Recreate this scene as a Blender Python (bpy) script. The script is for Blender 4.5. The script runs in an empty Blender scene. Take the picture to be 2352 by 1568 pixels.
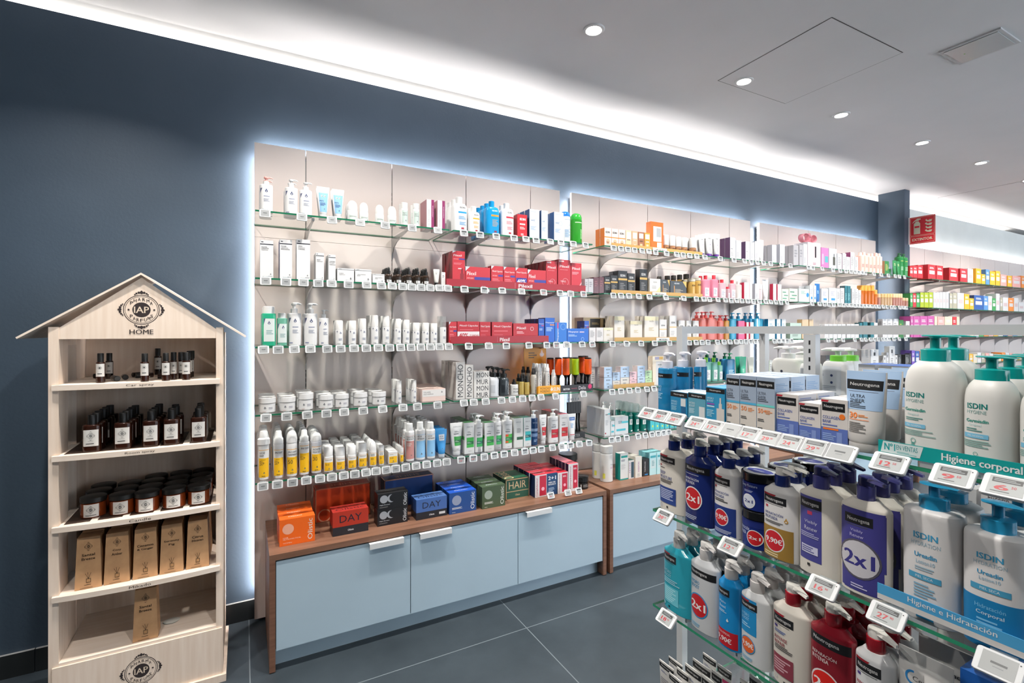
import bpy, math, random
from math import sin, cos, tan, pi, sqrt, radians
random.seed(7)
SC = bpy.context.scene
COL = SC.collection

# ------------------------------------------------------------------ camera
F, CX, HY, CAMZ = 1143.0, 1176.0, 758.0, 1.5      # focal in px, horizon row, eye height
TH = math.atan(616.0 / F)
ST, CT = sin(TH), cos(TH)
cam = bpy.data.cameras.new('camera'); camo = bpy.data.objects.new('camera', cam); COL.objects.link(camo)
cam.sensor_width = 36; cam.lens = F / 2352 * 36; cam.shift_y = -(784 - HY) / 2352
cam.clip_start = 0.02; cam.clip_end = 60
camo.location = (0, 0, CAMZ); camo.rotation_euler = (pi / 2, 0, -TH)
SC.camera = camo
# ------------------------------------------------------------------ exposure, world
SC.view_settings.view_transform = 'Standard'; SC.view_settings.look = 'None'
SC.view_settings.exposure = 0.57; SC.view_settings.gamma = 1; SC.view_settings.use_curve_mapping = False
W = bpy.data.worlds.new('daylight'); SC.world = W; W.use_nodes = True
W.node_tree.nodes['Background'].inputs[0].default_value = (0.84, 0.91, 1.0, 1)
W.node_tree.nodes['Background'].inputs[1].default_value = 3.7
SC.cycles.max_bounces = 6; SC.cycles.diffuse_bounces = 3; SC.cycles.glossy_bounces = 2
SC.cycles.use_adaptive_sampling = True; SC.cycles.adaptive_threshold = 0.06
SC.cycles.transparent_max_bounces = 12; SC.cycles.transmission_bounces = 4
SC.cycles.caustics_reflective = False; SC.cycles.caustics_refractive = False
SC.cycles.sample_clamp_indirect = 4
SC.cycles.use_denoising = True
CEIL, WTOP, WALLY, PANY, YF = 3.0, 2.925, 2.93, 2.865, 2.52

def area(name, loc, rot, sx, sy, power, color, shape='RECTANGLE', spread=pi):
    l = bpy.data.lights.new(name, 'AREA'); l.shape = shape; l.size = sx
    if shape == 'RECTANGLE': l.size_y = sy
    l.energy = power; l.color = color; l.spread = spread
    o = bpy.data.objects.new(name, l); COL.objects.link(o); o.location = loc; o.rotation_euler = rot
    return o
# cove light hidden behind the top of the wall, washing the ceiling
for i in range(7):
    area('cove_light', (-3 + i * 2.0, 3.12, 2.905), (pi, 0, 0), 2.0, 0.05, 5.0, (1.0, 0.93, 0.86))
# an unseen shop front, its opening set for the light, lets daylight in behind the photographer; rows of downlights
DOWN = [(-0.62, 2.0), (0.45, 2.0), (1.538, 1.994), (2.651, 1.976), (3.662, 1.963), (4.775, 1.947), (5.81, 1.93), (6.9, 1.93), (8.0, 1.93),
        (-0.7, 0.7), (0.45, 0.6), (3.1, -0.4), (4.4, -0.4), (5.7, -0.4), (7.0, -0.4), (-0.4, -2.0), (1.6, -2.2), (3.6, -2.0), (5.6, -2.0)]
DPOW = 10

# ------------------------------------------------------------------ pixel helpers (photo 2352x1568)
def g_of(px):                     # X/Y of the vertical plane seen at column px
    u = (px - CX) / F
    return (ST + CT * u) / (CT - ST * u)
def at_y(px, py, Y):
    X = g_of(px) * Y; d = ST * X + CT * Y
    return X, CAMZ + (HY - py) / F * d
def at_x(px, py, X):
    Y = X / g_of(px); d = ST * X + CT * Y
    return Y, CAMZ + (HY - py) / F * d
def at_z(px, py, z):
    d = (z - CAMZ) * F / (HY - py); l = (px - CX) / F * d
    return l * CT + d * ST, d * CT - l * ST
def to_px(X, Y, Z=CAMZ):
    d = ST * X + CT * Y
    return CX + F * (CT * X - ST * Y) / d, HY - F * (Z - CAMZ) / d
VW = dict(A=(570,320,4.126), B=(950,420,5.2267), C=(570,670,4.704), D=(1000,680,5.6), E=(570,930,4.48), F=(1000,920,5.2275),
          G=(20,620,3.5633), H=(100,1030,2.9145), I=(1300,420,5.2267), J=(1700,500,5.2262), K=(1300,690,4.48), L=(2000,440,3.9205),
          M=(1470,740,4.523), N=(1900,740,4.6128), O=(1490,980,4.4804), P=(1850,1000,4.6116), Q=(1490,1200,4.261),
          R=(1850,1250,4.6853), S=(500,1000,2.2189), T=(1200,0,2.0417), U=(1360,1020,4.9), V=(1720,740,5.88), W=(2080,560,5.6))
def vx(v, x): return VW[v][0] + x / VW[v][2]
def vy(v, y): return VW[v][1] + y / VW[v][2]

# ------------------------------------------------------------------ materials
def s2l(c): return c / 12.92 if c <= 0.04045 else ((c + 0.055) / 1.055) ** 2.4
def rgb(h):
    if len(h) == 3: h = ''.join(a * 2 for a in h)
    return tuple(s2l(int(h[i:i+2], 16) / 255) for i in (0, 2, 4)) + (1,)
MC = {}
def bs(name):
    m = bpy.data.materials.new(name); m.use_nodes = True
    return m, m.node_tree.nodes, m.node_tree.links, m.node_tree.nodes['Principled BSDF']
def M(key):
    """'rrggbb' or 'rrggbb:x'  x: g gloss, m metal, p paper, t clear plastic, l tinted liquid, e emission"""
    if key in MC: return MC[key]
    h, _, k = key.partition(':')
    m, N, L, b = bs('mat_' + key.replace(':', '_'))
    c0 = rgb(h)
    if min(c0[:3]) > .6 and k not in ('m', 't', 'l'): c0 = tuple(q * .84 for q in c0[:3]) + (1,)     # white board and plastic never reflect everything
    b.inputs['Base Color'].default_value = c0
    b.inputs['Roughness'].default_value = {'': 0.42, 'g': 0.16, 'm': 0.3, 'p': 0.75, 't': 0.1, 'l': 0.08, 'e': 0.5}[k]
    if k == 'm': b.inputs['Metallic'].default_value = 1
    if k == 'p' or k == '':
        n = N.new('ShaderNodeTexNoise'); n.inputs['Scale'].default_value = 60
        mr = N.new('ShaderNodeMapRange'); r = b.inputs['Roughness'].default_value
        mr.inputs['To Min'].default_value = r - .06; mr.inputs['To Max'].default_value = r + .06
        L.new(n.outputs['Fac'], mr.inputs['Value']); L.new(mr.outputs['Result'], b.inputs['Roughness'])
    if k in 'tl' and k:
        tr = N.new('ShaderNodeBsdfTransparent'); tr.inputs[0].default_value = tuple(0.35 + .65 * c for c in rgb(h)[:3]) + (1,)
        mx = N.new('ShaderNodeMixShader'); mx.inputs[0].default_value = .22 if k == 't' else .62
        out = N['Material Output']
        L.new(tr.outputs[0], mx.inputs[1]); L.new(b.outputs[0], mx.inputs[2]); L.new(mx.outputs[0], out.inputs[0])
    if k == 'e':
        b.inputs['Emission Color'].default_value = rgb(h); b.inputs['Emission Strength'].default_value = 14
    MC[key] = m
    return m
def tex_mat(key, base, c2, scale, stretch=(1, 1, 1), rough=.5, bump=0.0, detail=6, kind='noise', bumpscale=None, lo=.3, hi=.7):
    m, N, L, b = bs('mat_' + key)
    tc = N.new('ShaderNodeTexCoord'); mp = N.new('ShaderNodeMapping'); mp.inputs['Scale'].default_value = stretch
    L.new(tc.outputs['Object'], mp.inputs['Vector'])
    n = N.new('ShaderNodeTexNoise'); n.inputs['Scale'].default_value = scale; n.inputs['Detail'].default_value = detail
    L.new(mp.outputs[0], n.inputs['Vector'])
    cr = N.new('ShaderNodeValToRGB'); cr.color_ramp.elements[0].position = lo; cr.color_ramp.elements[1].position = hi
    cr.color_ramp.elements[0].color = rgb(base); cr.color_ramp.elements[1].color = rgb(c2)
    L.new(n.outputs['Fac'], cr.inputs[0]); L.new(cr.outputs[0], b.inputs['Base Color'])
    b.inputs['Roughness'].default_value = rough
    if bump:
        n2 = N.new('ShaderNodeTexNoise'); n2.inputs['Scale'].default_value = bumpscale or scale * 4
        L.new(tc.outputs['Object'], n2.inputs['Vector'])
        bp = N.new('ShaderNodeBump'); bp.inputs['Strength'].default_value = bump; bp.inputs['Distance'].default_value = .004
        L.new(n2.outputs['Fac'], bp.inputs['Height']); L.new(bp.outputs[0], b.inputs['Normal'])
    MC[key] = m
    return m
tex_mat('paint_blue', '3f4f5f', '445464', 3, rough=.55, bump=.12, bumpscale=70)
tex_mat('paint_white', 'e4e6e6', 'eceeee', 3, rough=.7, bump=.1, bumpscale=80)
tex_mat('paint_pale', 'b2babb', 'bac2c3', 3, rough=.7)
tex_mat('ceiling', 'e0e1e2', 'e6e6e7', 2, rough=.85)
tex_mat('laminate_white', 'e9dcd6', 'ece0da', 2, rough=.3)
tex_mat('laminate_blue', 'aec4d2', 'b2c8d6', 4, rough=.32)
tex_mat('walnut', '664535', '886350', 9, stretch=(.25, 1.0, 6), rough=.42, detail=8, lo=.25, hi=.75)
tex_mat('walnut_x', '70503e', '8e6955', 7, stretch=(.35, 5, 5), rough=.42, detail=8, lo=.25, hi=.75)
tex_mat('pine_card', 'e6d0bc', 'f5e4d4', 10, stretch=(6, 6, .35), rough=.55, detail=7, lo=.25, hi=.75)
tex_mat('pine_card_x', 'e8d5c3', 'f5e7da', 10, stretch=(.5, 6, 6), rough=.55, detail=7, lo=.25, hi=.75)
tex_mat('kraft', 'b88e66', 'c89d72', 25, rough=.7, detail=8)
tex_mat('baseboard_tile', '262a2c', '2f3335', 5, rough=.3)

def glass_mat(key, tint, fac, edge=False):
    m, N, L, b = bs('mat_' + key)
    out = N['Material Output']
    tr = N.new('ShaderNodeBsdfTransparent'); tr.inputs[0].default_value = tint
    gl = N.new('ShaderNodeBsdfGlossy'); gl.inputs['Roughness'].default_value = .03
    fr = N.new('ShaderNodeFresnel'); fr.inputs[0].default_value = 1.5
    ml = N.new('ShaderNodeMath'); ml.operation = 'MULTIPLY'; ml.inputs[1].default_value = fac
    L.new(fr.outputs[0], ml.inputs[0])
    ge = N.new('ShaderNodeNewGeometry'); sb = N.new('ShaderNodeMath'); sb.operation = 'SUBTRACT'; sb.inputs[0].default_value = fac   # only the face the light enters by mirrors
    L.new(ge.outputs['Backfacing'], sb.inputs[1]); L.new(sb.outputs[0], ml.inputs[1])
    mx = N.new('ShaderNodeMixShader'); L.new(ml.outputs[0], mx.inputs[0]); L.new(tr.outputs[0], mx.inputs[1]); L.new(gl.outputs[0], mx.inputs[2])
    L.new(mx.outputs[0], out.inputs[0]); MC[key] = m
glass_mat('glass', (.97, .985, .978, 1), 1.0)
M('1f6b4d:g'); MC['glass_edge'] = MC['1f6b4d:g']
M('2f8a68:g'); MC['glass_edge2'] = MC['2f8a68:g']
m, N, L, b = bs('mat_floor_tile')     # large grey porcelain tiles, pale joints
tc = N.new('ShaderNodeTexCoord'); mp = N.new('ShaderNodeMapping'); L.new(tc.outputs['Object'], mp.inputs[0])
mp.inputs['Location'].default_value = (-0.0234, -2.173, 0)
n1 = N.new('ShaderNodeTexNoise'); n1.inputs['Scale'].default_value = 2.6; n1.inputs['Detail'].default_value = 9; n1.inputs['Roughness'].default_value = .65
L.new(tc.outputs['Object'], n1.inputs[0])
cr = N.new('ShaderNodeValToRGB'); cr.color_ramp.elements[0].position = .32; cr.color_ramp.elements[1].position = .72
cr.color_ramp.elements[0].color = rgb('2a3238'); cr.color_ramp.elements[1].color = rgb('3b444b'); L.new(n1.outputs['Fac'], cr.inputs[0])
br = N.new('ShaderNodeTexBrick'); br.offset = 0; br.inputs['Scale'].default_value = 1; br.inputs['Brick Width'].default_value = 1.2311
br.inputs['Row Height'].default_value = 1.2311; br.inputs['Mortar Size'].default_value = .0024; br.inputs['Mortar Smooth'].default_value = .1
br.inputs['Color1'].default_value = br.inputs['Color2'].default_value = (0, 0, 0, 1); br.inputs['Mortar'].default_value = (1, 1, 1, 1)
L.new(mp.outputs[0], br.inputs[0])
mx = N.new('ShaderNodeMix'); mx.data_type = 'RGBA'; L.new(br.outputs['Color'], mx.inputs[0]); L.new(cr.outputs[0], mx.inputs[6]); mx.inputs[7].default_value = rgb('6d767b')
L.new(mx.outputs[2], b.inputs['Base Color']); b.inputs['Roughness'].default_value = .42
bp = N.new('ShaderNodeBump'); bp.inputs['Strength'].default_value = .06; L.new(n1.outputs['Fac'], bp.inputs['Height']); L.new(bp.outputs[0], b.inputs['Normal'])
MC['floor_tile'] = m

# ------------------------------------------------------------------ mesh builder
TXT = {}
def text_geo(txt, bold):
    k = (txt, bold)
    if k in TXT: return TXT[k]
    cu = bpy.data.curves.new('t', 'FONT'); cu.body = txt; cu.size = 1; cu.resolution_u = 2; 
    cu.space_line = .95
    o = bpy.data.objects.new('t', cu); me = o.to_mesh()
    vs = [(v.co.x, v.co.y) for v in me.vertices]; fs = [tuple(p.vertices) for p in me.polygons]
    if bold:                              # heavier weight: the same glyphs laid over each other a hair apart
        v0, f0 = vs, fs; vs, fs = [], []; lay = []
        for dx, dy in ([(-.012, 0), (.012, 0)] if bold == 1 else [(-.03, -.008), (-.01, .008), (.01, -.008), (.03, .008)]):
            lay.append(len(vs)); n = len(vs); vs = vs + [(a + dx, b_ + dy) for a, b_ in v0]; fs = fs + [tuple(n + q for q in f) for f in f0]
    o.to_mesh_clear(); bpy.data.objects.remove(o); bpy.data.curves.remove(cu)
    if not vs: vs = [(0, 0)]
    x0 = min(v[0] for v in vs); x1 = max(v[0] for v in vs); y0 = min(v[1] for v in vs); y1 = max(v[1] for v in vs)
    TXT[k] = ([(a - (x0 + x1) / 2, b - (y0 + y1) / 2) for a, b in vs], fs, max(x1 - x0, 1e-4), max(y1 - y0, 1e-4))
    return TXT[k]

class MB:
    def __init__(s): s.v = []; s.f = []; s.m = []; s.sm = []; s.mats = []
    def mi(s, k):
        if k not in s.mats: s.mats.append(k)
        return s.mats.index(k)
    def face(s, idx, k, smooth=False): s.f.append(idx); s.m.append(s.mi(k)); s.sm.append(smooth)
    def quad(s, pts, k):
        n = len(s.v); s.v += [tuple(p) for p in pts]; s.face(tuple(range(n, n + len(pts))), k)
    def box(s, x0, x1, y0, y1, z0, z1, k, left=None, right=None, top=None, front=None, back=None, bottom=None):
        n = len(s.v)
        s.v += [(x0,y0,z0),(x1,y0,z0),(x1,y1,z0),(x0,y1,z0),(x0,y0,z1),(x1,y0,z1),(x1,y1,z1),(x0,y1,z1)]
        for idx, kk in (((0,1,5,4), front), ((1,2,6,5), right), ((2,3,7,6), back), ((3,0,4,7), left), ((4,5,6,7), top), ((3,2,1,0), bottom)):
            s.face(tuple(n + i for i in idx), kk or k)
    def loft(s, rings, k, c0=True, c1=True, closed=True, smooth=True, k0=None, k1=None):
        n = len(s.v); R = len(rings[0])
        for r in rings: s.v += [tuple(p) for p in r]
        for i in range(len(rings) - 1):
            for j in range(R if closed else R - 1):
                a = n + i * R + j; b_ = n + i * R + (j + 1) % R
                s.face((a, b_, b_ + R, a + R), k, smooth)
        if c0: s.face(tuple(n + j for j in reversed(range(R))), k0 or k)
        if c1: s.face(tuple(n + (len(rings) - 1) * R + j for j in range(R)), k1 or k)
    def lathe(s, prof, k, cx=0, cy=0, n=16, sx=1, sy=1, c0=True, c1=True):
        s.loft([[(cx + r * sx * cos(2*pi*j/n), cy + r * sy * sin(2*pi*j/n), z) for j in range(n)] for r, z in prof], k, c0, c1)
    def tube(s, pts, r, k, n=8):
        rr = r if isinstance(r, (list, tuple)) else [r] * len(pts)
        rings = []
        for i, p in enumerate(pts):
            a = pts[max(i-1, 0)]; b_ = pts[min(i+1, len(pts)-1)]
            d = [b_[q] - a[q] for q in range(3)]; L_ = sqrt(sum(q*q for q in d)) or 1; d = [q / L_ for q in d]
            up = (0, 0, 1) if abs(d[2]) < .9 else (1, 0, 0)
            e = (d[1]*up[2]-d[2]*up[1], d[2]*up[0]-d[0]*up[2], d[0]*up[1]-d[1]*up[0]); le = sqrt(sum(q*q for q in e)); e = [q/le for q in e]
            g = (d[1]*e[2]-d[2]*e[1], d[2]*e[0]-d[0]*e[2], d[0]*e[1]-d[1]*e[0])
            rings.append([tuple(p[q] + rr[i] * (cos(2*pi*j/n)*e[q] + sin(2*pi*j/n)*g[q]) for q in range(3)) for j in range(n)])
        s.loft(rings, k)
    def prism(s, poly, y0, y1, k, ks=None):      # polygon in xz, extruded along y
        n = len(s.v); N_ = len(poly)
        s.v += [(x, y0, z) for x, z in poly] + [(x, y1, z) for x, z in poly]
        s.face(tuple(range(n, n+N_)), k); s.face(tuple(n+N_+i for i in reversed(range(N_))), k)
        for i in range(N_): j = (i+1) % N_; s.face((n+i, n+N_+i, n+N_+j, n+j), ks or k)
    def mesh(s, name):
        me = bpy.data.meshes.new(name); me.from_pydata(s.v, [], s.f)
        for k in s.mats: me.materials.append(MC[k] if k in MC else M(k))
        me.polygons.foreach_set('material_index', s.m); me.polygons.foreach_set('use_smooth', s.sm)
        me.update()
        if any(s.sm): me.set_sharp_from_angle(angle=radians(38))
        return me
    def build(s, name, parent=None, loc=None):
        o = bpy.data.objects.new(name, s.mesh(name)); COL.objects.link(o)
        if parent: o.parent = parent
        if loc: o.location = loc
        return o

THINGS = []
def tag(o, label=None, cat=None, group=None, kind=None):
    if label: o['label'] = label
    if cat: o['category'] = cat; THINGS.append(o)
    if group: o['group'] = group
    if kind: o['kind'] = kind
    return o
def empty(name, loc=(0,0,0), rz=0):
    o = bpy.data.objects.new(name, None); o.empty_display_size = .05; COL.objects.link(o); o.location = loc; o.rotation_euler = (0, 0, rz)
    return o
def struct(mb, name):
    o = mb.build(name); o['kind'] = 'structure'; return o

# ------------------------------------------------------------------ printing: ops on a surface, fractions of width W and height H
def grid(mb, x0, z0, x1, z1, mf, off, k, xs=None, zs=None):
    xs = xs or [x0, x1]; zs = zs or [z0, z1]; nx = len(xs) - 1; n = len(mb.v)
    for z in zs:
        for x in xs: mb.v.append(mf(x, z, off))
    for j in range(len(zs) - 1):
        for i in range(nx):
            a = n + j*(nx+1) + i; mb.face((a, a+1, a+nx+2, a+nx+1), k, True)
def breaks(a, b, step):                # cut at shared positions so that stacked prints follow the same facets
    lo, hi = min(a, b), max(a, b); k = math.ceil(lo / step + .02); out = [lo]
    while k * step < hi - step * .02: out.append(k * step); k += 1
    return out + [hi]
def soft(mb, pts, fs, mf, c, lim):
    """lay flat faces on a bent surface, splitting those too wide to follow it"""
    pts = list(pts); out = []; stack = []; mid = {}
    for f in fs:
        for k in range(1, len(f) - 1): stack.append((f[0], f[k], f[k+1]))
    def m_(a, b):
        k = (min(a, b), max(a, b))
        if k not in mid: mid[k] = len(pts); pts.append(tuple((pts[a][q] + pts[b][q]) / 2 for q in range(3)))
        return mid[k]
    while stack:
        a, b, c_ = stack.pop()
        xs = [abs(pts[a][0]-pts[b][0]), abs(pts[b][0]-pts[c_][0]), abs(pts[c_][0]-pts[a][0])]
        w = max(xs)
        if w > lim:
            if w == xs[0]: q = m_(a, b); stack += [(a, q, c_), (q, b, c_)]
            elif w == xs[1]: q = m_(b, c_); stack += [(a, b, q), (a, q, c_)]
            else: q = m_(c_, a); stack += [(a, b, q), (q, b, c_)]
        else: out.append((a, b, c_))
    n = len(mb.v); mb.v += [mf(*p) for p in pts]
    for f in out: mb.face(tuple(n + q for q in f), c, True)
def ops(mb, L_, Wd, H, mf, curved=False, base=.0003):
    for i, op in enumerate(L_):
        off = base + (.00009 if curved else .00005) * min(i, 14) + .000012 * max(0, i - 14); t = op[0]
        if t == 'R':
            _, x0, z0, x1, z1, c = op
            xs = breaks((x0-.5)*Wd, (x1-.5)*Wd, Wd/40) if curved else None; zs = breaks(z0*H, z1*H, H/12) if curved else None
            grid(mb, (x0-.5)*Wd, z0*H, (x1-.5)*Wd, z1*H, mf, off, c, xs, zs)
        elif t == 'T':
            _, x, z, h, txt, c = op[:6]; o = op[6] if len(op) > 6 else {}
            vs, fs, tw, th = text_geo(txt, o.get('b', 0)); rot = o.get('rot', 0); nl_ = len(vs) // {0: 1, 1: 2, 2: 4}[o.get('b', 0)]
            hh = h * (Wd if abs(rot) == 90 else H); sy = hh / th
            sx = sy
            if 'w' in o: sx = (o['w'] * (H if abs(rot) == 90 else Wd)) / tw
            half = tw * sx / 2
            n = len(mb.v); pts3 = []
            for vi, (a, b_) in enumerate(vs):
                X_ = a * sx; Z_ = b_ * sy
                if o.get('al') == 'L': X_ += half
                if rot == 90: X_, Z_ = -Z_, X_
                elif rot == -90: X_, Z_ = Z_, -X_
                elif rot == 180: X_, Z_ = -X_, -Z_
                pts3.append(((x-.5)*Wd + X_, z*H + Z_, off + .000008 * (vi // max(nl_, 1))))
            soft(mb, pts3, fs, mf, c, Wd * .045 if curved else 9)
        elif t == 'C':                                 # disc: x, z, r (fraction of width), colour
            _, x, z, r, c = op[:5]; R_ = r * Wd; nn = 24; n = len(mb.v); ax = op[5] if len(op) > 5 else 1
            mb.v.append(mf((x-.5)*Wd, z*H, off))
            RR = [k / 9 for k in range(1, 10)] if curved else [1]
            for q in RR:
                for j in range(nn): mb.v.append(mf((x-.5)*Wd + R_*q*cos(2*pi*j/nn), z*H + R_*ax*q*sin(2*pi*j/nn), off))
            for j in range(nn):
                a = n+1+j; b_ = n+1+(j+1) % nn
                mb.face((n, a, b_), c, True)
                for q in range(len(RR) - 1): mb.face((a+nn*q, a+nn*(q+1), b_+nn*(q+1), b_+nn*q), c, True)
        elif t == 'O':                                 # ring: x,z,r,thickness,colour
            _, x, z, r, th_, c = op; nn = 32; n = len(mb.v)
            for j in range(nn):
                for q in (r, r - th_): mb.v.append(mf((x-.5)*Wd + q*Wd*cos(2*pi*j/nn), z*H + q*Wd*sin(2*pi*j/nn), off))
            for j in range(nn): a = n+2*j; b_ = n+2*((j+1) % nn); mb.face((a, b_, b_+1, a+1), c, True)
        elif t == 'P':
            _, pts, c = op; n = len(mb.v)
            if curved: soft(mb, [((x-.5)*Wd, z*H, off) for x, z in pts], [tuple(range(len(pts)))], mf, c, Wd * .045)
            else:
                for x, z in pts: mb.v.append(mf((x-.5)*Wd, z*H, off))
                mb.face(tuple(range(n, n+len(pts))), c, True)
        elif t == 'L':                                 # fine print: x0,x1,z top,z bottom,n lines,colour
            _, x0, x1, za, zb, nl, c = op; rnd = random.Random(nl * 7 + int(za * 100))
            for j in range(nl):
                z = za + (zb-za) * (j+.5) / nl; hh = abs(za-zb) / nl * .26; e = x1 - (x1-x0) * rnd.random() * .4
                grid(mb, (x0-.5)*Wd, (z-hh)*H, (e-.5)*Wd, (z+hh)*H, mf, off, c, breaks((x0-.5)*Wd, (e-.5)*Wd, Wd/40) if curved else None)
        elif t == 'D':                                 # drop emblem
            _, x, z, r, c = op; n = len(mb.v); pts = []
            for j in range(14):
                a = -pi/2 + 2*pi*j/14; k_ = 1 + (.9 * max(0, sin(a)) ** 6); pts.append((r*Wd*cos(a)*(1 if sin(a) < .5 else .62), r*Wd*sin(a)*k_))
            mb.v += [mf((x-.5)*Wd + a, z*H + b_, off) for a, b_ in pts]
            mb.face(tuple(range(n, n+14)), c, True)
            n = len(mb.v); mb.v += [mf((x-.5)*Wd + .42*r*Wd*cos(q*pi/4), z*H - .2*r*Wd + .42*r*Wd*sin(q*pi/4), off+.00003) for q in range(8)]
            mb.face(tuple(range(n, n+8)), 'f2f2f2')
def T(x, z, h, txt, c, w=None, al=None, rot=0, b=0):
    o = dict(b=b, rot=rot)
    if w: o['w'] = w
    if al: o['al'] = al
    return ('T', x, z, h, txt, c, o)
# ------------------------------------------------------------------ product builders; each returns [(part name, mesh, [sub-parts])]
def ring(a, b, n, z, N_=28, cx=0, cy=0):
    out = []
    for j in range(N_):
        t = 2*pi*j/N_; c, s_ = cos(t), sin(t)
        out.append((cx + a * math.copysign(abs(c) ** (2/n), c), cy + b * math.copysign(abs(s_) ** (2/n), s_), z))
    return out
def interp(tab, z):
    if z <= tab[0][0]: return tab[0][1:]
    for p, q in zip(tab, tab[1:]):
        if z <= q[0]:
            t = (z - p[0]) / max(q[0] - p[0], 1e-6); return tuple(p[i] + (q[i]-p[i]) * t for i in range(1, len(p)))
    return tab[-1][1:]
def surf(tab, n, cy=0):
    def f(x, z, off):
        a, b = interp(tab, z)[:2]; t = min(abs(x) / a, .985)
        return (max(-a*.985, min(a*.985, x)), cy - b * (1 - t ** n) ** (1/n) - off, z)
    return f
SHOULD = {'sq': [(.93, 1), (.965, .97), (.985, .86), (1, .5)], 'rd': [(.78, 1), (.86, .95), (.92, .82), (.965, .6), (1, .32)],
          'fl': [(.95, 1), (.975, .985), (.985, .96), (.992, .9), (1, .86)], 'co': [(.72, 1), (.8, .93), (.9, .68), (1, .3)],
          'dm': [(.85, 1), (.93, .9), (.97, .75), (1, .5)]}
def cap_mesh(kind, z0, h, rn, c, c2=None, wd=0, dp=0, nz=1):
    mb = MB(); c2 = c2 or c; sub = []
    if kind == 'pump':                       # collar, stem, flat head with a spout to the side
        ch = h * .46
        mb.lathe([(rn*1.15, z0), (rn*1.15, z0+ch*.93), (rn*1.02, z0+ch)], c, n=18)
        hd = MB(); hd.lathe([(rn*.42, z0+ch), (rn*.42, z0+h*.8)], c2, n=10); 
        hd.lathe([(rn*.8, z0+h*.78), (rn*.92, z0+h*.84), (rn*.85, z0+h*.97), (rn*.5, z0+h)], c2, n=14)
        hd.tube([(0, 0, z0+h*.92), (nz*rn*1.7, -rn*.2, z0+h*.93), (nz*rn*2.5, -rn*.3, z0+h*.84)], [rn*.36, rn*.27, rn*.16], c2, 8)
        sub = [('pump_head', hd.mesh('pump_head'), [])]
    elif kind == 'npump':                    # tall collar, fat cap and long tapering lever
        ch = h * .6
        mb.lathe([(rn*1.02, z0), (rn*1.08, z0+.002), (rn*1.08, z0+ch-.001), (rn*1.0, z0+ch)], c, n=22)
        hd = MB(); hd.lathe([(rn*.93, z0+ch), (rn*.93, z0+h*.9), (rn*.84, z0+h*.98), (rn*.3, z0+h)], c2, n=20)
        rr = []
        for t in (0, .35, .7, 1):
            y = -rn*2.5*t*.5; x = nz*rn*(.2+2.7*t); w_ = rn*(.75-.42*t); zc = z0+h*(.9-.08*t); hh = h*(.085-.035*t)
            rr.append([(x + .0, y - w_, zc-hh), (x, y + w_, zc-hh), (x, y + w_*.8, zc+hh), (x, y - w_*.8, zc+hh)])
        hd.loft(rr, c2)
        sub = [('pump_head', hd.mesh('pump_head'), [])]
    elif kind == 'ipump':                    # broad disc shaped lever on a thin stem
        ch = h * .45
        mb.lathe([(rn*1.1, z0), (rn*1.1, z0+ch*.95), (rn*.95, z0+ch), (rn*.6, z0+ch*1.08)], c, n=24)
        hd = MB(); hd.lathe([(rn*.4, z0+ch), (rn*.4, z0+h*.86), (rn*.6, z0+h*.93)], c2, n=14)
        rr = []
        for t in (-1, -.8, -.3, .3, .8, 1.3, 1.7):
            w_ = rn*(.2 + .75 * sqrt(max(0, 1 - min(1, abs(t)) ** 2))) if t <= .8 else rn*(.45-.16*(t-.8)); x = nz*rn*t*1.05
            zc = z0+h*(.955 - .02*max(0, t)); hh = h*.035 if abs(t) < .9 else h*.02
            rr.append([(x, w_*cos(a), zc+hh*1.3*sin(a)) for a in [2*pi*j/12 for j in range(12)]])
        hd.loft(rr, c2)
        sub = [('pump_head', hd.mesh('pump_head'), [])]
    elif kind == 'screw':
        mb.lathe([(rn*1.1, z0), (rn*1.1, z0+h*.95), (rn*1.0, z0+h)], c, n=18)
    elif kind == 'taper':
        mb.lathe([(rn*1.15, z0), (rn*1.0, z0+h*.95), (rn*.85, z0+h)], c, n=18)
    elif kind == 'over':                     # full width over-cap
        mb.loft([ring(wd/2*.97, dp/2*.97, 2.2, z0, 20), ring(wd/2*.97, dp/2*.97, 2.2, z0+h*.93, 20), ring(wd/2*.88, dp/2*.88, 2.2, z0+h, 20)], c)
    elif kind == 'dome':
        mb.loft([ring(wd/2*k, dp/2*k, 2.1, z0+h*q, 20) for q, k in ((0, .96), (.35, .95), (.65, .85), (.85, .64), (.96, .36), (1, .1))], c)
    elif kind == 'spray':                    # shouldered aerosol or trigger cap
        mb.lathe([(rn*1.35, z0), (rn*1.3, z0+h*.4), (rn*.95, z0+h*.52), (rn*.85, z0+h*.93), (rn*.7, z0+h)], c, n=16)
    elif kind == 'drop':
        mb.lathe([(rn*1.15, z0), (rn*1.15, z0+h*.45), (rn*.9, z0+h*.48)], c, n=14)
        hd = MB(); hd.lathe([(rn*.72, z0+h*.48), (rn*.8, z0+h*.7), (rn*.6, z0+h*.93), (rn*.3, z0+h)], c2, n=12); sub = [('rubber_bulb', hd.mesh('rubber_bulb'), [])]
    return mb.mesh('cap'), sub
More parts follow.
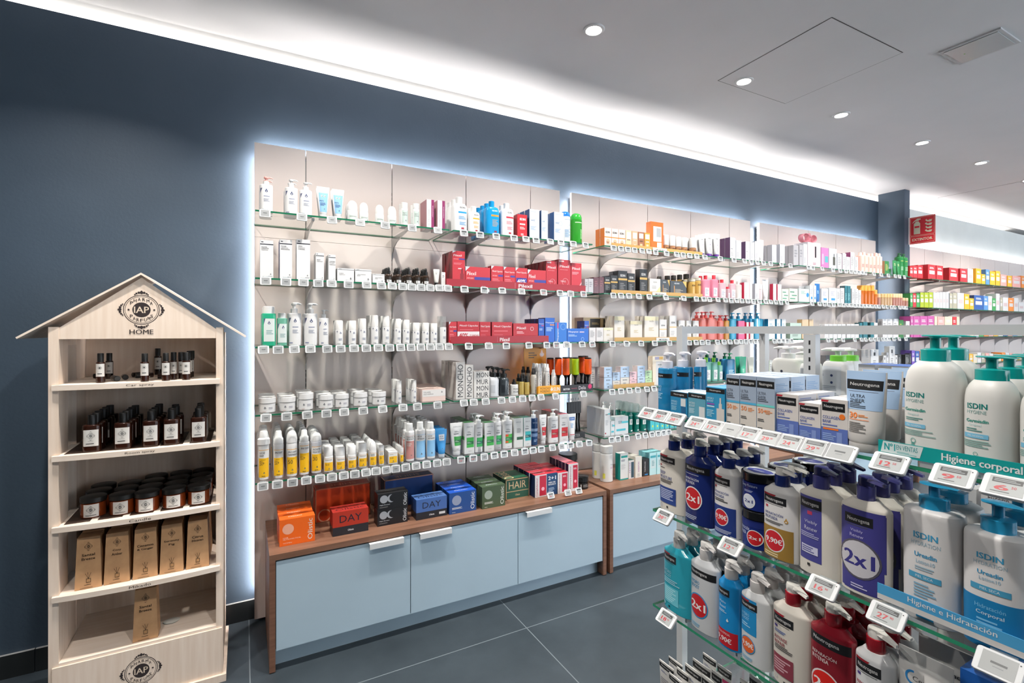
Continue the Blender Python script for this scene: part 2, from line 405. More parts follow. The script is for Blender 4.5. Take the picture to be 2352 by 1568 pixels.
def P_bottle(w, d, h, c='f2f2f2', n=2, bf=.78, rn=None, sh='sq', cap='pump', cc='f4f4f4', cc2=None, F=(), nz=1, taper=0, small=0, fill=None):
    rn = rn or w * .2; Hb = h * bf
    tab = [(0, w/2*.93, d/2*.9), (Hb*.012, w/2*.985*(1-taper), d/2*.985)]
    s0 = SHOULD[sh]; tab.append((Hb*s0[0][0]*.45, w/2, d/2))
    for q, k in s0:
        t = (1 - k); tab.append((Hb*q, w/2*(1-t) + rn*t if k < 1 else w/2, d/2*(1-t) + rn*t if k < 1 else d/2))
    nn = 16 if small else (64 if w > .055 else 32)
    mb = MB(); mb.loft([ring(a, b, n, z, nn) for z, a, b in tab], c)
    if fill: mb.loft([ring(a*.94, b*.94, n, z*.93 + Hb*.012, nn) for z, a, b in tab if z < Hb*.9], fill)
    mb.lathe([(rn*.92, Hb*.99), (rn*.92, Hb+.001)], c, n=12)
    cm, sub = cap_mesh(cap, Hb, h - Hb, rn, cc, cc2, w, d, nz)
    parts = [('bottle_body', mb.mesh('bottle_body'), []), ('pump' if 'pump' in cap else 'cap', cm, sub)]
    if F:
        lb = MB(); ops(lb, F, w, Hb, surf(tab, n), True, .00035); parts.insert(1, ('label', lb.mesh('label'), []))
    return parts
def P_tube(w, d, h, c='f2f2f2', cc='f4f4f4', cf=.12, F=(), base=.6):
    hc = h * cf; tab = []
    for t in (0, .03, .2, .45, .7, .9, .965, 1):
        e = t ** 1.15; a = w/2*(base + (1-base)*min(1, t*1.15)); b = d/2*(1-e) + .0018*e
        if t == 0: a *= .9; b *= .9
        tab.append((hc + (h-hc)*t, a, b))
    mb = MB(); mb.loft([ring(a, b, 2.2, z, 60 if w > .05 else 28) for z, a, b in tab], c)
    cp = MB(); a0 = w/2*base*.97; b0 = d/2*.97
    cp.loft([ring(a0*.95, b0*.95, 2, 0, 22), ring(a0, b0, 2, hc*.1, 22), ring(a0, b0, 2, hc*.97, 22)], cc)
    parts = [('tube_body', mb.mesh('tube_body'), []), ('cap', cp.mesh('cap'), [])]
    if F:
        lb = MB(); f0 = surf(tab, 2.2); ops(lb, F, w, h-hc, lambda x, z, o: f0(x * interp(tab, z+hc)[0] / (w/2), z+hc, o), True, .0004)
        parts.insert(1, ('label', lb.mesh('label'), []))
    return parts
def P_jar(w, d, h, c='f2f2f2', cc='f4f4f4', lf=.35, F=(), TP=(), lw=1.03, fill=None):
    hb = h * (1-lf); r = w/2; mb = MB()
    mb.lathe([(r*.9, 0), (r*.97, h*.03), (r*.97, hb*.93), (r*.85, hb)], c, n=28)
    if fill: mb.lathe([(r*.88, h*.05), (r*.88, hb*.8)], fill, n=24)
    ld = MB(); ld.lathe([(r*.97*lw, hb), (r*lw, hb+.001), (r*lw, h*.985), (r*.96*lw, h)], cc, n=28)
    parts = [('jar_body', mb.mesh('jar_body'), []), ('lid', ld.mesh('lid'), [])]
    if F:
        lb = MB(); ops(lb, F, w, hb, surf([(0, r*.97, r*.97), (hb, r*.97, r*.97)], 2), True, .0003); parts.append(('label', lb.mesh('label'), []))
    if TP:
        lt = MB(); ops(lt, TP, w, w, lambda x, z, o: (x, z - w/2, h + o), False); parts.append(('lid_print', lt.mesh('lid_print'), []))
    return parts
def P_box(w, d, h, c='f2f2f2', side=None, left=None, right=None, top=None, F=(), LF=(), RT=(), TP=(), taper=0, frame=None):
    mb = MB(); e = min(.0012, h*.02)
    side = side or c
    if taper:                                 # narrower towards the top
        a, b = w/2, d; t = taper
        rings = [[(-a, 0, 0), (a, 0, 0), (a, b, 0), (-a, b, 0)], [(-a*t, b*(1-t)/2, h), (a*t, b*(1-t)/2, h), (a*t, b*(1+t)/2, h), (-a*t, b*(1+t)/2, h)]]
        mb.loft(rings, c, smooth=False, k1=top or c)
        mf = lambda x, z, o: (x * (1-(1-t)*z/h), b*(1-t)/2*z/h - o, z)
    else:
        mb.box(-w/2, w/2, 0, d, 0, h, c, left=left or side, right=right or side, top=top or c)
        mf = lambda x, z, o: (x, -o, z)
    ops(mb, F, w, h, mf)
    ops(mb, LF, d, h, lambda x, z, o: (-w/2 - o, d/2 - x, z))
    ops(mb, RT, d, h, lambda x, z, o: (w/2 + o, d/2 + x, z))
    ops(mb, TP, w, d, lambda x, z, o: (x, z, h + o))
    if frame:
        t = .004
        for x in (-w/2, w/2-t): mb.box(x-.0004, x+t+.0004, -.0006, .001, 0, h, frame)
        for z in (0, h-t): mb.box(-w/2, w/2, -.0006, .001, z, z+t, frame)
        for x in (-w/2, w/2-t): mb.box(x, x+t, 0, d, h-.001, h+.0006, frame)
        mb.box(-w/2, w/2, d-t, d, h-.001, h+.0006, frame); mb.box(-w/2, w/2, 0, t, h-.001, h+.0006, frame)
    return [(None, mb.mesh('carton'), [])]
BUILD = {'box': P_box, 'bot': P_bottle, 'tube': P_tube, 'jar': P_jar}
DEF = {'box': ('carton', 'box'), 'bot': ('bottle', 'bottle'), 'tube': ('tube', 'tube'), 'jar': ('jar', 'jar')}
CACHE = {}
def make(parts, name, loc, rz):
    if parts[0][0] is None:
        o = bpy.data.objects.new(name, parts[0][1]); COL.objects.link(o)
    else:
        o = empty(name)
        for pn, me, subs in parts:
            c = bpy.data.objects.new(pn, me); COL.objects.link(c); c.parent = o
            for sn, sme, _ in subs:
                e = bpy.data.objects.new(sn, sme); COL.objects.link(e); e.parent = c
    o.location = loc; o.rotation_euler = (0, 0, rz)
    return o
DES = {}      # design name -> (type, label words, dict)
def proto(dn, w, d, h):
    k = (dn, round(w, 3), round(d, 3), round(h, 3))
    if k not in CACHE:
        t, _, kw = DES[dn][:3]; kw = {q: v for q, v in kw.items() if q not in ('dd', 'name', 'cat')}
        CACHE[k] = BUILD[t](w, d, h, **kw)
    return CACHE[k]
ORD = ['frontmost', 'second back', 'third back', 'fourth back', 'fifth back', 'sixth back', 'seventh back', 'eighth back', 'ninth back']
SHELFGAP = 1.08
def product(dn, X, Y, z, w, h, n=1, place='', rz=0, dirv=(0, 1), d=None, group=None, gap=None, maxd=None, jitter=.004, words=None):
    """n copies, one behind the other along dirv; X, Y is the middle of the front face of the first"""
    t, desc, kw = DES[dn][:3]
    desc = words or desc
    d = d or kw.get('dd') or (w if t != 'box' else w * .55)
    if isinstance(d, float) and d < 0: d = -d * w
    P = proto(dn, w, d, h); nm, cat = DEF[t]; nm = kw.get('name', nm); cat = kw.get('cat', cat)
    gap = gap or d * 1.06 + .002
    for i in range(n):
        if maxd and i * gap + d > maxd: break
        off = i * gap + (0 if t == 'box' else d / 2); jx = random.uniform(-1, 1) * jitter * .5 if i else 0
        px_ = X + dirv[0] * off - dirv[1] * jx; py_ = Y + dirv[1] * off + dirv[0] * jx
        o = make(P, nm, (px_, py_, z), rz)
        pos = (ORD[i] if n > 1 else '')
        tag(o, ', '.join(q for q in (desc, pos, place) if q), cat, (group or (desc + 's')) if n > 1 or group else None)
LEV = {1: 2.043, 2: 1.738, 3: 1.426, 4: 1.118, 5: .811}
LN = {1: 'top', 2: 'second', 3: 'third', 4: 'fourth', 5: 'lowest'}
BN = {1: 'first', 2: 'second', 3: 'third', 4: 'fourth', 5: 'fifth', 6: 'sixth', 7: 'seventh', 8: 'eighth', 9: 'ninth'}
ROWS = {}
def row(view, lev, bay, items, setback=.035, place=None):
    """items: (design, x0, x1, ytop, copies[, opts]) in the pixels of a crop of the photograph"""
    prev = -9
    for it in items:
        dn, x0, x1, yt = it[:4]; n = it[4] if len(it) > 4 else 1; o = dict(it[5]) if len(it) > 5 else {}
        Y = YF + o.pop('sb', setback); z = LEV[lev] + .0005 + o.pop('dz', 0)
        Xa, Xb = at_y(vx(view, x0), 0, Y)[0], at_y(vx(view, x1), 0, Y)[0]
        if prev > Xa - .001 and prev < Xb - .012: Xa = prev + .001
        prev = Xb
        w = Xb - Xa; top = at_y(vx(view, (x0+x1)/2), vy(view, yt), Y)[1]
        h = o.pop('h', None) or max(.012, top - z)
        pl = place or f'{LN[lev]} shelf, {BN[bay]} bay'
        ROWS.setdefault((lev, bay), []).append(((Xa+Xb)/2, DES[dn][1]))
        product(dn, (Xa+Xb)/2, Y, z, w, h, n, pl, maxd=PANY - Y - .008, **o)
def tops(view, items, z, place, **kk):
    """things standing on a level plane: (design, x0, x1, ytop, ybase, copies, opts)"""
    for it in items:
        dn, x0, x1, yt, yb = it[:5]; n = it[5] if len(it) > 5 else 1; o = dict(it[6]) if len(it) > 6 else {}
        X, Y = at_z(vx(view, (x0+x1)/2), vy(view, yb), z)
        Xa, Xb = at_y(vx(view, x0), 0, Y)[0], at_y(vx(view, x1), 0, Y)[0]
        h = at_y(vx(view, (x0+x1)/2), vy(view, yt), Y)[1] - z
        product(dn, (Xa+Xb)/2, Y, z + .0005 + o.pop('dz', 0), Xb-Xa, h, n, place, **o)
# ------------------------------------------------------------------ the room
XL, XR, YB = -4.5, 14.0, -4.5
mb = MB(); mb.box(XL, XR, YB, WALLY + .4, -.05, 0, 'floor_tile'); struct(mb, 'floor')
mb = MB(); mb.box(XL, XR, YB, 3.32, CEIL, CEIL + .05, 'ceiling'); struct(mb, 'ceiling')
mb = MB(); mb.box(XL, 6.19, WALLY, WALLY + .07, 0, WTOP, 'paint_blue'); struct(mb, 'wall_back')
mb = MB(); mb.box(6.19, XR, WALLY, WALLY + .07, 0, WTOP, 'paint_pale'); struct(mb, 'wall_far')
mb = MB(); mb.box(XL, XR, 3.25, 3.32, 0, CEIL, 'paint_white'); struct(mb, 'wall_cove')
mb = MB(); mb.box(XL - .1, XL, YB, 3.32, 0, CEIL, 'paint_blue'); struct(mb, 'wall_left')
mb = MB(); mb.box(XR, XR + .1, YB, 3.32, 0, CEIL, 'paint_white'); struct(mb, 'wall_right')
mb = MB(); mb.box(6.19, 6.30, 2.68, WALLY, 0, CEIL, 'paint_blue'); struct(mb, 'trim_1')           # pillar between the two wall runs
mb = MB()
x = XL
while x < .098: 
    mb.box(x + .0012, min(x + 1.2286, .098), WALLY - .014, WALLY, 0, .1, 'baseboard_tile', top='9a9c9c'); x = round((x + 1.2311), 4)
struct(mb, 'baseboard_back')
mb = MB(); mb.box(XL, 3.2, YB - .1, YB, 0, CEIL, 'paint_white'); mb.box(3.2, XR, YB - .1, YB, 0, .25, 'paint_white'); mb.box(3.2, XR, YB - .1, YB, 2.75, CEIL, 'paint_white'); struct(mb, 'wall_front_added')  # unseen wall added to cut daylight on the left, open to the right
# a big ceiling hatch line and a far one
def hatch(name, pts, lab):
    P_ = [at_z(*p, CEIL) for p in pts]; mb = MB(); t = .0045
    # inner board, a hair lower than the ceiling, leaving a dark seam round it
    cx = sum(p[0] for p in P_)/4; cy = sum(p[1] for p in P_)/4
    def q(k): return [(cx + (p[0]-cx)*k, cy + (p[1]-cy)*k) for p in P_]
    mb.quad([(a, b, CEIL - .0008) for a, b in q(1)], '3c3e40')
    mb.box(0, 0, 0, 0, 0, 0, 'ceiling'); inn = q(1 - .012)
    mb.quad([(a, b, CEIL - .0016) for a, b in inn], 'ceiling')
    o = mb.build(name); tag(o, lab, 'access panel'); return o
hatch('ceiling_access_panel', [(1648,185),(1911,38.7),(2075,120),(1803,238)], 'large flush rectangular access panel in the ceiling beside the second downlight')
hatch('ceiling_access_panel', [(2152.6,454),(2342.7,417),(2440,442),(2218.8,468.7)], 'distant flush access panel in the ceiling above the fire sign')
P_ = [at_z(*p, CEIL) for p in [(2194,102),(2250.6,76),(2300.6,112.7),(2248,133)]]
t_ = empty('emergency_light', (sum(p[0] for p in P_)/4, sum(p[1] for p in P_)/4, CEIL))
a_ = math.atan2(P_[1][1]-P_[0][1], P_[1][0]-P_[0][0]); t_.rotation_euler = (0, 0, round(a_ / (pi/2)) * pi/2)
mb = MB(); mb.box(-.125, .125, -.125, .125, -.008, 0, 'd8dadb'); mb.build('frame', t_)
mb = MB(); mb.box(-.108, .108, -.108, .108, -.011, -.008, 'b9bdbf:g'); mb.build('diffuser', t_)
mb = MB(); mb.lathe([(.004, -.0115), (.002, -.0125)], '9be04a', -.06, 0, 8); mb.build('indicator_lamp', t_)
tag(t_, 'square flush emergency light with tiny green indicator in the ceiling', 'emergency light')
# downlights
rg, ds = MB(), MB()
rg.lathe([(.036, -.002), (.04, -.007), (.052, -.006), (.055, 0)], 'eef0f0', n=28, c0=False, c1=False)
MC['lamp_glow'] = None
m, N, L, b = bs('mat_lamp_glow'); b.inputs['Emission Color'].default_value = (1, .95, .88, 1); b.inputs['Emission Strength'].default_value = 22
MC['lamp_glow'] = m
ds.lathe([(.036, -.0035), (.0355, -.003)], 'lamp_glow', n=24)
rgm, dsm = rg.mesh('trim_ring'), ds.mesh('lamp_disc')
nm5 = ['nearest', 'second', 'third', 'fourth', 'fifth']
vis = 0
for i, (x, y) in enumerate(DOWN):
    t = empty('ceiling_downlight', (x, y, CEIL))
    for n_, me in (('trim_ring', rgm), ('lamp_disc', dsm)):
        c = bpy.data.objects.new(n_, me); COL.objects.link(c); c.parent = t
    if 2 <= i <= 6: lb = f'round recessed ceiling downlight, {nm5[i-2]} of the row along the blue wall'
    else: lb = 'round recessed ceiling downlight outside the photographed row'
    tag(t, lb, 'downlight', 'recessed ceiling downlights')
    l = area('downlight_lamp', (0, 0, -.012), (0, 0, 0), .07, .07, DPOW * (1.15 if y < 1 else 1.25), (1.0, .95, .885), 'DISK', radians(125)); l.parent = t

# ------------------------------------------------------------------ backlit shelf panels on the wall
m, N, L, b = bs('mat_led_white'); b.inputs['Emission Color'].default_value = (1, .93, .90, 1); b.inputs['Emission Strength'].default_value = 95
MC['led_white'] = m
PAN = [(.048, 1.918, (.292, .755, 1.219, 1.684)), (2.016, 3.93, (2.26, 2.725, 3.19, 3.655)), (4.055, 6.0, (4.32, 4.785, 5.25, 5.715)),
       (6.37, 8.295, (6.62, 7.085, 7.55, 8.015)), (8.297, 10.225, (8.6, 9.06, 9.53, 10.0)), (10.227, 12.1, (10.5, 10.96, 11.43, 11.9))]
PTOP = 2.462
PN = ['nearest', 'second', 'third', 'fourth, beyond the pillar', 'fifth, at the far right', 'last']
SEAMS = [PTOP, 1.978, 1.05, .02]
for i, (x0, x1, rails) in enumerate(PAN):
    t = empty('wall_display', (x0, PANY, 0))
    tag(t, f'white laminate back panel holding glass shelves, {PN[i]} along the wall', 'panel', 'backlit wall panels')
    xs = [x0] + list(rails) + [x1]
    for a, b_ in zip(xs, xs[1:]):
        mb = MB()
        for zt, zb in zip(SEAMS, SEAMS[1:]):
            e0 = .0025 if a != x0 else 0; e1 = .0025 if b_ != x1 else 0
            mb.box(a - x0 + e0, b_ - x0 - e1, 0, .018, zb + .0008, zt - .0008, 'laminate_white')
        mb.build('panel_board', t)
    for r in rails:
        mb = MB(); mb.box(r - x0 - .0025, r - x0 + .0025, .006, .018, .02, PTOP - .06, '8a8c8c')
        z = .9
        while z < 2.3: mb.box(r - x0 - .0016, r - x0 + .0016, .0052, .0062, z, z + .017, '1c1c1c'); z += .027
        mb.build('slotted_rail', t)
    mb = MB(); mb.box(.02, x1 - x0 - .02, .026, .038, PTOP - .035, PTOP - .024, 'd8d8d8', top='led_white')
    mb.build('led_strip', t)
    for xx, s_ in ((.02, 'left'), (x1 - x0 - .031, 'right')):
        if i > 2: continue
        mb = MB(); mb.box(xx, xx + .011, .026, .038, .14, PTOP - .04, 'd8d8d8', **{s_: 'led_white'}); mb.build('led_strip', t)

# ------------------------------------------------------------------ glass shelves with brackets
def bracket_mesh(dp):
    mb = MB(); pts = [(0, -.004), (-dp*.9, -.004), (-dp*.92, -.014), (-dp*.55, -.028), (-dp*.3, -.042), (-dp*.14, -.062), (-.012, -.095), (-.004, -.12), (0, -.13)]
    n = len(mb.v); k = len(pts)
    mb.v += [(-.003, y, z) for y, z in pts] + [(.003, y, z) for y, z in pts]
    mb.face(tuple(range(k)), 'b4b6b8:m'); mb.face(tuple(k + i for i in reversed(range(k))), 'b4b6b8:m')
    for i in range(k): j = (i+1) % k; mb.face((i, j, k+j, k+i), 'c9cbcc:m')
    mb.box(-.006, .006, -dp*.93, -dp*.80, -.012, -.0, 'c9cbcc:m')
    return mb.mesh('bracket')
BRK = bracket_mesh(PANY - YF)
def glass_board(mb, x0, x1, y0, y1, z0, z1):
    n = len(mb.v)
    mb.box(x0, x1, y0, y1, z0, z1, 'glass', left='glass_edge', right='glass_edge', front='glass_edge', back='glass_edge')
BAYS = {1: (.045, .975), 2: (1.0, 1.935), 3: (2.026, 2.95), 4: (2.972, 3.90), 5: (4.07, 4.995), 6: (5.02, 5.965), 7: (6.39, 7.32), 8: (7.34, 8.27), 9: (8.32, 9.25), 10: (9.27, 10.2)}
BN[10] = 'tenth'
for bay, (x0, x1) in BAYS.items():
    for lev, z in LEV.items():
        t = empty('glass_shelf', (x0, YF, z)); tag(t, f'clear green-edged glass shelf, {LN[lev]} level of the {BN[bay]} wall bay', 'shelf', 'glass wall shelves')
        mb = MB(); glass_board(mb, 0, x1 - x0, 0, PANY - YF - .003, -.008, 0); mb.build('glass_board', t)
        for r in [r for p in PAN for r in p[2] if x0 < r < x1]:
            c = bpy.data.objects.new('bracket', BRK); COL.objects.link(c); c.parent = t; c.location = (r - x0, PANY - YF, -.008)

# ------------------------------------------------------------------ low cabinets
CT_Z, CY = .517, 2.41
def cabinet(x0, x1, lab, doors, handles):
    t = empty('low_cabinet', (x0, CY, 0)); w = x1 - x0; tag(t, lab, 'cabinet')
    D_ = PANY - CY - .002
    mb = MB(); mb.box(0, w, 0, D_, CT_Z - .026, CT_Z, 'walnut_x'); mb.build('worktop', t)
    for a in (0, w - .024):
        mb = MB(); mb.box(a, a + .024, 0, D_, 0.004, CT_Z - .026, 'walnut'); mb.build('side_panel', t)
    mb = MB(); mb.box(.024, w - .024, .022, D_, .09, CT_Z - .026, '2a3036'); mb.build('carcass', t)
    mb = MB(); mb.box(.024, w - .024, .06, .078, 0.0, .09, 'laminate_blue'); mb.build('plinth', t)
    for (a, b_), hd in zip(doors, handles):
        dm = MB(); dm.box(a - x0, b_ - x0, .004, .022, .092, CT_Z - .034, 'laminate_blue'); dr = dm.build('door', t)
        hm = MB(); h0, h1 = hd[0] - x0, hd[1] - x0; zt = CT_Z - .0335
        hm.box(h0, h1, -.016, .02, zt, zt + .002, 'f4f4f4'); hm.box(h0, h1, -.018, -.016, zt - .024, zt + .002, 'eceeef'); ho = hm.build('handle', dr)
    return t
cabinet(.098, 1.957, 'long low pale-blue cabinet with walnut worktop and three doors', [(.125, .727), (.731, 1.337), (1.341, 1.929)],
        [(.525, .69), (.772, .94), (1.385, 1.55)])
cabinet(1.985, 3.845, 'low pale-blue cabinet with walnut worktop, partly behind the white display stand', [(2.012, 2.614), (2.618, 3.224), (3.228, 3.817)], [(2.42, 2.58), (2.66, 2.82), (3.27, 3.43)])
cabinet(4.0, 5.86, 'far low cabinet with walnut worktop before the blue pillar', [(4.027, 4.629), (4.633, 5.239), (5.243, 5.832)], [(4.43, 4.6), (4.67, 4.83), (5.28, 5.44)])

# ------------------------------------------------------------------ fire extinguisher sign on the pillar
t = empty('extinguisher_sign', (6.30, 2.68, 0))
sy, z0, z1 = -.215, 2.0, 2.43
z1 = CAMZ + (HY - 501) / F * (ST*6.30 + CT*2.68); z0 = CAMZ + (HY - 562) / F * (ST*6.30 + CT*2.68); 
Yn = 6.30 / g_of(2149) - 2.68
mb = MB(); mb.box(-.004, 0, Yn, 0, z0, z1, 'd61e2e', front='e8e8e8'); mb.box(-.03, .002, -.003, 0, z0, z1, 'f0f0f0')
sw, sh_ = -Yn, z1 - z0
mfs = lambda x, z, o: (-.004 - o, Yn/2 - x, z0 + z)
def frame_ops(x0, z0_, x1, z1_, t, c): 
    return [('R', x0, z0_, x1, z0_+t, c), ('R', x0, z1_-t, x1, z1_, c), ('R', x0, z0_, x0+t*1.2, z1_, c), ('R', x1-t*1.2, z0_, x1, z1_, c)]
cr_ = 'f2eed2'
SO = frame_ops(.04, .31, .96, .97, .008, cr_) + frame_ops(.04, .03, .96, .28, .008, cr_)
SO += [('P', [(.17,.36),(.42,.36),(.42,.75),(.38,.79),(.36,.83),(.24,.83),(.22,.79),(.17,.75)], cr_), ('R', .2, .59, .39, .66, 'd61e2e'),
       ('P', [(.24,.85),(.36,.85),(.38,.88),(.44,.88),(.44,.92),(.36,.93),(.30,.93),(.18,.86),(.12,.80),(.12,.77),(.22,.84)], cr_)]
for k, dx in ((0, 0), (1, .02), (2, .0), (3, .02)):
    zz = .38 + k * .125
    SO.append(('P', [(.60+dx, zz+.07),(.68, zz+.02),(.80, zz),(.86, zz+.02),(.88, zz+.10),(.84, zz+.07),(.80, zz+.09),(.74, zz+.06),(.68, zz+.075),(.66, zz+.12)], cr_))
SO.append(T(.5, .155, .1, 'EXTINTOR', cr_, w=.78, b=2))
ops(mb, SO, sw, sh_, mfs, False, .0006)
mb.build('sign_board', t); tag(t, 'red fire extinguisher sign reading EXTINTOR projecting from the blue pillar', 'sign')

# ------------------------------------------------------------------ price tags
def tag_parts(w, h, style, price):
    c = MB(); e = .0045; d = .009
    rings = []
    for y, k in ((0, .94), (-d*.35, 1), (-d*.8, 1), (-d, .965)):
        pts = []
        for cx_, cz_, a0 in ((w/2-e, -e, 0), (-w/2+e, -e, 90), (-w/2+e, -h+e, 180), (w/2-e, -h+e, 270)):
            for a in (0, 45, 90): pts.append(((cx_ + e*cos(radians(a0+a)))*k, y, -h/2 + (cz_ + h/2 + e*sin(radians(a0+a)))*k))
        rings.append(pts)
    c.loft(rings, 'eef0f2:g', smooth=False)
    s = MB(); mf = lambda x, z, o: (x, -d - o, z - h)
    scr = '9ea3a4' if style != 'off' else '96999a'
    o = [('R', .14, .1, .86, .9, scr), ('C', .9, .82, .018, '222426')]
    if style == 'price':
        o += [('R', .2, .62, .8, .83, '2c2e31'), ('L', .24, .78, .8, .66, 2, '8a8f92'), T(.42, .40, .24, price.split('.')[0], 'b02a33', w=.3, b=2), T(.66, .46, .11, (price + '.90').split('.')[1], 'b02a33', b=1), ('L', .22, .6, .24, .18, 1, '555a5c')]
    elif style == 'grey': o += [('R', .2, .6, .8, .83, '3c4043'), T(.45, .38, .22, price, '4a4d50', w=.34, b=1)]
    else: o += [('R', .34, .48, .68, .57, '4e5254'), ('L', .4, .66, .4, .34, 1, '777c7e')]
    ops(s, o, w, h, mf, False, .0003)
    k = MB(); k.box(-w*.28, w*.28, -.001, .004, -h*.2, .006, 'd9e0e2:t')
    return [('tag_case', c.mesh('tag_case'), []), ('screen', s.mesh('screen'), []), ('clip', k.mesh('clip'), [])]
TC = {}
def price_tag(loc, rz, tilt, style, price, label, group, w=.046, h=.036, roll=0):
    k = (style, price, w)
    if k not in TC: TC[k] = tag_parts(w, h, style, price)
    o = make(TC[k], 'price_tag', loc, 0); o.rotation_euler = (tilt, roll, rz)
    tag(o, label, 'price tag', group)
    return o
def wall_tags(view, lev, bay, xs, style='off'):
    rnd = random.Random(lev * 10 + bay)
    near = sorted(ROWS.get((lev, bay), []))
    for i, x in enumerate(xs):
        X = at_y(vx(view, x), 0, YF)[0]
        st = style if style != 'mix' else rnd.choice(['grey', 'grey', 'price', 'off'])
        who = min(near, key=lambda q: abs(q[0] - X))[1] if near else 'shelf edge'
        price_tag((X, YF - .002, LEV[lev] + .001), rnd.uniform(-.06, .06), rnd.uniform(-.28, -.12), st, rnd.choice(['12', '13', '24', '15', '32', '9', '17']),
                  f'small electronic price tag below {who}, {LN[lev]} wall shelf', f'price tags on the {LN[lev]} shelf, {BN[bay]} bay', roll=rnd.uniform(-.04, .04))
# ------------------------------------------------------------------ product designs: wall
NV, WH, GY = '34406a', 'f1f1ef', '9a9ea2'
def pharma(x=.5, z=.76, r=.11): return [('P', [(.06,.86),(.2,.86),(.06,.68)], '5b6080'), ('D', x, z, r, '4a5478'), ('L', x-.2, x+.25, z-.16, z-.21, 1, '8d93ad'), ('L', x-.2, x+.24, .5, .38, 3, 'a3a7b5'), ('L', x-.42, x-.1, .12, .06, 1, '8088a8')]
def lab(*a): return ('R', .06, .1, .94, .9, WH)
def box_ph(lines, drop=.11):
    o = [('R', 0, .88, 1, .905, '2c2f3a'), ('R', .08, .94, .25, .96, '2c2f3a'), ('D', .8, drop, .05, '2c2f3a'), ('L', .62, .95, .07, .05, 1, '8a8d96')]
    return o
def LBL(o, x, z, h, lines, c, w=None, gap=1.35, b=1, al='L'):
    for i, l in enumerate(lines): o.append(T(x, z - i*h*gap, h, l, c, al=al, b=b, w=(w * len(l) / max(map(len, lines)) if w else None)))
    return o
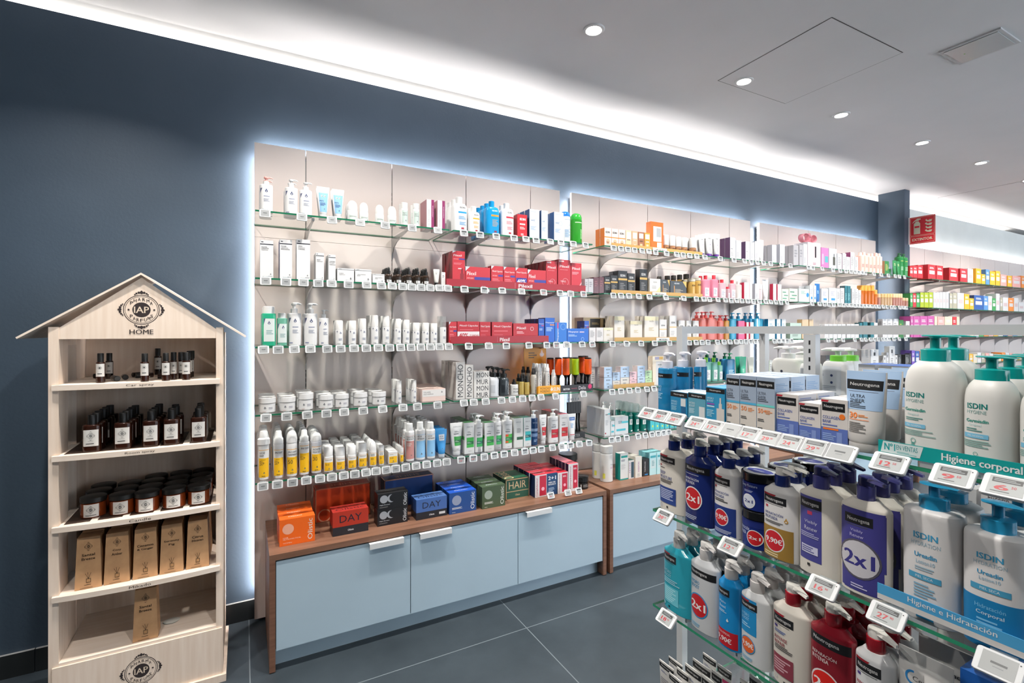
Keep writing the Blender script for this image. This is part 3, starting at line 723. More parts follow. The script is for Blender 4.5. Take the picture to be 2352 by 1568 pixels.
DES.update({
 'pump_coral': ('bot', 'white pump bottle with coral-necked pump', dict(bf=.76, cap='pump', cc='f2f0ee', cc2='f2b0a8', sh='fl', n=2.3, F=pharma(), name='pump_bottle')),
 'pump_white': ('bot', 'white pump bottle with drop emblem', dict(bf=.75, cap='pump', sh='fl', n=2.2, F=pharma(), name='pump_bottle')),
 'pump_slim': ('bot', 'slim white pump bottle with drop emblem', dict(bf=.76, cap='pump', sh='fl', F=pharma(.62, .78, .13), name='pump_bottle')),
 'tube_eyes': ('tube', 'white tube with blue eyed label', dict(dd=.034, cf=.12, F=[('R', .12, .08, .9, .78, '86b4dc'), ('C', .38, .66, .07, 'f4f4f4'), ('C', .64, .66, .07, 'f4f4f4'), ('C', .4, .655, .035, '22262c'), ('C', .66, .655, .035, '22262c'), T(.36, .48, .06, 'PASTA', '22304a', w=.38, b=1), ('L', .2, .8, .42, .3, 3, '3b557c'), ('D', .6, .18, .05, '22304a')])),
 'rollon': ('bot', 'white domed roll-on bottle', dict(bf=.52, cap='dome', cc='f0efed', sh='fl', F=[('R', .12, .1, .9, .62, 'dfe9e4'), T(.5, .42, .13, 'DESODORANT', '3d4a48', w=.66, b=1), ('D', .8, .2, .05, '333')], name='roll_on_bottle')),
 'mint_bottle': ('bot', 'small white bottle with mint label', dict(bf=.78, cap='over', cc='f0f0ee', sh='fl', F=[('R', .1, .2, .95, .85, 'd3e3dc'), T(.45, .7, .06, 'MATT', '2e3a38', w=.5, b=1), T(.48, .6, .06, 'CONTROL', '2e3a38', w=.66, b=1), ('D', .6, .3, .08, '333')])),
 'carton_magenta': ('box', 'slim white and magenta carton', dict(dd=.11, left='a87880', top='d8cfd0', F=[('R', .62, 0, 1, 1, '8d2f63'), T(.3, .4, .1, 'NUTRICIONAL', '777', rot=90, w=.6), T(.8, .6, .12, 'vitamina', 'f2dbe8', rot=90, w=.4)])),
 'c_oleo': ('box', 'tall white carton reading OLEOGEL', dict(dd=.05, left='dcdcdf', F=LBL(box_ph(0,), .1, .82, .028, ['OLEOGEL', 'LIMPIADOR', 'OSMÓTICO'], '2c2f3a', .56))),
 'c_mousse': ('box', 'tall white carton reading MOUSSE', dict(dd=.05, left='5e6088', F=LBL(box_ph(0,), .1, .83, .028, ['MOUSSE', 'OSMÓTICA', 'RENOVADORA'], '2c2f3a', .72))),
 'c_crema': ('box', 'tall white carton reading CREMA CORPORAL', dict(dd=.055, left='dcdcdf', F=LBL(box_ph(0,), .1, .83, .028, ['CREMA', 'OSMÓTICA', 'CORPORAL'], '2c2f3a', .52))),
 'c_serum': ('box', 'slim white carton reading SÉRUM', dict(dd=.03, F=LBL(box_ph(0,), .12, .75, .042, ['SÉRUM', 'OSMÓTICO'], '2c2f3a', .7))),
 'c_ojos': ('box', 'slim white carton reading CONTORNO DE OJOS', dict(dd=.03, F=LBL(box_ph(0,), .12, .74, .042, ['CONTORNO', 'DE OJOS', 'OSMÓTICO'], '2c2f3a', .82))),
 'c_fluido': ('box', 'low white carton reading FLUIDO', dict(dd=.06, F=LBL(box_ph(0, .25), .12, .62, .07, ['FLUIDO', 'OSMÓTICO'], '2c2f3a', .34))),
 'c_noche': ('box', 'low white carton reading CREMA NOCHE', dict(dd=.06, F=LBL(box_ph(0, .25), .12, .6, .07, ['CREMA OSMÓTICA', 'NOCHE'], '2c2f3a', .52))),
 'c_small': ('box', 'small low white carton with dark band', dict(dd=.05, F=LBL(box_ph(0, .25), .2, .6, .09, ['CREMA OSMÓTICA', 'NOCHE'], '2c2f3a', .62))),
 'dropper': ('bot', 'brown dropper bottle with black cap', dict(c='33251c:g', bf=.58, cap='drop', cc='191919', sh='rd', rn=.009, F=[('R', .05, .12, .95, .75, '2b2420'), ('R', .12, .15, .88, .42, 'e2e2e2'), ('D', .4, .3, .07, '333')], name='dropper_bottle')),
 'tube_cream': ('tube', 'small cream tube with black cap', dict(dd=.022, cc='202020', c='ecebe6', cf=.2, F=[T(.5, .78, .05, 'SÉRUM', '555', w=.4), ('L', .3, .7, .7, .62, 2, '888')])),
 'c_mini': ('box', 'small upright white carton', dict(F=[('L', .2, .8, .8, .6, 3, '888')])),
 'green_big': ('bot', 'clear green square bottle with white label', dict(c='3fc9a0:l', fill='2ec79a', n=5, bf=.82, cap='screw', cc='f4f4f4', sh='fl', rn=.022, F=[('R', .12, .14, .9, .84, 'e6efed'), ('D', .5, .7, .1, '4a5478'), ('P', [(.12,.84),(.24,.84),(.12,.66)], '4e5878'), ('L', .3, .8, .5, .35, 3, '8aa')])),
 'green_small': ('bot', 'small clear green bottle with white label', dict(c='7fc9b0:l', fill='7cc7ae', n=3, bf=.84, cap='screw', cc='f4f4f4', sh='fl', rn=.015, F=[('R', .08, .12, .94, .8, 'e6efed'), ('D', .6, .66, .13, '4a5478'), ('P', [(.08,.8),(.24,.8),(.08,.6)], '4e5878'), ('L', .3, .8, .45, .3, 3, '8aa')])),
 'over_white': ('bot', 'white cylindrical bottle with drop emblem', dict(bf=.62, cap='over', cc='f3f2f0', sh='fl', F=[('D', .62, .78, .12, '4a5478'), ('P', [(.12,.92),(.24,.92),(.16,.78)], '555b70'), ('L', .35, .85, .45, .3, 3, 'a3a7b5'), ('L', .2, .7, .12, .06, 1, '999')])),
 'over_clear': ('bot', 'white bottle under a clear overcap', dict(bf=.6, cap='over', cc='e4e6e6:t', sh='fl', F=[('D', .6, .78, .12, '4a5478'), ('L', .35, .85, .45, .3, 3, 'a3a7b5')])),
 'jar_drop': ('jar', 'wide white cream jar with drop emblem', dict(lf=.36, F=[('D', .34, .5, .06, '4a4e58'), ('L', .55, .85, .6, .35, 3, 'a8a6b0'), ('L', .2, .4, .14, .1, 1, 'd08a80')])),
 'carton_pink': ('box', 'low pink and white COLLAGEN carton', dict(dd=.09, c='e6cdc4', top='e3c8bf', F=[('R', 0, .4, 1, .95, 'f2efec'), T(.05, .76, .1, 'COLLAGEN', '3f4046', al='L', w=.3, b=1), T(.05, .6, .1, 'AGE FORMULA', '3f4046', al='L', w=.42, b=1), ('D', .84, .72, .03, '333')])),
})
def sun(l1, l2, n, y=.62, lw=.6):
    o = [('R', .06, .08, .94, y+.22, 'f6f6f4'), ('R', .06, y+.22, .94, y+.235, 'e9a82a'), ('R', .06, .08, .94, y, 'f4be1e')]
    o.append(T(.14, y+.15, .055, l1, '2b2e3c', al='L', w=lw, b=1))
    if l2: o.append(T(.14, y+.07, .055, l2, '2b2e3c', al='L', w=lw*.8 if len(l2) < len(l1) else lw*1.05, b=1))
    o += [T(.14, y-.14, .12, n, '2b2e3c', al='L', w=.4, b=0), ('L', .2, .8, y-.04, y-.055, 1, '8a7020'), ('D', .52, .2, .07, '2b2e3c'), ('L', .3, .8, .13, .1, 1, '6b5a20')]
    return o
DES.update({
 'sun_baby': ('bot', 'sun lotion bottle reading LECHE BABY 50', dict(bf=.73, cap='spray', rn=.02, sh='sq', F=sun('LECHE', 'BABY', '50+', lw=.45))),
 'sun_spraybaby': ('bot', 'sun spray bottle reading SPRAY BABY 50', dict(bf=.73, cap='spray', rn=.016, sh='sq', F=sun('SPRAY BABY', None, '50+', .6, .72))),
 'sun_cuerpo': ('bot', 'domed sun spray reading SPRAY CUERPO 50', dict(bf=.74, cap='dome', rn=.02, sh='rd', F=sun('SPRAY CUERPO', 'TRANSPARENTE', '50', .58, .76))),
 'sun_solar': ('bot', 'sun spray bottle reading SPRAY SOLAR 50', dict(bf=.74, cap='spray', rn=.015, sh='sq', F=sun('SPRAY SOLAR', None, '50+', .66, .76))),
 'sun_aceite': ('bot', 'silver sun oil spray reading ACEITE SOLAR 30', dict(c='dfe0e6:g', bf=.8, cap='dome', rn=.02, sh='sq', F=sun('ACEITE', 'SOLAR SECO', '30', .6, .7))),
 'sun_face': ('bot', 'small yellow-labelled facial sun cream bottle', dict(bf=.62, cap='over', sh='fl', n=2.4, F=sun('FLUIDO FACIAL', None, '50', .62, .75))),
 'sun_face2': ('bot', 'small yellow-labelled sun cream bottle with rounded cap', dict(bf=.62, cap='dome', sh='fl', F=sun('CREMA', 'FACIAL', '50+', .62, .5))),
 'sun_tube': ('bot', 'very small yellow-labelled sun tube', dict(bf=.9, cap='over', sh='fl', F=sun('COLOR', 'FACIAL', '50+', .55, .6))),
 'sun_stick': ('box', 'small low yellow-labelled sun stick carton', dict(dd=.03, F=sun('STICK', None, '50', .62, .4))),
 'sun_slim': ('bot', 'thin yellow-labelled sun stick', dict(bf=.85, cap='over', sh='fl', F=sun('LAB', None, '50', .6, .6))),
 'after_pink': ('bot', 'white bottle with dusty pink label', dict(bf=.8, cap='taper', rn=.016, sh='sq', F=[('R', .06, .08, .94, .68, 'c68b85'), ('R', .06, .84, .94, .85, 'c68b85'), T(.12, .8, .04, 'CREMA ULTRA', '333', al='L', w=.7, b=1), T(.12, .74, .04, 'BRONCEADORA', '333', al='L', w=.76, b=1), ('L', .12, .6, .62, .5, 4, 'f0e0dc'), ('D', .55, .2, .06, '333')])),
 'after_blue': ('bot', 'white bottle with pale blue AFTERSUN label', dict(bf=.8, cap='taper', rn=.016, sh='sq', F=[('R', .06, .08, .94, .64, '8fc3ea'), ('R', .06, .84, .94, .85, '8fc3ea'), T(.12, .79, .045, 'LECHE', '333', al='L', w=.4, b=1), T(.12, .71, .045, 'AFTERSUN', '333', al='L', w=.66, b=1), ('D', .5, .2, .07, '223')])),
 'tube_after': ('tube', 'bright blue tube with white label block', dict(dd=.035, c='3f97d8', cc='e8f0f6', cf=.12, F=[('R', .2, .55, .75, .8, 'e8f0f8'), T(.46, .72, .05, 'LECHE', '335', w=.36, b=1), T(.48, .63, .05, 'AFTERSUN', '335', w=.44, b=1), ('D', .5, .2, .06, '123a60')])),
})
def isd(c, band, x=.55): return [T(x+.06, .86, .055, 'ISDIN', '33363c', w=.38, b=2), ('R', .32, .66, .92, .72, band), ('L', .34, .9, .56, .44, 3, c), ('L', .4, .85, .36, .24, 3, c), ('R', .52, .1, .72, .16, 'a8283a')]
DES.update({
 'isd_white': ('bot', 'large white bottle with blue band', dict(bf=.8, cap='screw', rn=.017, sh='dm', n=3.4, dd=.06, F=isd('5d9fd0', '1d9ad8'))),
 'isd_orange': ('bot', 'shorter white bottle with yellow band', dict(bf=.78, cap='screw', rn=.015, sh='dm', n=3.4, dd=.05, F=isd('eab060', 'f0a91e'))),
 'isd_blue': ('bot', 'bright blue bottle with orange band', dict(c='1c94d2:g', cc='1c94d2:g', bf=.82, cap='screw', rn=.015, sh='dm', n=3.4, dd=.055, F=[T(.6, .86, .055, 'ISDIN', 'c6e0f0', w=.38, b=2), ('R', .34, .66, .92, .72, 'e39322'), ('L', .42, .88, .56, .3, 6, '9a9a8a'), ('R', .55, .1, .75, .16, '7a3050')])),
 'isd_red': ('bot', 'white bottle with short red band', dict(bf=.82, cap='screw', rn=.015, sh='dm', n=3.4, dd=.055, F=isd('d06070', 'c02a40'))),
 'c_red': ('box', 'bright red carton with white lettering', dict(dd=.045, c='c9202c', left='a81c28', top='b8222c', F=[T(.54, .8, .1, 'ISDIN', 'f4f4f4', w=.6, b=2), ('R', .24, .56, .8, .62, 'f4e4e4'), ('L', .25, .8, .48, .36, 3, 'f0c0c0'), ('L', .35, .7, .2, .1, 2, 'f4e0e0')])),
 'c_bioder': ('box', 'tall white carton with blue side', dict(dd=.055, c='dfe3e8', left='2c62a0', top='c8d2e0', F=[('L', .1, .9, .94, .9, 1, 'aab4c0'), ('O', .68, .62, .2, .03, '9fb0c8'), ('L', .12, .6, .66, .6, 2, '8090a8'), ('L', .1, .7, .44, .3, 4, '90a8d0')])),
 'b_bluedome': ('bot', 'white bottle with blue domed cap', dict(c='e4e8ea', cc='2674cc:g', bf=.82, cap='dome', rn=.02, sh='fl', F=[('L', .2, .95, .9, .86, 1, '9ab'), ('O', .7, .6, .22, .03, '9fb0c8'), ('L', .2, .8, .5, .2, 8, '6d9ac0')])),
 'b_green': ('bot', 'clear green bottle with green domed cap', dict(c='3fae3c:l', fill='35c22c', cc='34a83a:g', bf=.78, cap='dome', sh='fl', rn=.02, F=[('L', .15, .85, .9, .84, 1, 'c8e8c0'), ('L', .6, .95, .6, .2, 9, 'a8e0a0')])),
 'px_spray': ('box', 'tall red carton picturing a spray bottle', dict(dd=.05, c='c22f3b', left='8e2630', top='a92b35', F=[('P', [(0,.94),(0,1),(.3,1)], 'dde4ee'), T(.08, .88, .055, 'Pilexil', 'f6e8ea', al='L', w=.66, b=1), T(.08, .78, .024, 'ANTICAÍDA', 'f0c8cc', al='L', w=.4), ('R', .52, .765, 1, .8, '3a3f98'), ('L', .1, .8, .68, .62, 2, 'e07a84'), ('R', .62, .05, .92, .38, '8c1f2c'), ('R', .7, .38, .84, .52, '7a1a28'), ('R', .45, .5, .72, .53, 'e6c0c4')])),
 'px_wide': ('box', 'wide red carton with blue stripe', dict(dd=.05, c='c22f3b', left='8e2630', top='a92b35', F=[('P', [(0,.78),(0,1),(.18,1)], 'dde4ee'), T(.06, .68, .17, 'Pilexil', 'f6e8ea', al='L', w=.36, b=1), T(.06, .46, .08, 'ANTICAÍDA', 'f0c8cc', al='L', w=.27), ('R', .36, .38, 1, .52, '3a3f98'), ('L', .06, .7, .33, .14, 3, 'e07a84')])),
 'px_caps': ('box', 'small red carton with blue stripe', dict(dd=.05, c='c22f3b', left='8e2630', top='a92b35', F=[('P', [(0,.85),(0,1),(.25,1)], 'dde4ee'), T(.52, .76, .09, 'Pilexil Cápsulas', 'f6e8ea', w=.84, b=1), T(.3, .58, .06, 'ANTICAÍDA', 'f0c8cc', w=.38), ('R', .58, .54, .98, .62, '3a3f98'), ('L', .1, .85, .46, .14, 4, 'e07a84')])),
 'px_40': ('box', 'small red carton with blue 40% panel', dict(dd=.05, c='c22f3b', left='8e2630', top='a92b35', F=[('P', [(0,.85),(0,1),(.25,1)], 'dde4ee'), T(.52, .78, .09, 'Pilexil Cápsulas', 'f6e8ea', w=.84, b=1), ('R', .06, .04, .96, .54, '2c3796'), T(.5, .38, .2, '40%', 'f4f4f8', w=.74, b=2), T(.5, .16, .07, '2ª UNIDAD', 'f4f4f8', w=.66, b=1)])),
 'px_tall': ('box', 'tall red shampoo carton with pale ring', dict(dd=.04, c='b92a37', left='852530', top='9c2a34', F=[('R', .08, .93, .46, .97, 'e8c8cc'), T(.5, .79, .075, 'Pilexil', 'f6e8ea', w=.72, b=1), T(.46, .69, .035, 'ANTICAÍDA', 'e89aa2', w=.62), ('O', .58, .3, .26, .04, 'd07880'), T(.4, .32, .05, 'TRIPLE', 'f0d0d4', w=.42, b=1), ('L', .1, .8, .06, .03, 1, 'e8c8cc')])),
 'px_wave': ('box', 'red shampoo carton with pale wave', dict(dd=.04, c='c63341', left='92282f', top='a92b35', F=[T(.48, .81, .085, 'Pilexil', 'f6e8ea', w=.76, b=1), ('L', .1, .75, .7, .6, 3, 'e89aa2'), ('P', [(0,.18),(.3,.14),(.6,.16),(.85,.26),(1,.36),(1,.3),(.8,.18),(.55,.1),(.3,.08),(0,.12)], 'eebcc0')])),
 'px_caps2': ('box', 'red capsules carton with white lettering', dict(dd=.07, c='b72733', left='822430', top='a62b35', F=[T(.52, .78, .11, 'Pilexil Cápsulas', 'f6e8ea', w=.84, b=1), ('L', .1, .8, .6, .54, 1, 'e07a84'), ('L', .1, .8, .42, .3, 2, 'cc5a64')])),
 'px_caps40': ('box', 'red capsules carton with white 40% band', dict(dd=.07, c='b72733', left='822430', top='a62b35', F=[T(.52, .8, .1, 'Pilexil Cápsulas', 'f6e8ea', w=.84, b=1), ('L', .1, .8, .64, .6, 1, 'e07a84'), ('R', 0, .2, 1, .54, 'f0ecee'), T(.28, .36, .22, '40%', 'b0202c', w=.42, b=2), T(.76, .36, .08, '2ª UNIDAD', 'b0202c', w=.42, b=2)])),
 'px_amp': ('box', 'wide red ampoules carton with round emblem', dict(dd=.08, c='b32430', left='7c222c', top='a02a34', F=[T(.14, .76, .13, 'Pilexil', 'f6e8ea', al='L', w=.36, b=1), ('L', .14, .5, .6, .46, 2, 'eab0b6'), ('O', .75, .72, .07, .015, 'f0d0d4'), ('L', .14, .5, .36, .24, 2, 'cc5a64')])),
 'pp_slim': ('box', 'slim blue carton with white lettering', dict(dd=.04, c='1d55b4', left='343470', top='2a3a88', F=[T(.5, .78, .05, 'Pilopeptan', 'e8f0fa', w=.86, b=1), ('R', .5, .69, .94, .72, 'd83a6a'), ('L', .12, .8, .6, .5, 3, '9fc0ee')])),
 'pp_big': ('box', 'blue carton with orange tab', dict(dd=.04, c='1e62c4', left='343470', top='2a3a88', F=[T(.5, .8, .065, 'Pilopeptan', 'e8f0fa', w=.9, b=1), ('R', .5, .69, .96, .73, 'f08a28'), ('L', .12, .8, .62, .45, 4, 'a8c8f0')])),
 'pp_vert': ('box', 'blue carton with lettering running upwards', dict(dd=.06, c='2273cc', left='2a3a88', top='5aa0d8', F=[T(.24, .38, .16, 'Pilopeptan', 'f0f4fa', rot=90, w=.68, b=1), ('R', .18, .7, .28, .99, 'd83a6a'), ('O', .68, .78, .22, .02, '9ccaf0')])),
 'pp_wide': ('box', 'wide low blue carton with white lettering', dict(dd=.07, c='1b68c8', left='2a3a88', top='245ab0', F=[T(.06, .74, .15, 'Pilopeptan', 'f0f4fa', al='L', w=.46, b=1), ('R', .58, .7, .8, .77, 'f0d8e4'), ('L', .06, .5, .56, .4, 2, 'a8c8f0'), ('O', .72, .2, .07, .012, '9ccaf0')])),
})
def mon(o=None): return [T(.5, .5, .62, 'MONCHO', '23252a', rot=90, w=.88, b=0), T(.86, .3, .04, 'MORENO', '666', rot=90, w=.4)]
DES.update({
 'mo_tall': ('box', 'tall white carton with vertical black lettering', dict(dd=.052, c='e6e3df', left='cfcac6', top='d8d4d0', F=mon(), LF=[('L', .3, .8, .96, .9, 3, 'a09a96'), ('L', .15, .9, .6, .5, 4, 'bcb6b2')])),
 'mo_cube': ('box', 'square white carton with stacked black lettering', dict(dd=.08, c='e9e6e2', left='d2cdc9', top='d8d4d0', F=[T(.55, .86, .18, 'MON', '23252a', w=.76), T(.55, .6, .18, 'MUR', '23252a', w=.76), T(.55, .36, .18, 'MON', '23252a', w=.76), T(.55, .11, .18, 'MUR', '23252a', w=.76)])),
 'mo_pump': ('bot', 'round white pump bottle with black pump', dict(c='e8ebf0', cc='181818', bf=.66, cap='pump', sh='rd', rn=.016, F=[('R', .1, .2, .45, .6, 'd0d4da'), T(.86, .4, .16, 'MONCHO', '23252a', rot=90, w=.6)], name='pump_bottle')),
 'mo_pumpb': ('bot', 'dark clear pump bottle with black pump', dict(c='3b4247:g', cc='181818', bf=.68, cap='pump', sh='rd', rn=.016, F=[('R', .1, .2, .4, .6, '20262c'), T(.8, .42, .2, 'MONCHO', 'c8d0d4', rot=90, w=.66)], name='pump_bottle')),
 'mo_jar': ('bot', 'squat white jar with black dropper top', dict(c='eeeeec', cc='161616', bf=.66, cap='drop', sh='fl', rn=.011, F=[T(.55, .6, .17, 'MONC', '33353a', w=.7), T(.55, .33, .17, 'MORE', '33353a', w=.7)], name='dropper_bottle')),
 'mo_gold': ('bot', 'gold oil bottle with black dropper', dict(c='d8c070:l', fill='c9a843', cc='161616', bf=.62, cap='drop', sh='sq', rn=.01, name='dropper_bottle')),
 'mo_spray': ('bot', 'silver spray bottle with vertical lettering', dict(c='b9b4aa:g', cc='1c1c1c', bf=.76, cap='spray', sh='rd', rn=.01, F=[T(.6, .45, .3, 'MONCHO', '25272b', rot=90, w=.74)], name='spray_bottle')),
 'mo_white': ('bot', 'white spray bottle with vertical lettering', dict(c='ebeae8', cc='f2f2f2', bf=.74, cap='spray', sh='rd', rn=.01, F=[T(.5, .5, .34, 'MONCHO', '25272b', rot=90, w=.8)], name='spray_bottle')),
})
def derc(c1, c2, b=.0): return [T(.55, .86, .04, 'DERCOS', '6a7076', w=.6), ('L', .3, .7, .72, .66, 2, '888'), ('R', .22, .6, .66, .625, '50565c'), ('R', .22, .2, .96, .52, c1), ('R', .22, .3, .96, .4, c2), ('L', .28, .7, .38, .33, 2, 'a8c8b0'), ('L', .4, .8, .1, .07, 1, 'aaa')]
DES.update({
 'dc_tube': ('tube', 'white tube with green label', dict(dd=.036, F=derc('3c9e48', '1f6b3c'))),
 'dc_box': ('box', 'tall white and green carton', dict(dd=.04, c='e8e9e8', top='2c6a38', left='d6d8d4', F=derc('3fa84a', '1f6b3c'), LF=[('R', 0, .45, 1, .56, '3c9e48')])),
 'dc_pump': ('bot', 'white pump bottle with green label', dict(bf=.78, cap='pump', sh='fl', n=2.4, dd=.036, rn=.014, F=derc('3fa860', '1d6a58'), name='pump_bottle')),
 'dc_big': ('bot', 'larger white pump bottle with orange corner label', dict(bf=.77, cap='pump', sh='fl', n=2.4, dd=.04, rn=.014, F=derc('4ab04c', '1d6a40') + [('R', .22, .44, .5, .52, 'd8542c'), ('R', .22, .22, .5, .28, 'd8542c')], name='pump_bottle')),
 'dc_white': ('box', 'plain white and dark green carton', dict(dd=.04, c='e6e7e4', top='2b5036', F=[T(.5, .86, .04, 'DERCOS', '6a7076', w=.55), ('L', .3, .8, .66, .5, 4, '999'), ('R', .3, .26, .98, .36, '24543a')])),
 'dc_teal': ('box', 'white carton with turquoise label', dict(dd=.04, c='e6e9e8', top='2b6a60', left='3aa090', F=derc('35b0b4', '12525c'))),
 'dc_navy': ('bot', 'navy pump bottle with pale bands', dict(c='20406c:g', cc='e8ecf0', bf=.78, cap='pump', sh='fl', rn=.013, F=[T(.5, .84, .05, 'DERCOS', 'a8bcd4', w=.6), ('R', .05, .52, .95, .62, '8aa4c4'), ('R', .05, .32, .95, .44, '6a88b0'), ('L', .3, .8, .22, .12, 2, '8aa4c4')], name='pump_bottle')),
 'dc_rtube': ('tube', 'white tube with red label', dict(dd=.034, F=derc('c62c34', '9a2228'))),
 'dc_rpump': ('bot', 'white pump bottle with red label', dict(bf=.78, cap='pump', sh='fl', n=2.4, dd=.04, rn=.014, F=derc('c8283a', 'a02028'), name='pump_bottle')),
 'dc_rbox': ('box', 'white and red carton', dict(dd=.04, c='e8e6e6', top='b83038', left='cfc8c4', F=derc('c4282e', '982024'))),
 'du_tube': ('tube', 'white tube with blue emblem', dict(dd=.03, F=[('R', .2, .72, .85, .86, '1f63ae'), T(.52, .79, .06, 'DUCRAY', 'eef4fa', w=.5, b=1), ('L', .25, .7, .6, .4, 4, '7aa6d0'), ('R', .1, .1, .9, .13, 'c04048')])),
})
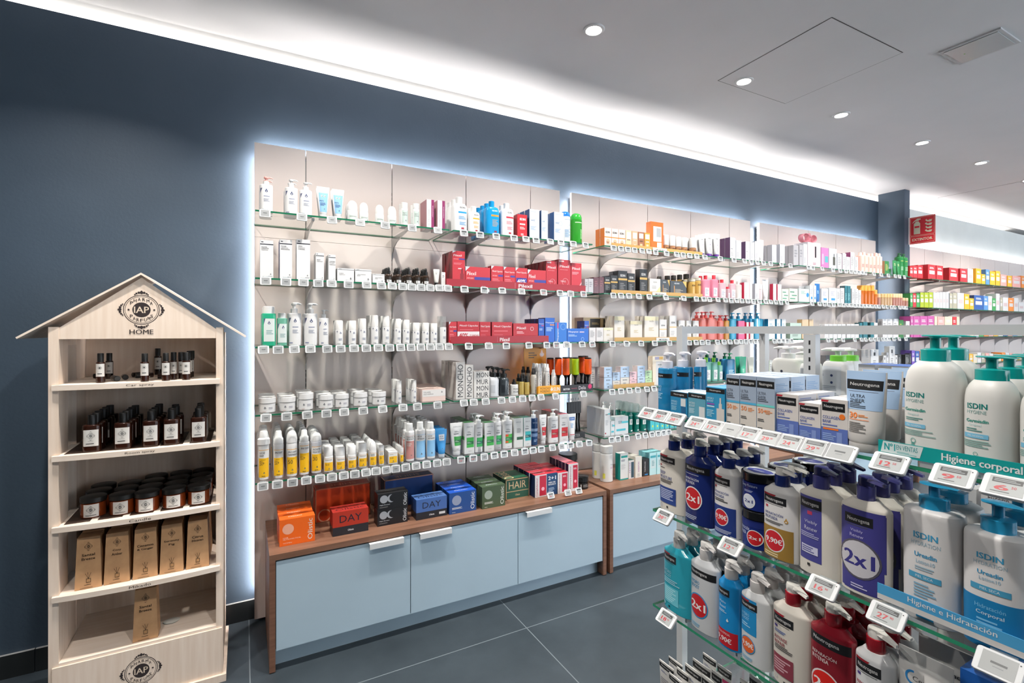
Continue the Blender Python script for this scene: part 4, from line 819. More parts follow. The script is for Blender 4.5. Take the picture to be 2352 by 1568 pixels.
# worktop
OL = dict(name='supplement_carton')
def oli(c, txt, circ='c8a8a0', w=.5): return [T(.86, .5, .15, 'Olistic', txt, rot=90, w=.82, b=1), ('C', .27, .62, .17, circ), ('L', .1, .5, .3, .2, 3, txt), ('L', .1, .3, .08, .05, 1, txt)]
DES.update({
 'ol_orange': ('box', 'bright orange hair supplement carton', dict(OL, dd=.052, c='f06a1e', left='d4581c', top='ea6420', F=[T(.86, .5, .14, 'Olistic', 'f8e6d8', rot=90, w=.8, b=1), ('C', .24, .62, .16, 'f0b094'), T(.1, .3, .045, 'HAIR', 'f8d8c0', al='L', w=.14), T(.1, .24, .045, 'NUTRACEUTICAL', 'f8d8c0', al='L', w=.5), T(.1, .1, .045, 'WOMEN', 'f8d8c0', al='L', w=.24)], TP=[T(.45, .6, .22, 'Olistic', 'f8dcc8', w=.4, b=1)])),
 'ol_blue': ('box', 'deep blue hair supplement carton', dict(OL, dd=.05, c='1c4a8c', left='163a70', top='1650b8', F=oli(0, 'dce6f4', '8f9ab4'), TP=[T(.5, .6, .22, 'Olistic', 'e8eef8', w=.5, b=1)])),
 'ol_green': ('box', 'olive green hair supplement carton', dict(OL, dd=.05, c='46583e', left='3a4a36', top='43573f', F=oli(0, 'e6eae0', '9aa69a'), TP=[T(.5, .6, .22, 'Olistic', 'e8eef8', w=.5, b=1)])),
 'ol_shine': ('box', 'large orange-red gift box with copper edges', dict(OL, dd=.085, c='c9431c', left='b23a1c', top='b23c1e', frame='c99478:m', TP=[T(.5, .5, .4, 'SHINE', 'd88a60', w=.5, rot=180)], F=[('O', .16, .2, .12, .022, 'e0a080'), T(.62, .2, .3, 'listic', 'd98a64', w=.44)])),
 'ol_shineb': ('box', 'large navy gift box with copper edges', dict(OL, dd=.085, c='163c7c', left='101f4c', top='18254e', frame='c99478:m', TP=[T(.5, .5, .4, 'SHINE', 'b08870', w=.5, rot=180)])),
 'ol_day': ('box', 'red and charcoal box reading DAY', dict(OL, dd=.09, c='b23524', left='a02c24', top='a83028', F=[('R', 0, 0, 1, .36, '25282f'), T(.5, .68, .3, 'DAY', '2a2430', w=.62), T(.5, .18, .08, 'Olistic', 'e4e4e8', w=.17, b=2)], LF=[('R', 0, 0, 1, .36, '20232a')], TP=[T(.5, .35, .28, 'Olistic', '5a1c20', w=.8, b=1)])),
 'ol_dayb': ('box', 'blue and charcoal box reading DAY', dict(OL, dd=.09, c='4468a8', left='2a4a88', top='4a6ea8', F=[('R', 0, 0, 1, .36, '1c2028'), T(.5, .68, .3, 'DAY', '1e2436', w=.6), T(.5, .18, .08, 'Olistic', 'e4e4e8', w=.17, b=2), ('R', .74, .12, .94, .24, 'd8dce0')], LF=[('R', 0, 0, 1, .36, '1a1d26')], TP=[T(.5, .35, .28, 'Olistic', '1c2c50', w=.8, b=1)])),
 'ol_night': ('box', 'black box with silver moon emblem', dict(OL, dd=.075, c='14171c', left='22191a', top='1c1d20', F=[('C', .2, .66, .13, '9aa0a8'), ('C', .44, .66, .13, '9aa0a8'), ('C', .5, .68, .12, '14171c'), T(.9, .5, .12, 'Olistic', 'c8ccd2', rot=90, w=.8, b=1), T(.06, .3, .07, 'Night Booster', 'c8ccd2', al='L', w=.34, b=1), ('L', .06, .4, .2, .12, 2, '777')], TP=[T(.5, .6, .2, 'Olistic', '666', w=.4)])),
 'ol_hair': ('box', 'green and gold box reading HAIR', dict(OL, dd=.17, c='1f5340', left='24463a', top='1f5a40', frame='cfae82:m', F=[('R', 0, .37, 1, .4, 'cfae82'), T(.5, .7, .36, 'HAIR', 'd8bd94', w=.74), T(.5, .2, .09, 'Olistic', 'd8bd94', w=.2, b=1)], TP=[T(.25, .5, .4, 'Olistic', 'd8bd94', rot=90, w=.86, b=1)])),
 'cp_double': ('box', 'wide white red and navy double carton', dict(dd=.062, c='ece8ea', left='1a2a50', top='c22838', name='supplement_carton', F=[T(.09, .45, .08, 'Complidermol', 'a52a48', rot=90, w=.82, b=1), ('R', .2, .05, .5, .95, 'c02440'), ('C', .35, .35, .07, 'f0b0c0'), ('R', .52, 0, 1, 1, '17426e'), T(.76, .78, .17, '2+1', 'f4f6fa', w=.36, b=2), T(.76, .58, .07, 'MES DE', 'f4f6fa', w=.32, b=2), T(.76, .49, .07, 'REGALO', 'f4f6fa', w=.34, b=2), ('L', .6, .9, .35, .1, 4, 'a0b8d0')], TP=[T(.3, .5, .3, 'Complidermol', 'f0d0d4', w=.5, b=1)])),
 'cp_single': ('box', 'white and red carton with vertical lettering', dict(dd=.055, c='ece8ea', left='1a2a50', top='c22838', name='supplement_carton', F=[T(.2, .48, .15, 'Complidermol', 'a52a48', rot=90, w=.86, b=1), ('R', .42, .06, .94, .94, 'c02440'), ('C', .68, .38, .12, 'f0b0c0'), ('L', .5, .86, .85, .76, 2, 'f6e0e6')])),
 'cp_tall': ('box', 'tall white and red carton with navy side', dict(dd=.032, c='ece8ea', left='181c3c', top='cf5360', name='supplement_carton', F=[T(.22, .5, .15, 'Complidermol', 'a52a48', rot=90, w=.8, b=1), ('R', .46, .1, .94, .94, 'c02440'), ('C', .7, .35, .12, 'f0b0c0'), ('L', .52, .86, .85, .78, 2, 'f6e0e6')])),
 'tub_black': ('jar', 'tall black plastic tub', dict(c='151515:g', cc='101010', lf=.22, F=[('L', .1, .5, .7, .4, 3, '777')])),
 'jar_black': ('jar', 'low black jar with gloss lid', dict(c='191a1b:g', cc='101112:g', lf=.4, F=[('R', .15, .2, .2, .7, 'c8c8c8'), ('L', .3, .8, .7, .3, 4, '8a8a8a')])),
 'w_bottle': ('bot', 'white bottle with frosted tapered cap', dict(c='eeedea', cc='e8e8e6', bf=.8, cap='over', sh='sq', F=[T(.7, .6, .07, 'Agua', '8e90a0', w=.4), ('L', .5, .9, .54, .46, 2, 'c090b0'), ('O', .85, .3, .2, .02, 'd8708a'), ('R', .02, .12, .12, .3, 'e0e060')])),
 'teal_side': ('box', 'white carton with deep teal side', dict(dd=.05, c='e9ecea', left='0e8c84', top='e4e8e6', F=[('R', .1, .84, .92, .92, '10948c'), ('L', .1, .7, .78, .7, 2, '667'), ('L', .1, .8, .6, .4, 5, 'ccc'), ('R', 0, 0, 1, .05, '10948c')])),
 'c_pale': ('box', 'small pale carton with dark teal stripe', dict(dd=.05, c='e8e4e0', left='cfcac4', top='3e6e68', F=[('R', .45, .05, .95, .9, '2c4a58'), ('L', .1, .35, .9, .3, 6, '98a')])),
 'c_cream': ('box', 'cream carton with purple lettering', dict(dd=.06, c='f0ece2', left='dcd6c8', top='ddd8cc', F=[T(.5, .5, .2, 'XHEKPON', 'a0589a', rot=90, w=.5, b=1), ('L', .3, .7, .2, .05, 3, 'aaa')])),
 'c_blk': ('box', 'small black carton', dict(dd=.05, c='1b1b1c', left='141414', F=[T(.35, .55, .2, 'THIOMUCASE', 'd0d0d0', rot=90, w=.6, b=1), ('R', .3, .06, .8, .12, '2a86c8')])),
 'c_aqua': ('box', 'pale aqua carton', dict(dd=.05, c='b8e0e4', left='6fb8c2', top='8accd2', F=[('R', .1, .78, .9, .88, '46a8b4'), ('R', .15, .3, .85, .7, 'd8eef0'), ('L', .3, .7, .66, .4, 4, '70a0a8')])),
})
# ------------------------------------------------------------------ first wall section, left bay
row('A', 1, 1, [('pump_coral', 108, 238, 340, 3), ('pump_white', 350, 475, 365, 2), ('pump_white', 490, 612, 393), ('tube_eyes', 652, 775, 443, 2), ('tube_eyes', 795, 915, 468, 2),
 ('rollon', 945, 1047, 570, 2), ('rollon', 1060, 1148, 590), ('rollon', 1212, 1295, 612), ('rollon', 1330, 1415, 625), ('mint_bottle', 1455, 1522, 595, 2), ('mint_bottle', 1568, 1630, 605, 2),
 ('carton_magenta', 1692, 1762, 570), ('carton_magenta', 1795, 1865, 580)])
row('A', 2, 1, [('c_oleo', 113, 238, 955, 2), ('c_mousse', 300, 416, 950, 2), ('c_crema', 460, 587, 948), ('c_serum', 642, 718, 1075, 3), ('c_ojos', 762, 828, 1092, 3), ('c_fluido', 845, 1003, 1222, 2),
 ('c_noche', 1015, 1168, 1230, 2), ('c_small', 1180, 1292, 1275, 2), ('dropper', 1308, 1370, 1205, 4), ('dropper', 1402, 1462, 1207, 3), ('dropper', 1498, 1560, 1208, 4), ('dropper', 1585, 1640, 1212, 3),
 ('dropper', 1665, 1720, 1218, 3), ('tube_cream', 1760, 1820, 1228), ('c_mini', 1834, 1868, 1258)])
row('C', 3, 1, [('green_big', 150, 302, 155, 3), ('green_small', 312, 425, 228), ('pump_white', 436, 580, 112, 2), ('pump_white', 608, 757, 118, 2), ('pump_slim', 768, 876, 190), ('over_white', 948, 1032, 308, 3),
 ('over_white', 1092, 1175, 310, 3), ('over_white', 1208, 1284, 288, 2), ('over_white', 1338, 1417, 252, 4), ('over_white', 1460, 1537, 258, 3), ('over_white', 1588, 1662, 290, 3), ('over_white', 1680, 1754, 302, 3),
 ('over_white', 1788, 1862, 333, 3), ('over_white', 1892, 1964, 335, 3), ('over_white', 1982, 2054, 340, 3), ('over_clear', 2084, 2150, 262, 2)])
row('C', 4, 1, [('jar_drop', 120, 302, 1150, 3), ('jar_drop', 340, 520, 1140, 3), ('jar_drop', 545, 713, 1100, 3), ('jar_drop', 767, 932, 1118, 3), ('jar_drop', 942, 1100, 1108, 3), ('jar_drop', 1148, 1302, 1092, 3),
 ('jar_drop', 1354, 1504, 1085, 3), ('over_white', 1606, 1665, 960, 4), ('over_white', 1770, 1825, 955, 4), ('carton_pink', 1882, 2132, 1050, 3)])
row('E', 5, 1, [('sun_baby', 103, 220, 275, 4), ('sun_spraybaby', 260, 368, 272, 6), ('sun_cuerpo', 395, 512, 268, 5), ('sun_solar', 528, 635, 262, 6), ('sun_aceite', 652, 762, 290, 5), ('sun_face', 782, 880, 435, 4),
 ('sun_face', 907, 1003, 440, 6), ('sun_face', 1030, 1120, 425, 6), ('sun_face', 1140, 1228, 395, 6), ('sun_face2', 1254, 1328, 375, 6), ('sun_tube', 1348, 1404, 418, 5), ('sun_stick', 1446, 1537, 480, 5),
 ('sun_slim', 1567, 1603, 440, 8), ('after_pink', 1627, 1722, 195, 6), ('after_blue', 1733, 1836, 180, 6), ('after_blue', 1845, 1938, 180, 6), ('tube_after', 1945, 2055, 255, 4)], setback=.03)
# first section, right bay
row('B', 1, 2, [('isd_white', 482, 655, 160, 5), ('isd_orange', 670, 806, 275, 2), ('isd_blue', 877, 1040, 210, 4), ('isd_red', 1064, 1214, 235, 2), ('c_red', 1247, 1362, 380, 2), ('c_bioder', 1392, 1510, 318, 3),
 ('c_bioder', 1534, 1611, 332, 2), ('c_bioder', 1687, 1800, 352, 2), ('b_bluedome', 1797, 1905, 330), ('b_green', 1932, 2050, 352, 2)])
row('B', 2, 2, [('px_spray', 467, 615, 818, 3), ('px_wide', 622, 920, 1010, 2), ('px_caps', 932, 1075, 998, 3), ('px_caps', 1082, 1220, 1010), ('px_40', 1224, 1365, 1020), ('px_wide', 1370, 1588, 1045), ('px_tall', 1592, 1722, 938, 6),
 ('px_tall', 1734, 1885, 922, 2), ('px_wave', 1892, 2015, 962)], setback=.04)
row('D', 3, 2, [('px_caps', 175, 275, 330, 2), ('px_caps40', 284, 566, 325, 2), ('px_caps2', 572, 710, 330), ('px_caps2', 728, 988, 332), ('px_amp', 1002, 1320, 350), ('pp_slim', 1328, 1400, 290, 4), ('pp_big', 1412, 1535, 278, 2),
 ('pp_vert', 1540, 1690, 338), ('pp_wide', 1696, 1968, 415)], setback=.04)
row('D', 3, 2, [('pp_slim', 1918, 1975, 318, 2)], setback=.13)
row('D', 4, 2, [('mo_tall', 265, 378, 850, 4), ('mo_tall', 388, 487, 885, 2), ('mo_cube', 497, 693, 965, 1), ('mo_pump', 712, 840, 915, 2), ('mo_pumpb', 848, 970, 940, 2), ('mo_jar', 990, 1085, 1070), ('mo_gold', 1095, 1150, 1000, 2), ('mo_gold', 1160, 1225, 1015, 2),
 ('mo_spray', 1250, 1320, 930), ('mo_white', 1326, 1382, 870, 3), ('mo_white', 1430, 1482, 872, 3), ('mo_white', 1510, 1562, 945, 1)])
row('D', 4, 2, [('mo_spray', 1120, 1172, 905), ('mo_spray', 1182, 1230, 912)], setback=.15)
row('F', 5, 2, [('dc_tube', 190, 340, 270), ('dc_box', 350, 466, 262, 5), ('dc_pump', 476, 580, 180, 3), ('dc_box', 592, 706, 262, 5), ('dc_pump', 714, 804, 158, 2), ('dc_big', 818, 936, 140, 2), ('dc_white', 946, 1052, 208, 3), ('dc_teal', 1060, 1150, 200, 2),
 ('dc_navy', 1158, 1247, 122), ('dc_rtube', 1264, 1352, 170), ('dc_rpump', 1370, 1490, 105), ('dc_rbox', 1494, 1594, 160, 5), ('du_tube', 1600, 1702, 160)])
# worktop of the first cabinet
PW = 'on the walnut worktop'
tops('E', [('ol_orange', 322, 687, 1160, 1428, 4), ('ol_shine', 692, 1258, 835, 1172), ('ol_day', 870, 1237, 1082, 1323), ('ol_night', 1330, 1640, 1065, 1226), ('ol_night', 1330, 1640, 1065, 1226, 1, dict(dz=.001)),
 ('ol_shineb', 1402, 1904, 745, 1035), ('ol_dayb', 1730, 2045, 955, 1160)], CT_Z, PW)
tops('F', [('ol_blue', 168, 490, 1090, 1340, 4), ('ol_green', 562, 838, 1022, 1280, 4), ('ol_hair', 846, 1125, 935, 1172), ('cp_double', 1197, 1463, 880, 1143, 4), ('cp_single', 1468, 1592, 860, 1108, 4), ('cp_tall', 1598, 1715, 755, 1085, 6),
 ('tub_black', 1562, 1745, 655, 970), ('jar_black', 1740, 1870, 925, 1065)], CT_Z, PW)
tops('U', [('w_bottle', 52, 150, 5, 388), ('w_bottle', 150, 262, 25, 427), ('teal_side', 318, 405, 105, 400), ('c_pale', 412, 472, 180, 386), ('c_cream', 488, 560, 140, 374, 2), ('c_blk', 572, 640, 165, 357), ('c_aqua', 648, 726, 98, 344, 2), ('c_aqua', 730, 800, 88, 332, 2)], CT_Z, 'on the second worktop')
wall_tags('A', 1, 1, [158,508,790,1058,1295,1548,1788]); wall_tags('A', 2, 1, [165,356,522,662,787,950,1118,1256,1360,1458,1548,1634,1720,1803,1886])
wall_tags('C', 3, 1, [165,323,494,670,850,993,1138,1270,1400,1522,1640,1752,1857,1962,2060,2158]); wall_tags('C', 4, 1, [193,415,635,843,1032,1237,1445,1665,1822,2040])
wall_tags('E', 5, 1, [150,300,455,595,735,860,978,1093,1205,1312,1413,1512,1614,1720,1828,1938,2035])
wall_tags('B', 1, 2, [595,787,980,1195,1337,1460,1628,1757,1905,2050], 'grey'); wall_tags('B', 2, 2, [600,840,1050,1283,1547,1745,1873,2027], 'mix')
wall_tags('D', 3, 2, [418,675,900,1190,1420,1547,1675,1873,2003], 'mix'); wall_tags('D', 4, 2, [355,483,635,838,978,1112,1230,1343,1530,1888])
wall_tags('F', 5, 2, [303,447,577,697,815,940,1063,1160,1262,1392,1502,1610,1715,1833], 'mix')
for i, (x, y) in enumerate([(1385, 1180), (1590, 1145), (1720, 1122)]):
    X, Y = at_z(vx('F', x), vy('F', y), CT_Z)
    price_tag((X, Y + .012, CT_Z + .033), 0, -.45, ['price', 'off', 'grey'][i], '36', 'small electronic price tag propped on the walnut worktop edge', 'price tags on the worktop', h=.034)

# printed shelf strips and little trays
def strip(name, x0, x1, z0, z1, Y, c, opsl, lab, cat='shelf strip', tray=0, view=None, side=None):
    t = empty(name, ((x0+x1)/2, Y, z0)); w = x1 - x0
    mb = MB(); mb.box(-w/2, w/2, 0, .003, 0, z1 - z0, c)
    ops(mb, opsl, w, z1 - z0, lambda x, z, o: (x, -o, z)); mb.build('front_strip', t)
    if tray:
        mb = MB(); mb.box(-w/2, w/2, .003, tray, 0, .0015, side or c); mb.box(-w/2, -w/2 + .002, .003, tray, 0, (z1-z0)*.9, side or c); mb.box(w/2 - .002, w/2, .003, tray, 0, (z1-z0)*.9, side or c); mb.build('tray', t)
    tag(t, lab, cat); return t
for vw, lev, x0, x1, tx in (('B', 2, 395, 2065, .53), ('D', 3, 200, 1457, .525)):
    a = at_y(vx(vw, x0), 0, YF + .012)[0]; b_ = at_y(vx(vw, x1), 0, YF + .012)[0]
    strip('brand_strip', a, b_, LEV[lev] + .001, LEV[lev] + .041, YF + .012, 'a0202e', [T(tx, .48, .5, 'Pilexil', 'f2e0e2', w=.1, b=2), ('R', tx - .075, .1, tx - .0735, .9, 'd8a0a8')],
          f'long crimson printed strip in front of red cartons, {LN[lev]} shelf')
# yellow sun-care display with back card
X0, X1 = at_y(vx('D', 1325), 0, YF + .02)[0], at_y(vx('D', 1610), 0, YF + .02)[0]
t = strip('display_tray', X0, X1, LEV[4], LEV[4] + .047, YF + .02, 'f2a71c', [T(.3, .68, .3, 'MONCHO', '4a3410', w=.44, b=0), T(.3, .3, .3, 'MORENO', '4a3410', w=.44, b=0), ('D', .6, .5, .06, 'f8f0e0'), T(.82, .5, .5, 'SUN', 'f6f0e8', w=.3, b=2)],
      'yellow sun-care cardboard tray holding white spray bottles', 'display tray', tray=.16, side='e09a1c')
mb = MB(); a, b_ = at_y(vx('D', 1140), 0, 2.74)[0], at_y(vx('D', 1425), 0, 2.74)[0]
mb.box(a, b_, 2.74, 2.744, LEV[4] + .001, LEV[4] + .27, 'd98f10')
ops(mb, [('L', .2, .6, .9, .74, 3, '6a4a10'), ('D', .8, .84, .1, 'e8c8c0')], b_ - a, .27, lambda x, z, o: ((a + b_)/2 + x, 2.74 - o, LEV[4] + z))
o = mb.build('display_card'); tag(o, 'upright mustard-yellow display card behind the white spray bottles', 'display card')
# brush display
X0, X1 = at_y(vx('D', 1612), 0, YF + .02)[0], at_y(vx('D', 2028), 0, YF + .02)[0]
strip('display_tray', X0, X1, LEV[4], LEV[4] + .043, YF + .02, '1d1b1e', [T(.08, .42, .26, 'BETER', 'e8e8e8', w=.2, b=2, al='L'), T(.66, .5, .5, 'Delia', 'e8dfe4', w=.22), ('R', .32, .46, .5, .5, 'd05068'), ('C', .9, .62, .06, 'd82a6a')],
      'black cardboard tray holding round hair brushes', 'display tray', tray=.2, side='18181a')
def brush(c):
    out = []
    hd = MB(); hl, r = .098, .0205; z0 = .1
    hd.lathe([(r, z0), (r*1.06, z0 + .004), (r*1.06, z0 + hl), (r, z0 + hl + .003)], c, n=18)
    for k in range(17):
        for j in range(20):
            a = 2*pi*(j + (k % 2)*.5)/20; z = z0 + .004 + k*hl/17; n = len(hd.v); rr = r + .0065
            hd.v += [(r*cos(a-.07), r*sin(a-.07), z), (r*cos(a+.07), r*sin(a+.07), z), (r*cos(a), r*sin(a), z+.0022), (rr*cos(a), rr*sin(a), z+.001)]
            for f in ((0,1,3), (1,2,3), (2,0,3)): hd.face(tuple(n+q for q in f), c)
    out.append(('bristle_barrel', hd.mesh('bristle_barrel'), []))
    h = MB(); h.lathe([(.006, 0), (.0095, .006), (.0085, .05), (.007, .075), (.0125, .092), (.02, z0), (.012, z0 + .002)], '1a1a1b:g', n=14)
    out.append(('handle', h.mesh('handle'), []))
    e = MB(); e.lathe([(r*1.0, z0 + hl + .002), (r*1.05, z0 + hl + .004), (r*1.0, z0 + hl + .010), (r*.6, z0 + hl + .011)], '1a1a1b', n=18); out.append(('end_cap', e.mesh('end_cap'), []))
    return out
BO, BG = brush('ff6a22'), brush('b4d61a')
for i, (x, yy, k) in enumerate([(1478, .13, 0), (1583, .075, 0), (1677, .03, 0), (1715, .14, 1), (1800, .035, 1), (1878, .1, 0), (1962, .035, 0), (1925, .165, 0)]):
    X = at_y(vx('D', x), 0, YF + .02 + yy)[0]
    o = make(BG if k else BO, 'hair_brush', (X, YF + .02 + yy, LEV[4] + .002), i*.7)
    o.scale = (1, 1, .98 + .02*(i % 3))
    tag(o, ('lime green' if k else 'orange') + ' bristled round hair brush with black handle', 'hair brush', 'round brushes in the black tray')
# combs in a clear stand, fifth shelf
X = at_y(vx('F', 1690), 0, 2.62)[0]
t = empty('comb_stand', (X, 2.62, LEV[5])); tag(t, 'clear stand with a black base full of black combs and brushes', 'stand')
mb = MB(); mb.box(-.055, .055, -.02, .06, 0, .035, '1b1b1d'); ops(mb, [T(.4, .5, .5, 'BETER', '9a9a9a', w=.5, b=1)], .11, .035, lambda x, z, o: (x, -.02 - o, z)); mb.build('base', t)
mb = MB(); mb.box(-.055, .055, .055, .058, .036, .28, 'dfe6e8:t'); mb.build('back_plate', t)
for j in range(5):
    mb = MB(); x = -.04 + .02*j; mb.tube([(x, .02, .036), (x - .004, .022, .1), (x + .002, .026, .15)], [.007, .006, .008], '161718:g')
    rr = [ring(.016, .005, 2.5, .15 + q*.075, 14, x + .002, .027) for q in (0, .15, .85, 1)]; mb.loft(rr, '1d1f22')
    mb.lathe([(.003, .236), (.003, .25)], '9a9ea2:m', x, .03)
    o = mb.build('comb'); o.location = (X, 2.62, LEV[5]); tag(o, 'black flat hair brush hanging in the clear stand', 'hair brush', 'black brushes in the clear stand')
# second night box sits on the first
ns = [o for o in THINGS if 'moon emblem' in o['label']]
if len(ns) == 2:
    hgt = max(v.co.z for v in ns[0].data.vertices); ns[1].location.z = CT_Z + .001 + hgt; ns[1].location.x += .002
    ns[0]['label'] = 'black box with silver moon emblem, lower one of two on worktop'; ns[1]['label'] = 'black box with silver moon emblem, upper one of two'

# ------------------------------------------------------------------ simple designs made by the handful
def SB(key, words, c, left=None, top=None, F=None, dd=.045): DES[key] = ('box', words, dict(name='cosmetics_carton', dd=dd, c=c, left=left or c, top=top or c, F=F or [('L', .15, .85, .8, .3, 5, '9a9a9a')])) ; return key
def fz(c1, c2='888888', t=None): 
    o = [('R', .08, .55, .92, .72, c1), ('L', .12, .85, .45, .2, 4, c2)]
    if t: o.append(T(.5, .82, .09, t, c2, w=.5, b=2))
    return o
def SBt(key, words, c, cc, cap='screw', **k): DES[key] = ('bot', words, dict(dict(c=c, cc=cc, cap=cap, bf=.78, sh='sq', small=1), **k)); return key
face = [('R', 0, .5, 1, .55, 'e88a2a'), ('C', .5, .3, .26, 'e8b494', 1.1), ('L', .3, .7, .3, .2, 2, '6a3a28'), T(.46, .78, .1, 'ISDIN', '26282c', w=.6, b=2)]
SB('or_face', 'small orange and white carton with portrait', 'f0e4dc', 'e07820', 'f0ece8', face)
SB('or_beige', 'small beige carton', 'e2c8a8', 'c8a888', 'f0e8e0', [('R', .15, .55, .85, .92, 'f0e8e0'), T(.5, .5, .07, 'ISDIN', '44362a', w=.5, b=2), ('C', .5, .22, .18, 'f0e8dc')])
SB('or_peach', 'small peach carton', 'eaa884', 'd09070', 'f0e0d4', [('R', .15, .6, .85, .92, 'f2e8e2'), T(.5, .5, .07, 'ISDIN', 'f0f0f0', w=.5, b=2), ('C', .5, .22, .18, 'f0e4dc')])
SB('or_brown', 'small brown carton', 'a06a4c', '8a5a40', 'e8d8cc', [('R', .15, .65, .85, .92, 'f0e8e2'), T(.5, .5, .07, 'ISDIN', '33241c', w=.5, b=2), ('R', .3, .1, .7, .36, 'd8b890')])
SB('or_orange', 'small orange carton', 'ee9a3c', 'c87820', 'f0e0c8', [('R', .15, .65, .85, .92, 'f4e2c4'), T(.5, .5, .07, 'ISDIN', 'fff', w=.5, b=2), ('R', .3, .1, .7, .36, 'f6cfa0')])
SB('or_tester', 'upright orange display box with white carton', 'e8661c', 'f08a50', 'c86a30', [('R', .2, .35, .85, .85, 'f0ece8'), ('R', .45, .5, .8, .8, 'a0a4a8'), ('R', 0, 0, 1, .35, 'ee6a1c'), ('R', .5, .06, .85, .32, 'f4efe8')])
SBt('foundation', 'brown foundation bottle with white cap', 'a87c5c:g', 'f0eeec', 'over', bf=.45, F=[T(.5, .6, .2, 'ISDIN', '3a2a1e', w=.5, b=2)])
DES['tube_purple'] = ('tube', 'white tube with purple cap', dict(dd=.03, cc='6a3a98', cf=.14, F=[('L', .3, .7, .8, .7, 1, '999'), ('C', .55, .45, .07, '8a7aa0'), ('L', .3, .7, .3, .1, 3, 'aaa')]))
SB('c_purple', 'white carton with purple side', 'dcdce2', '5c4066', 'c8c4d0', [('O', .7, .62, .2, .03, 'a0a0b8'), ('L', .1, .5, .5, .46, 1, '555'), ('L', .1, .7, .35, .15, 3, 'aaa')])
SB('c_pale2', 'pale grey-white carton', 'e4e4e8', 'b8bac4', 'd8d8dc', [('O', .6, .6, .2, .03, 'b0b0c0'), ('L', .1, .8, .4, .15, 4, 'aaaab0')])
SB('c_silver', 'shrink-wrapped silver carton', 'b8b6ba:g', 'a8a6ac', 'b0b0b4', [('L', .2, .8, .8, .4, 3, '8a8a90')])
SB('c_burg', 'shrink-wrapped burgundy carton', '5e3038:g', '4a2830', '6a4048', [('L', .2, .8, .8, .4, 3, '8a5a62')])
blk = [T(.5, .8, .1, 'ISDIN', 'd8d8d8', w=.55, b=2), ('R', 0, .6, 1, .68, 'c8a45c'), ('L', .2, .8, .5, .2, 4, '777')]
SB('c_black', 'black carton with gold band', '2a2d31', '1c1e21', '3a3c40', blk)
SB('c_black_tall', 'tall black carton with gold band', '2e3033', '101010', '3a3c40', blk)
SB('c_whitegold', 'white carton with gold corner', 'eae8e4', 'd8d0c0', 'e0dcd4', [T(.5, .8, .08, 'ISDIN', '777', w=.35, b=1), ('P', [(.3, 0), (1, 0), (1, .6)], 'e8cf96'), ('L', .2, .7, .6, .4, 3, 'aaa')])
SB('c_darkwide', 'wide slate carton with ampoules picture', '40474e', '30363c', '545a60', [T(.4, .85, .08, 'ISDIN', 'c8ccd0', w=.3, b=2), ('L', .3, .8, .5, .25, 4, 'a8a090'), ('P', [(.75, 1), (1, 1), (1, .6)], 'd8b060'), ('R', .22, .2, .27, .7, 'c08a50')])
SBt('gold_bottle', 'gold bottle with black pump cap', 'd8b468:l', '2a2420', 'over', bf=.8, fill='c9a860')
SBt('gold_can', 'matt gold spray can', 'c9a258:g', 'c8c4b8', 'over', bf=.86, F=[T(.5, .75, .1, 'ISDIN', '5a4420', w=.6, b=2)])
SBt('mic_pink', 'clear pink micellar bottle with red cap', 'f0a0b8:l', 'd83848', 'screw', fill='f08aa8', dd=.04, n=3, rn=.012, bf=.82, F=[('R', .2, .1, .7, .55, 'f2f0f0'), ('L', .25, .65, .5, .2, 4, '99a')])
SBt('mic_clear', 'clear micellar bottle with red cap', 'e8c8d0:l', 'd83848', 'screw', fill='e8ccd4', dd=.035, n=3, rn=.012, bf=.82, F=[('R', .2, .1, .8, .6, 'f2f0f0'), ('L', .25, .75, .5, .2, 4, '99a')])
SBt('mic_white', 'clear bottle with white cap', 'e8e4e0:l', 'f0f0f0', 'screw', fill='e6ded8', dd=.035, n=3, rn=.012, bf=.82)
SB('c_redside', 'white carton with crimson side', 'eceaea', 'd02c50', 'e8dcdc', [('O', .6, .66, .2, .03, 'c8b0b0'), ('L', .1, .8, .4, .1, 4, 'bbb')], .03)
DES['tube_white'] = ('tube', 'plain white tube', dict(dd=.03, F=[('L', .3, .7, .8, .4, 4, 'bbb')]))
SBt('b_palepink', 'pale pink bottle', 'e8d4d8', 'ece6e6', 'over', bf=.7)
# third shelf
SB('c_wrap', 'shrink-wrapped silvery carton', 'cfcac8:g', 'bcb4b6', 'c8c2c2')
cream_ = [T(.5, .8, .07, 'ISDIN', '8a8478', w=.3, b=1), ('R', 0, .82, 1, .98, 'eadfb8'), ('L', .3, .7, .55, .4, 3, 'c8b890'), ('R', .4, .06, .6, .1, '666')]
SB('c_cream_a', 'cream carton with pale gold top', 'efe9e0', 'd8d0c4', 'e4dccc', cream_); SB('c_cream_b', 'white carton with gold band', 'eeecea', 'd8d4cc', 'e4e0da', [T(.5, .72, .07, 'ISDIN', '4a4a4a', w=.5, b=2), ('R', 0, .52, 1, .56, 'd8b878'), ('L', .2, .8, .4, .2, 3, 'bbb')])
SB('c_goldbig', 'large pale gold gift box', 'dcc294', 'e0c090', 'c8a860', [('R', .4, .5, 1, .95, '2a2620'), ('L', .5, .95, .8, .7, 2, 'b09860')], .1)
SBt('pump_coralb', 'coral pink pump bottle', 'e88a80:l', 'd05a5a', 'pump', fill='ea8a84', dd=.045, n=3, rn=.012, F=[('L', .2, .8, .5, .3, 3, 'f4d8d4')])
SBt('pump_amber', 'amber pump bottle with red pump', 'd8a050:l', 'c04040', 'pump', fill='d8a24c', dd=.04, n=3, rn=.012)
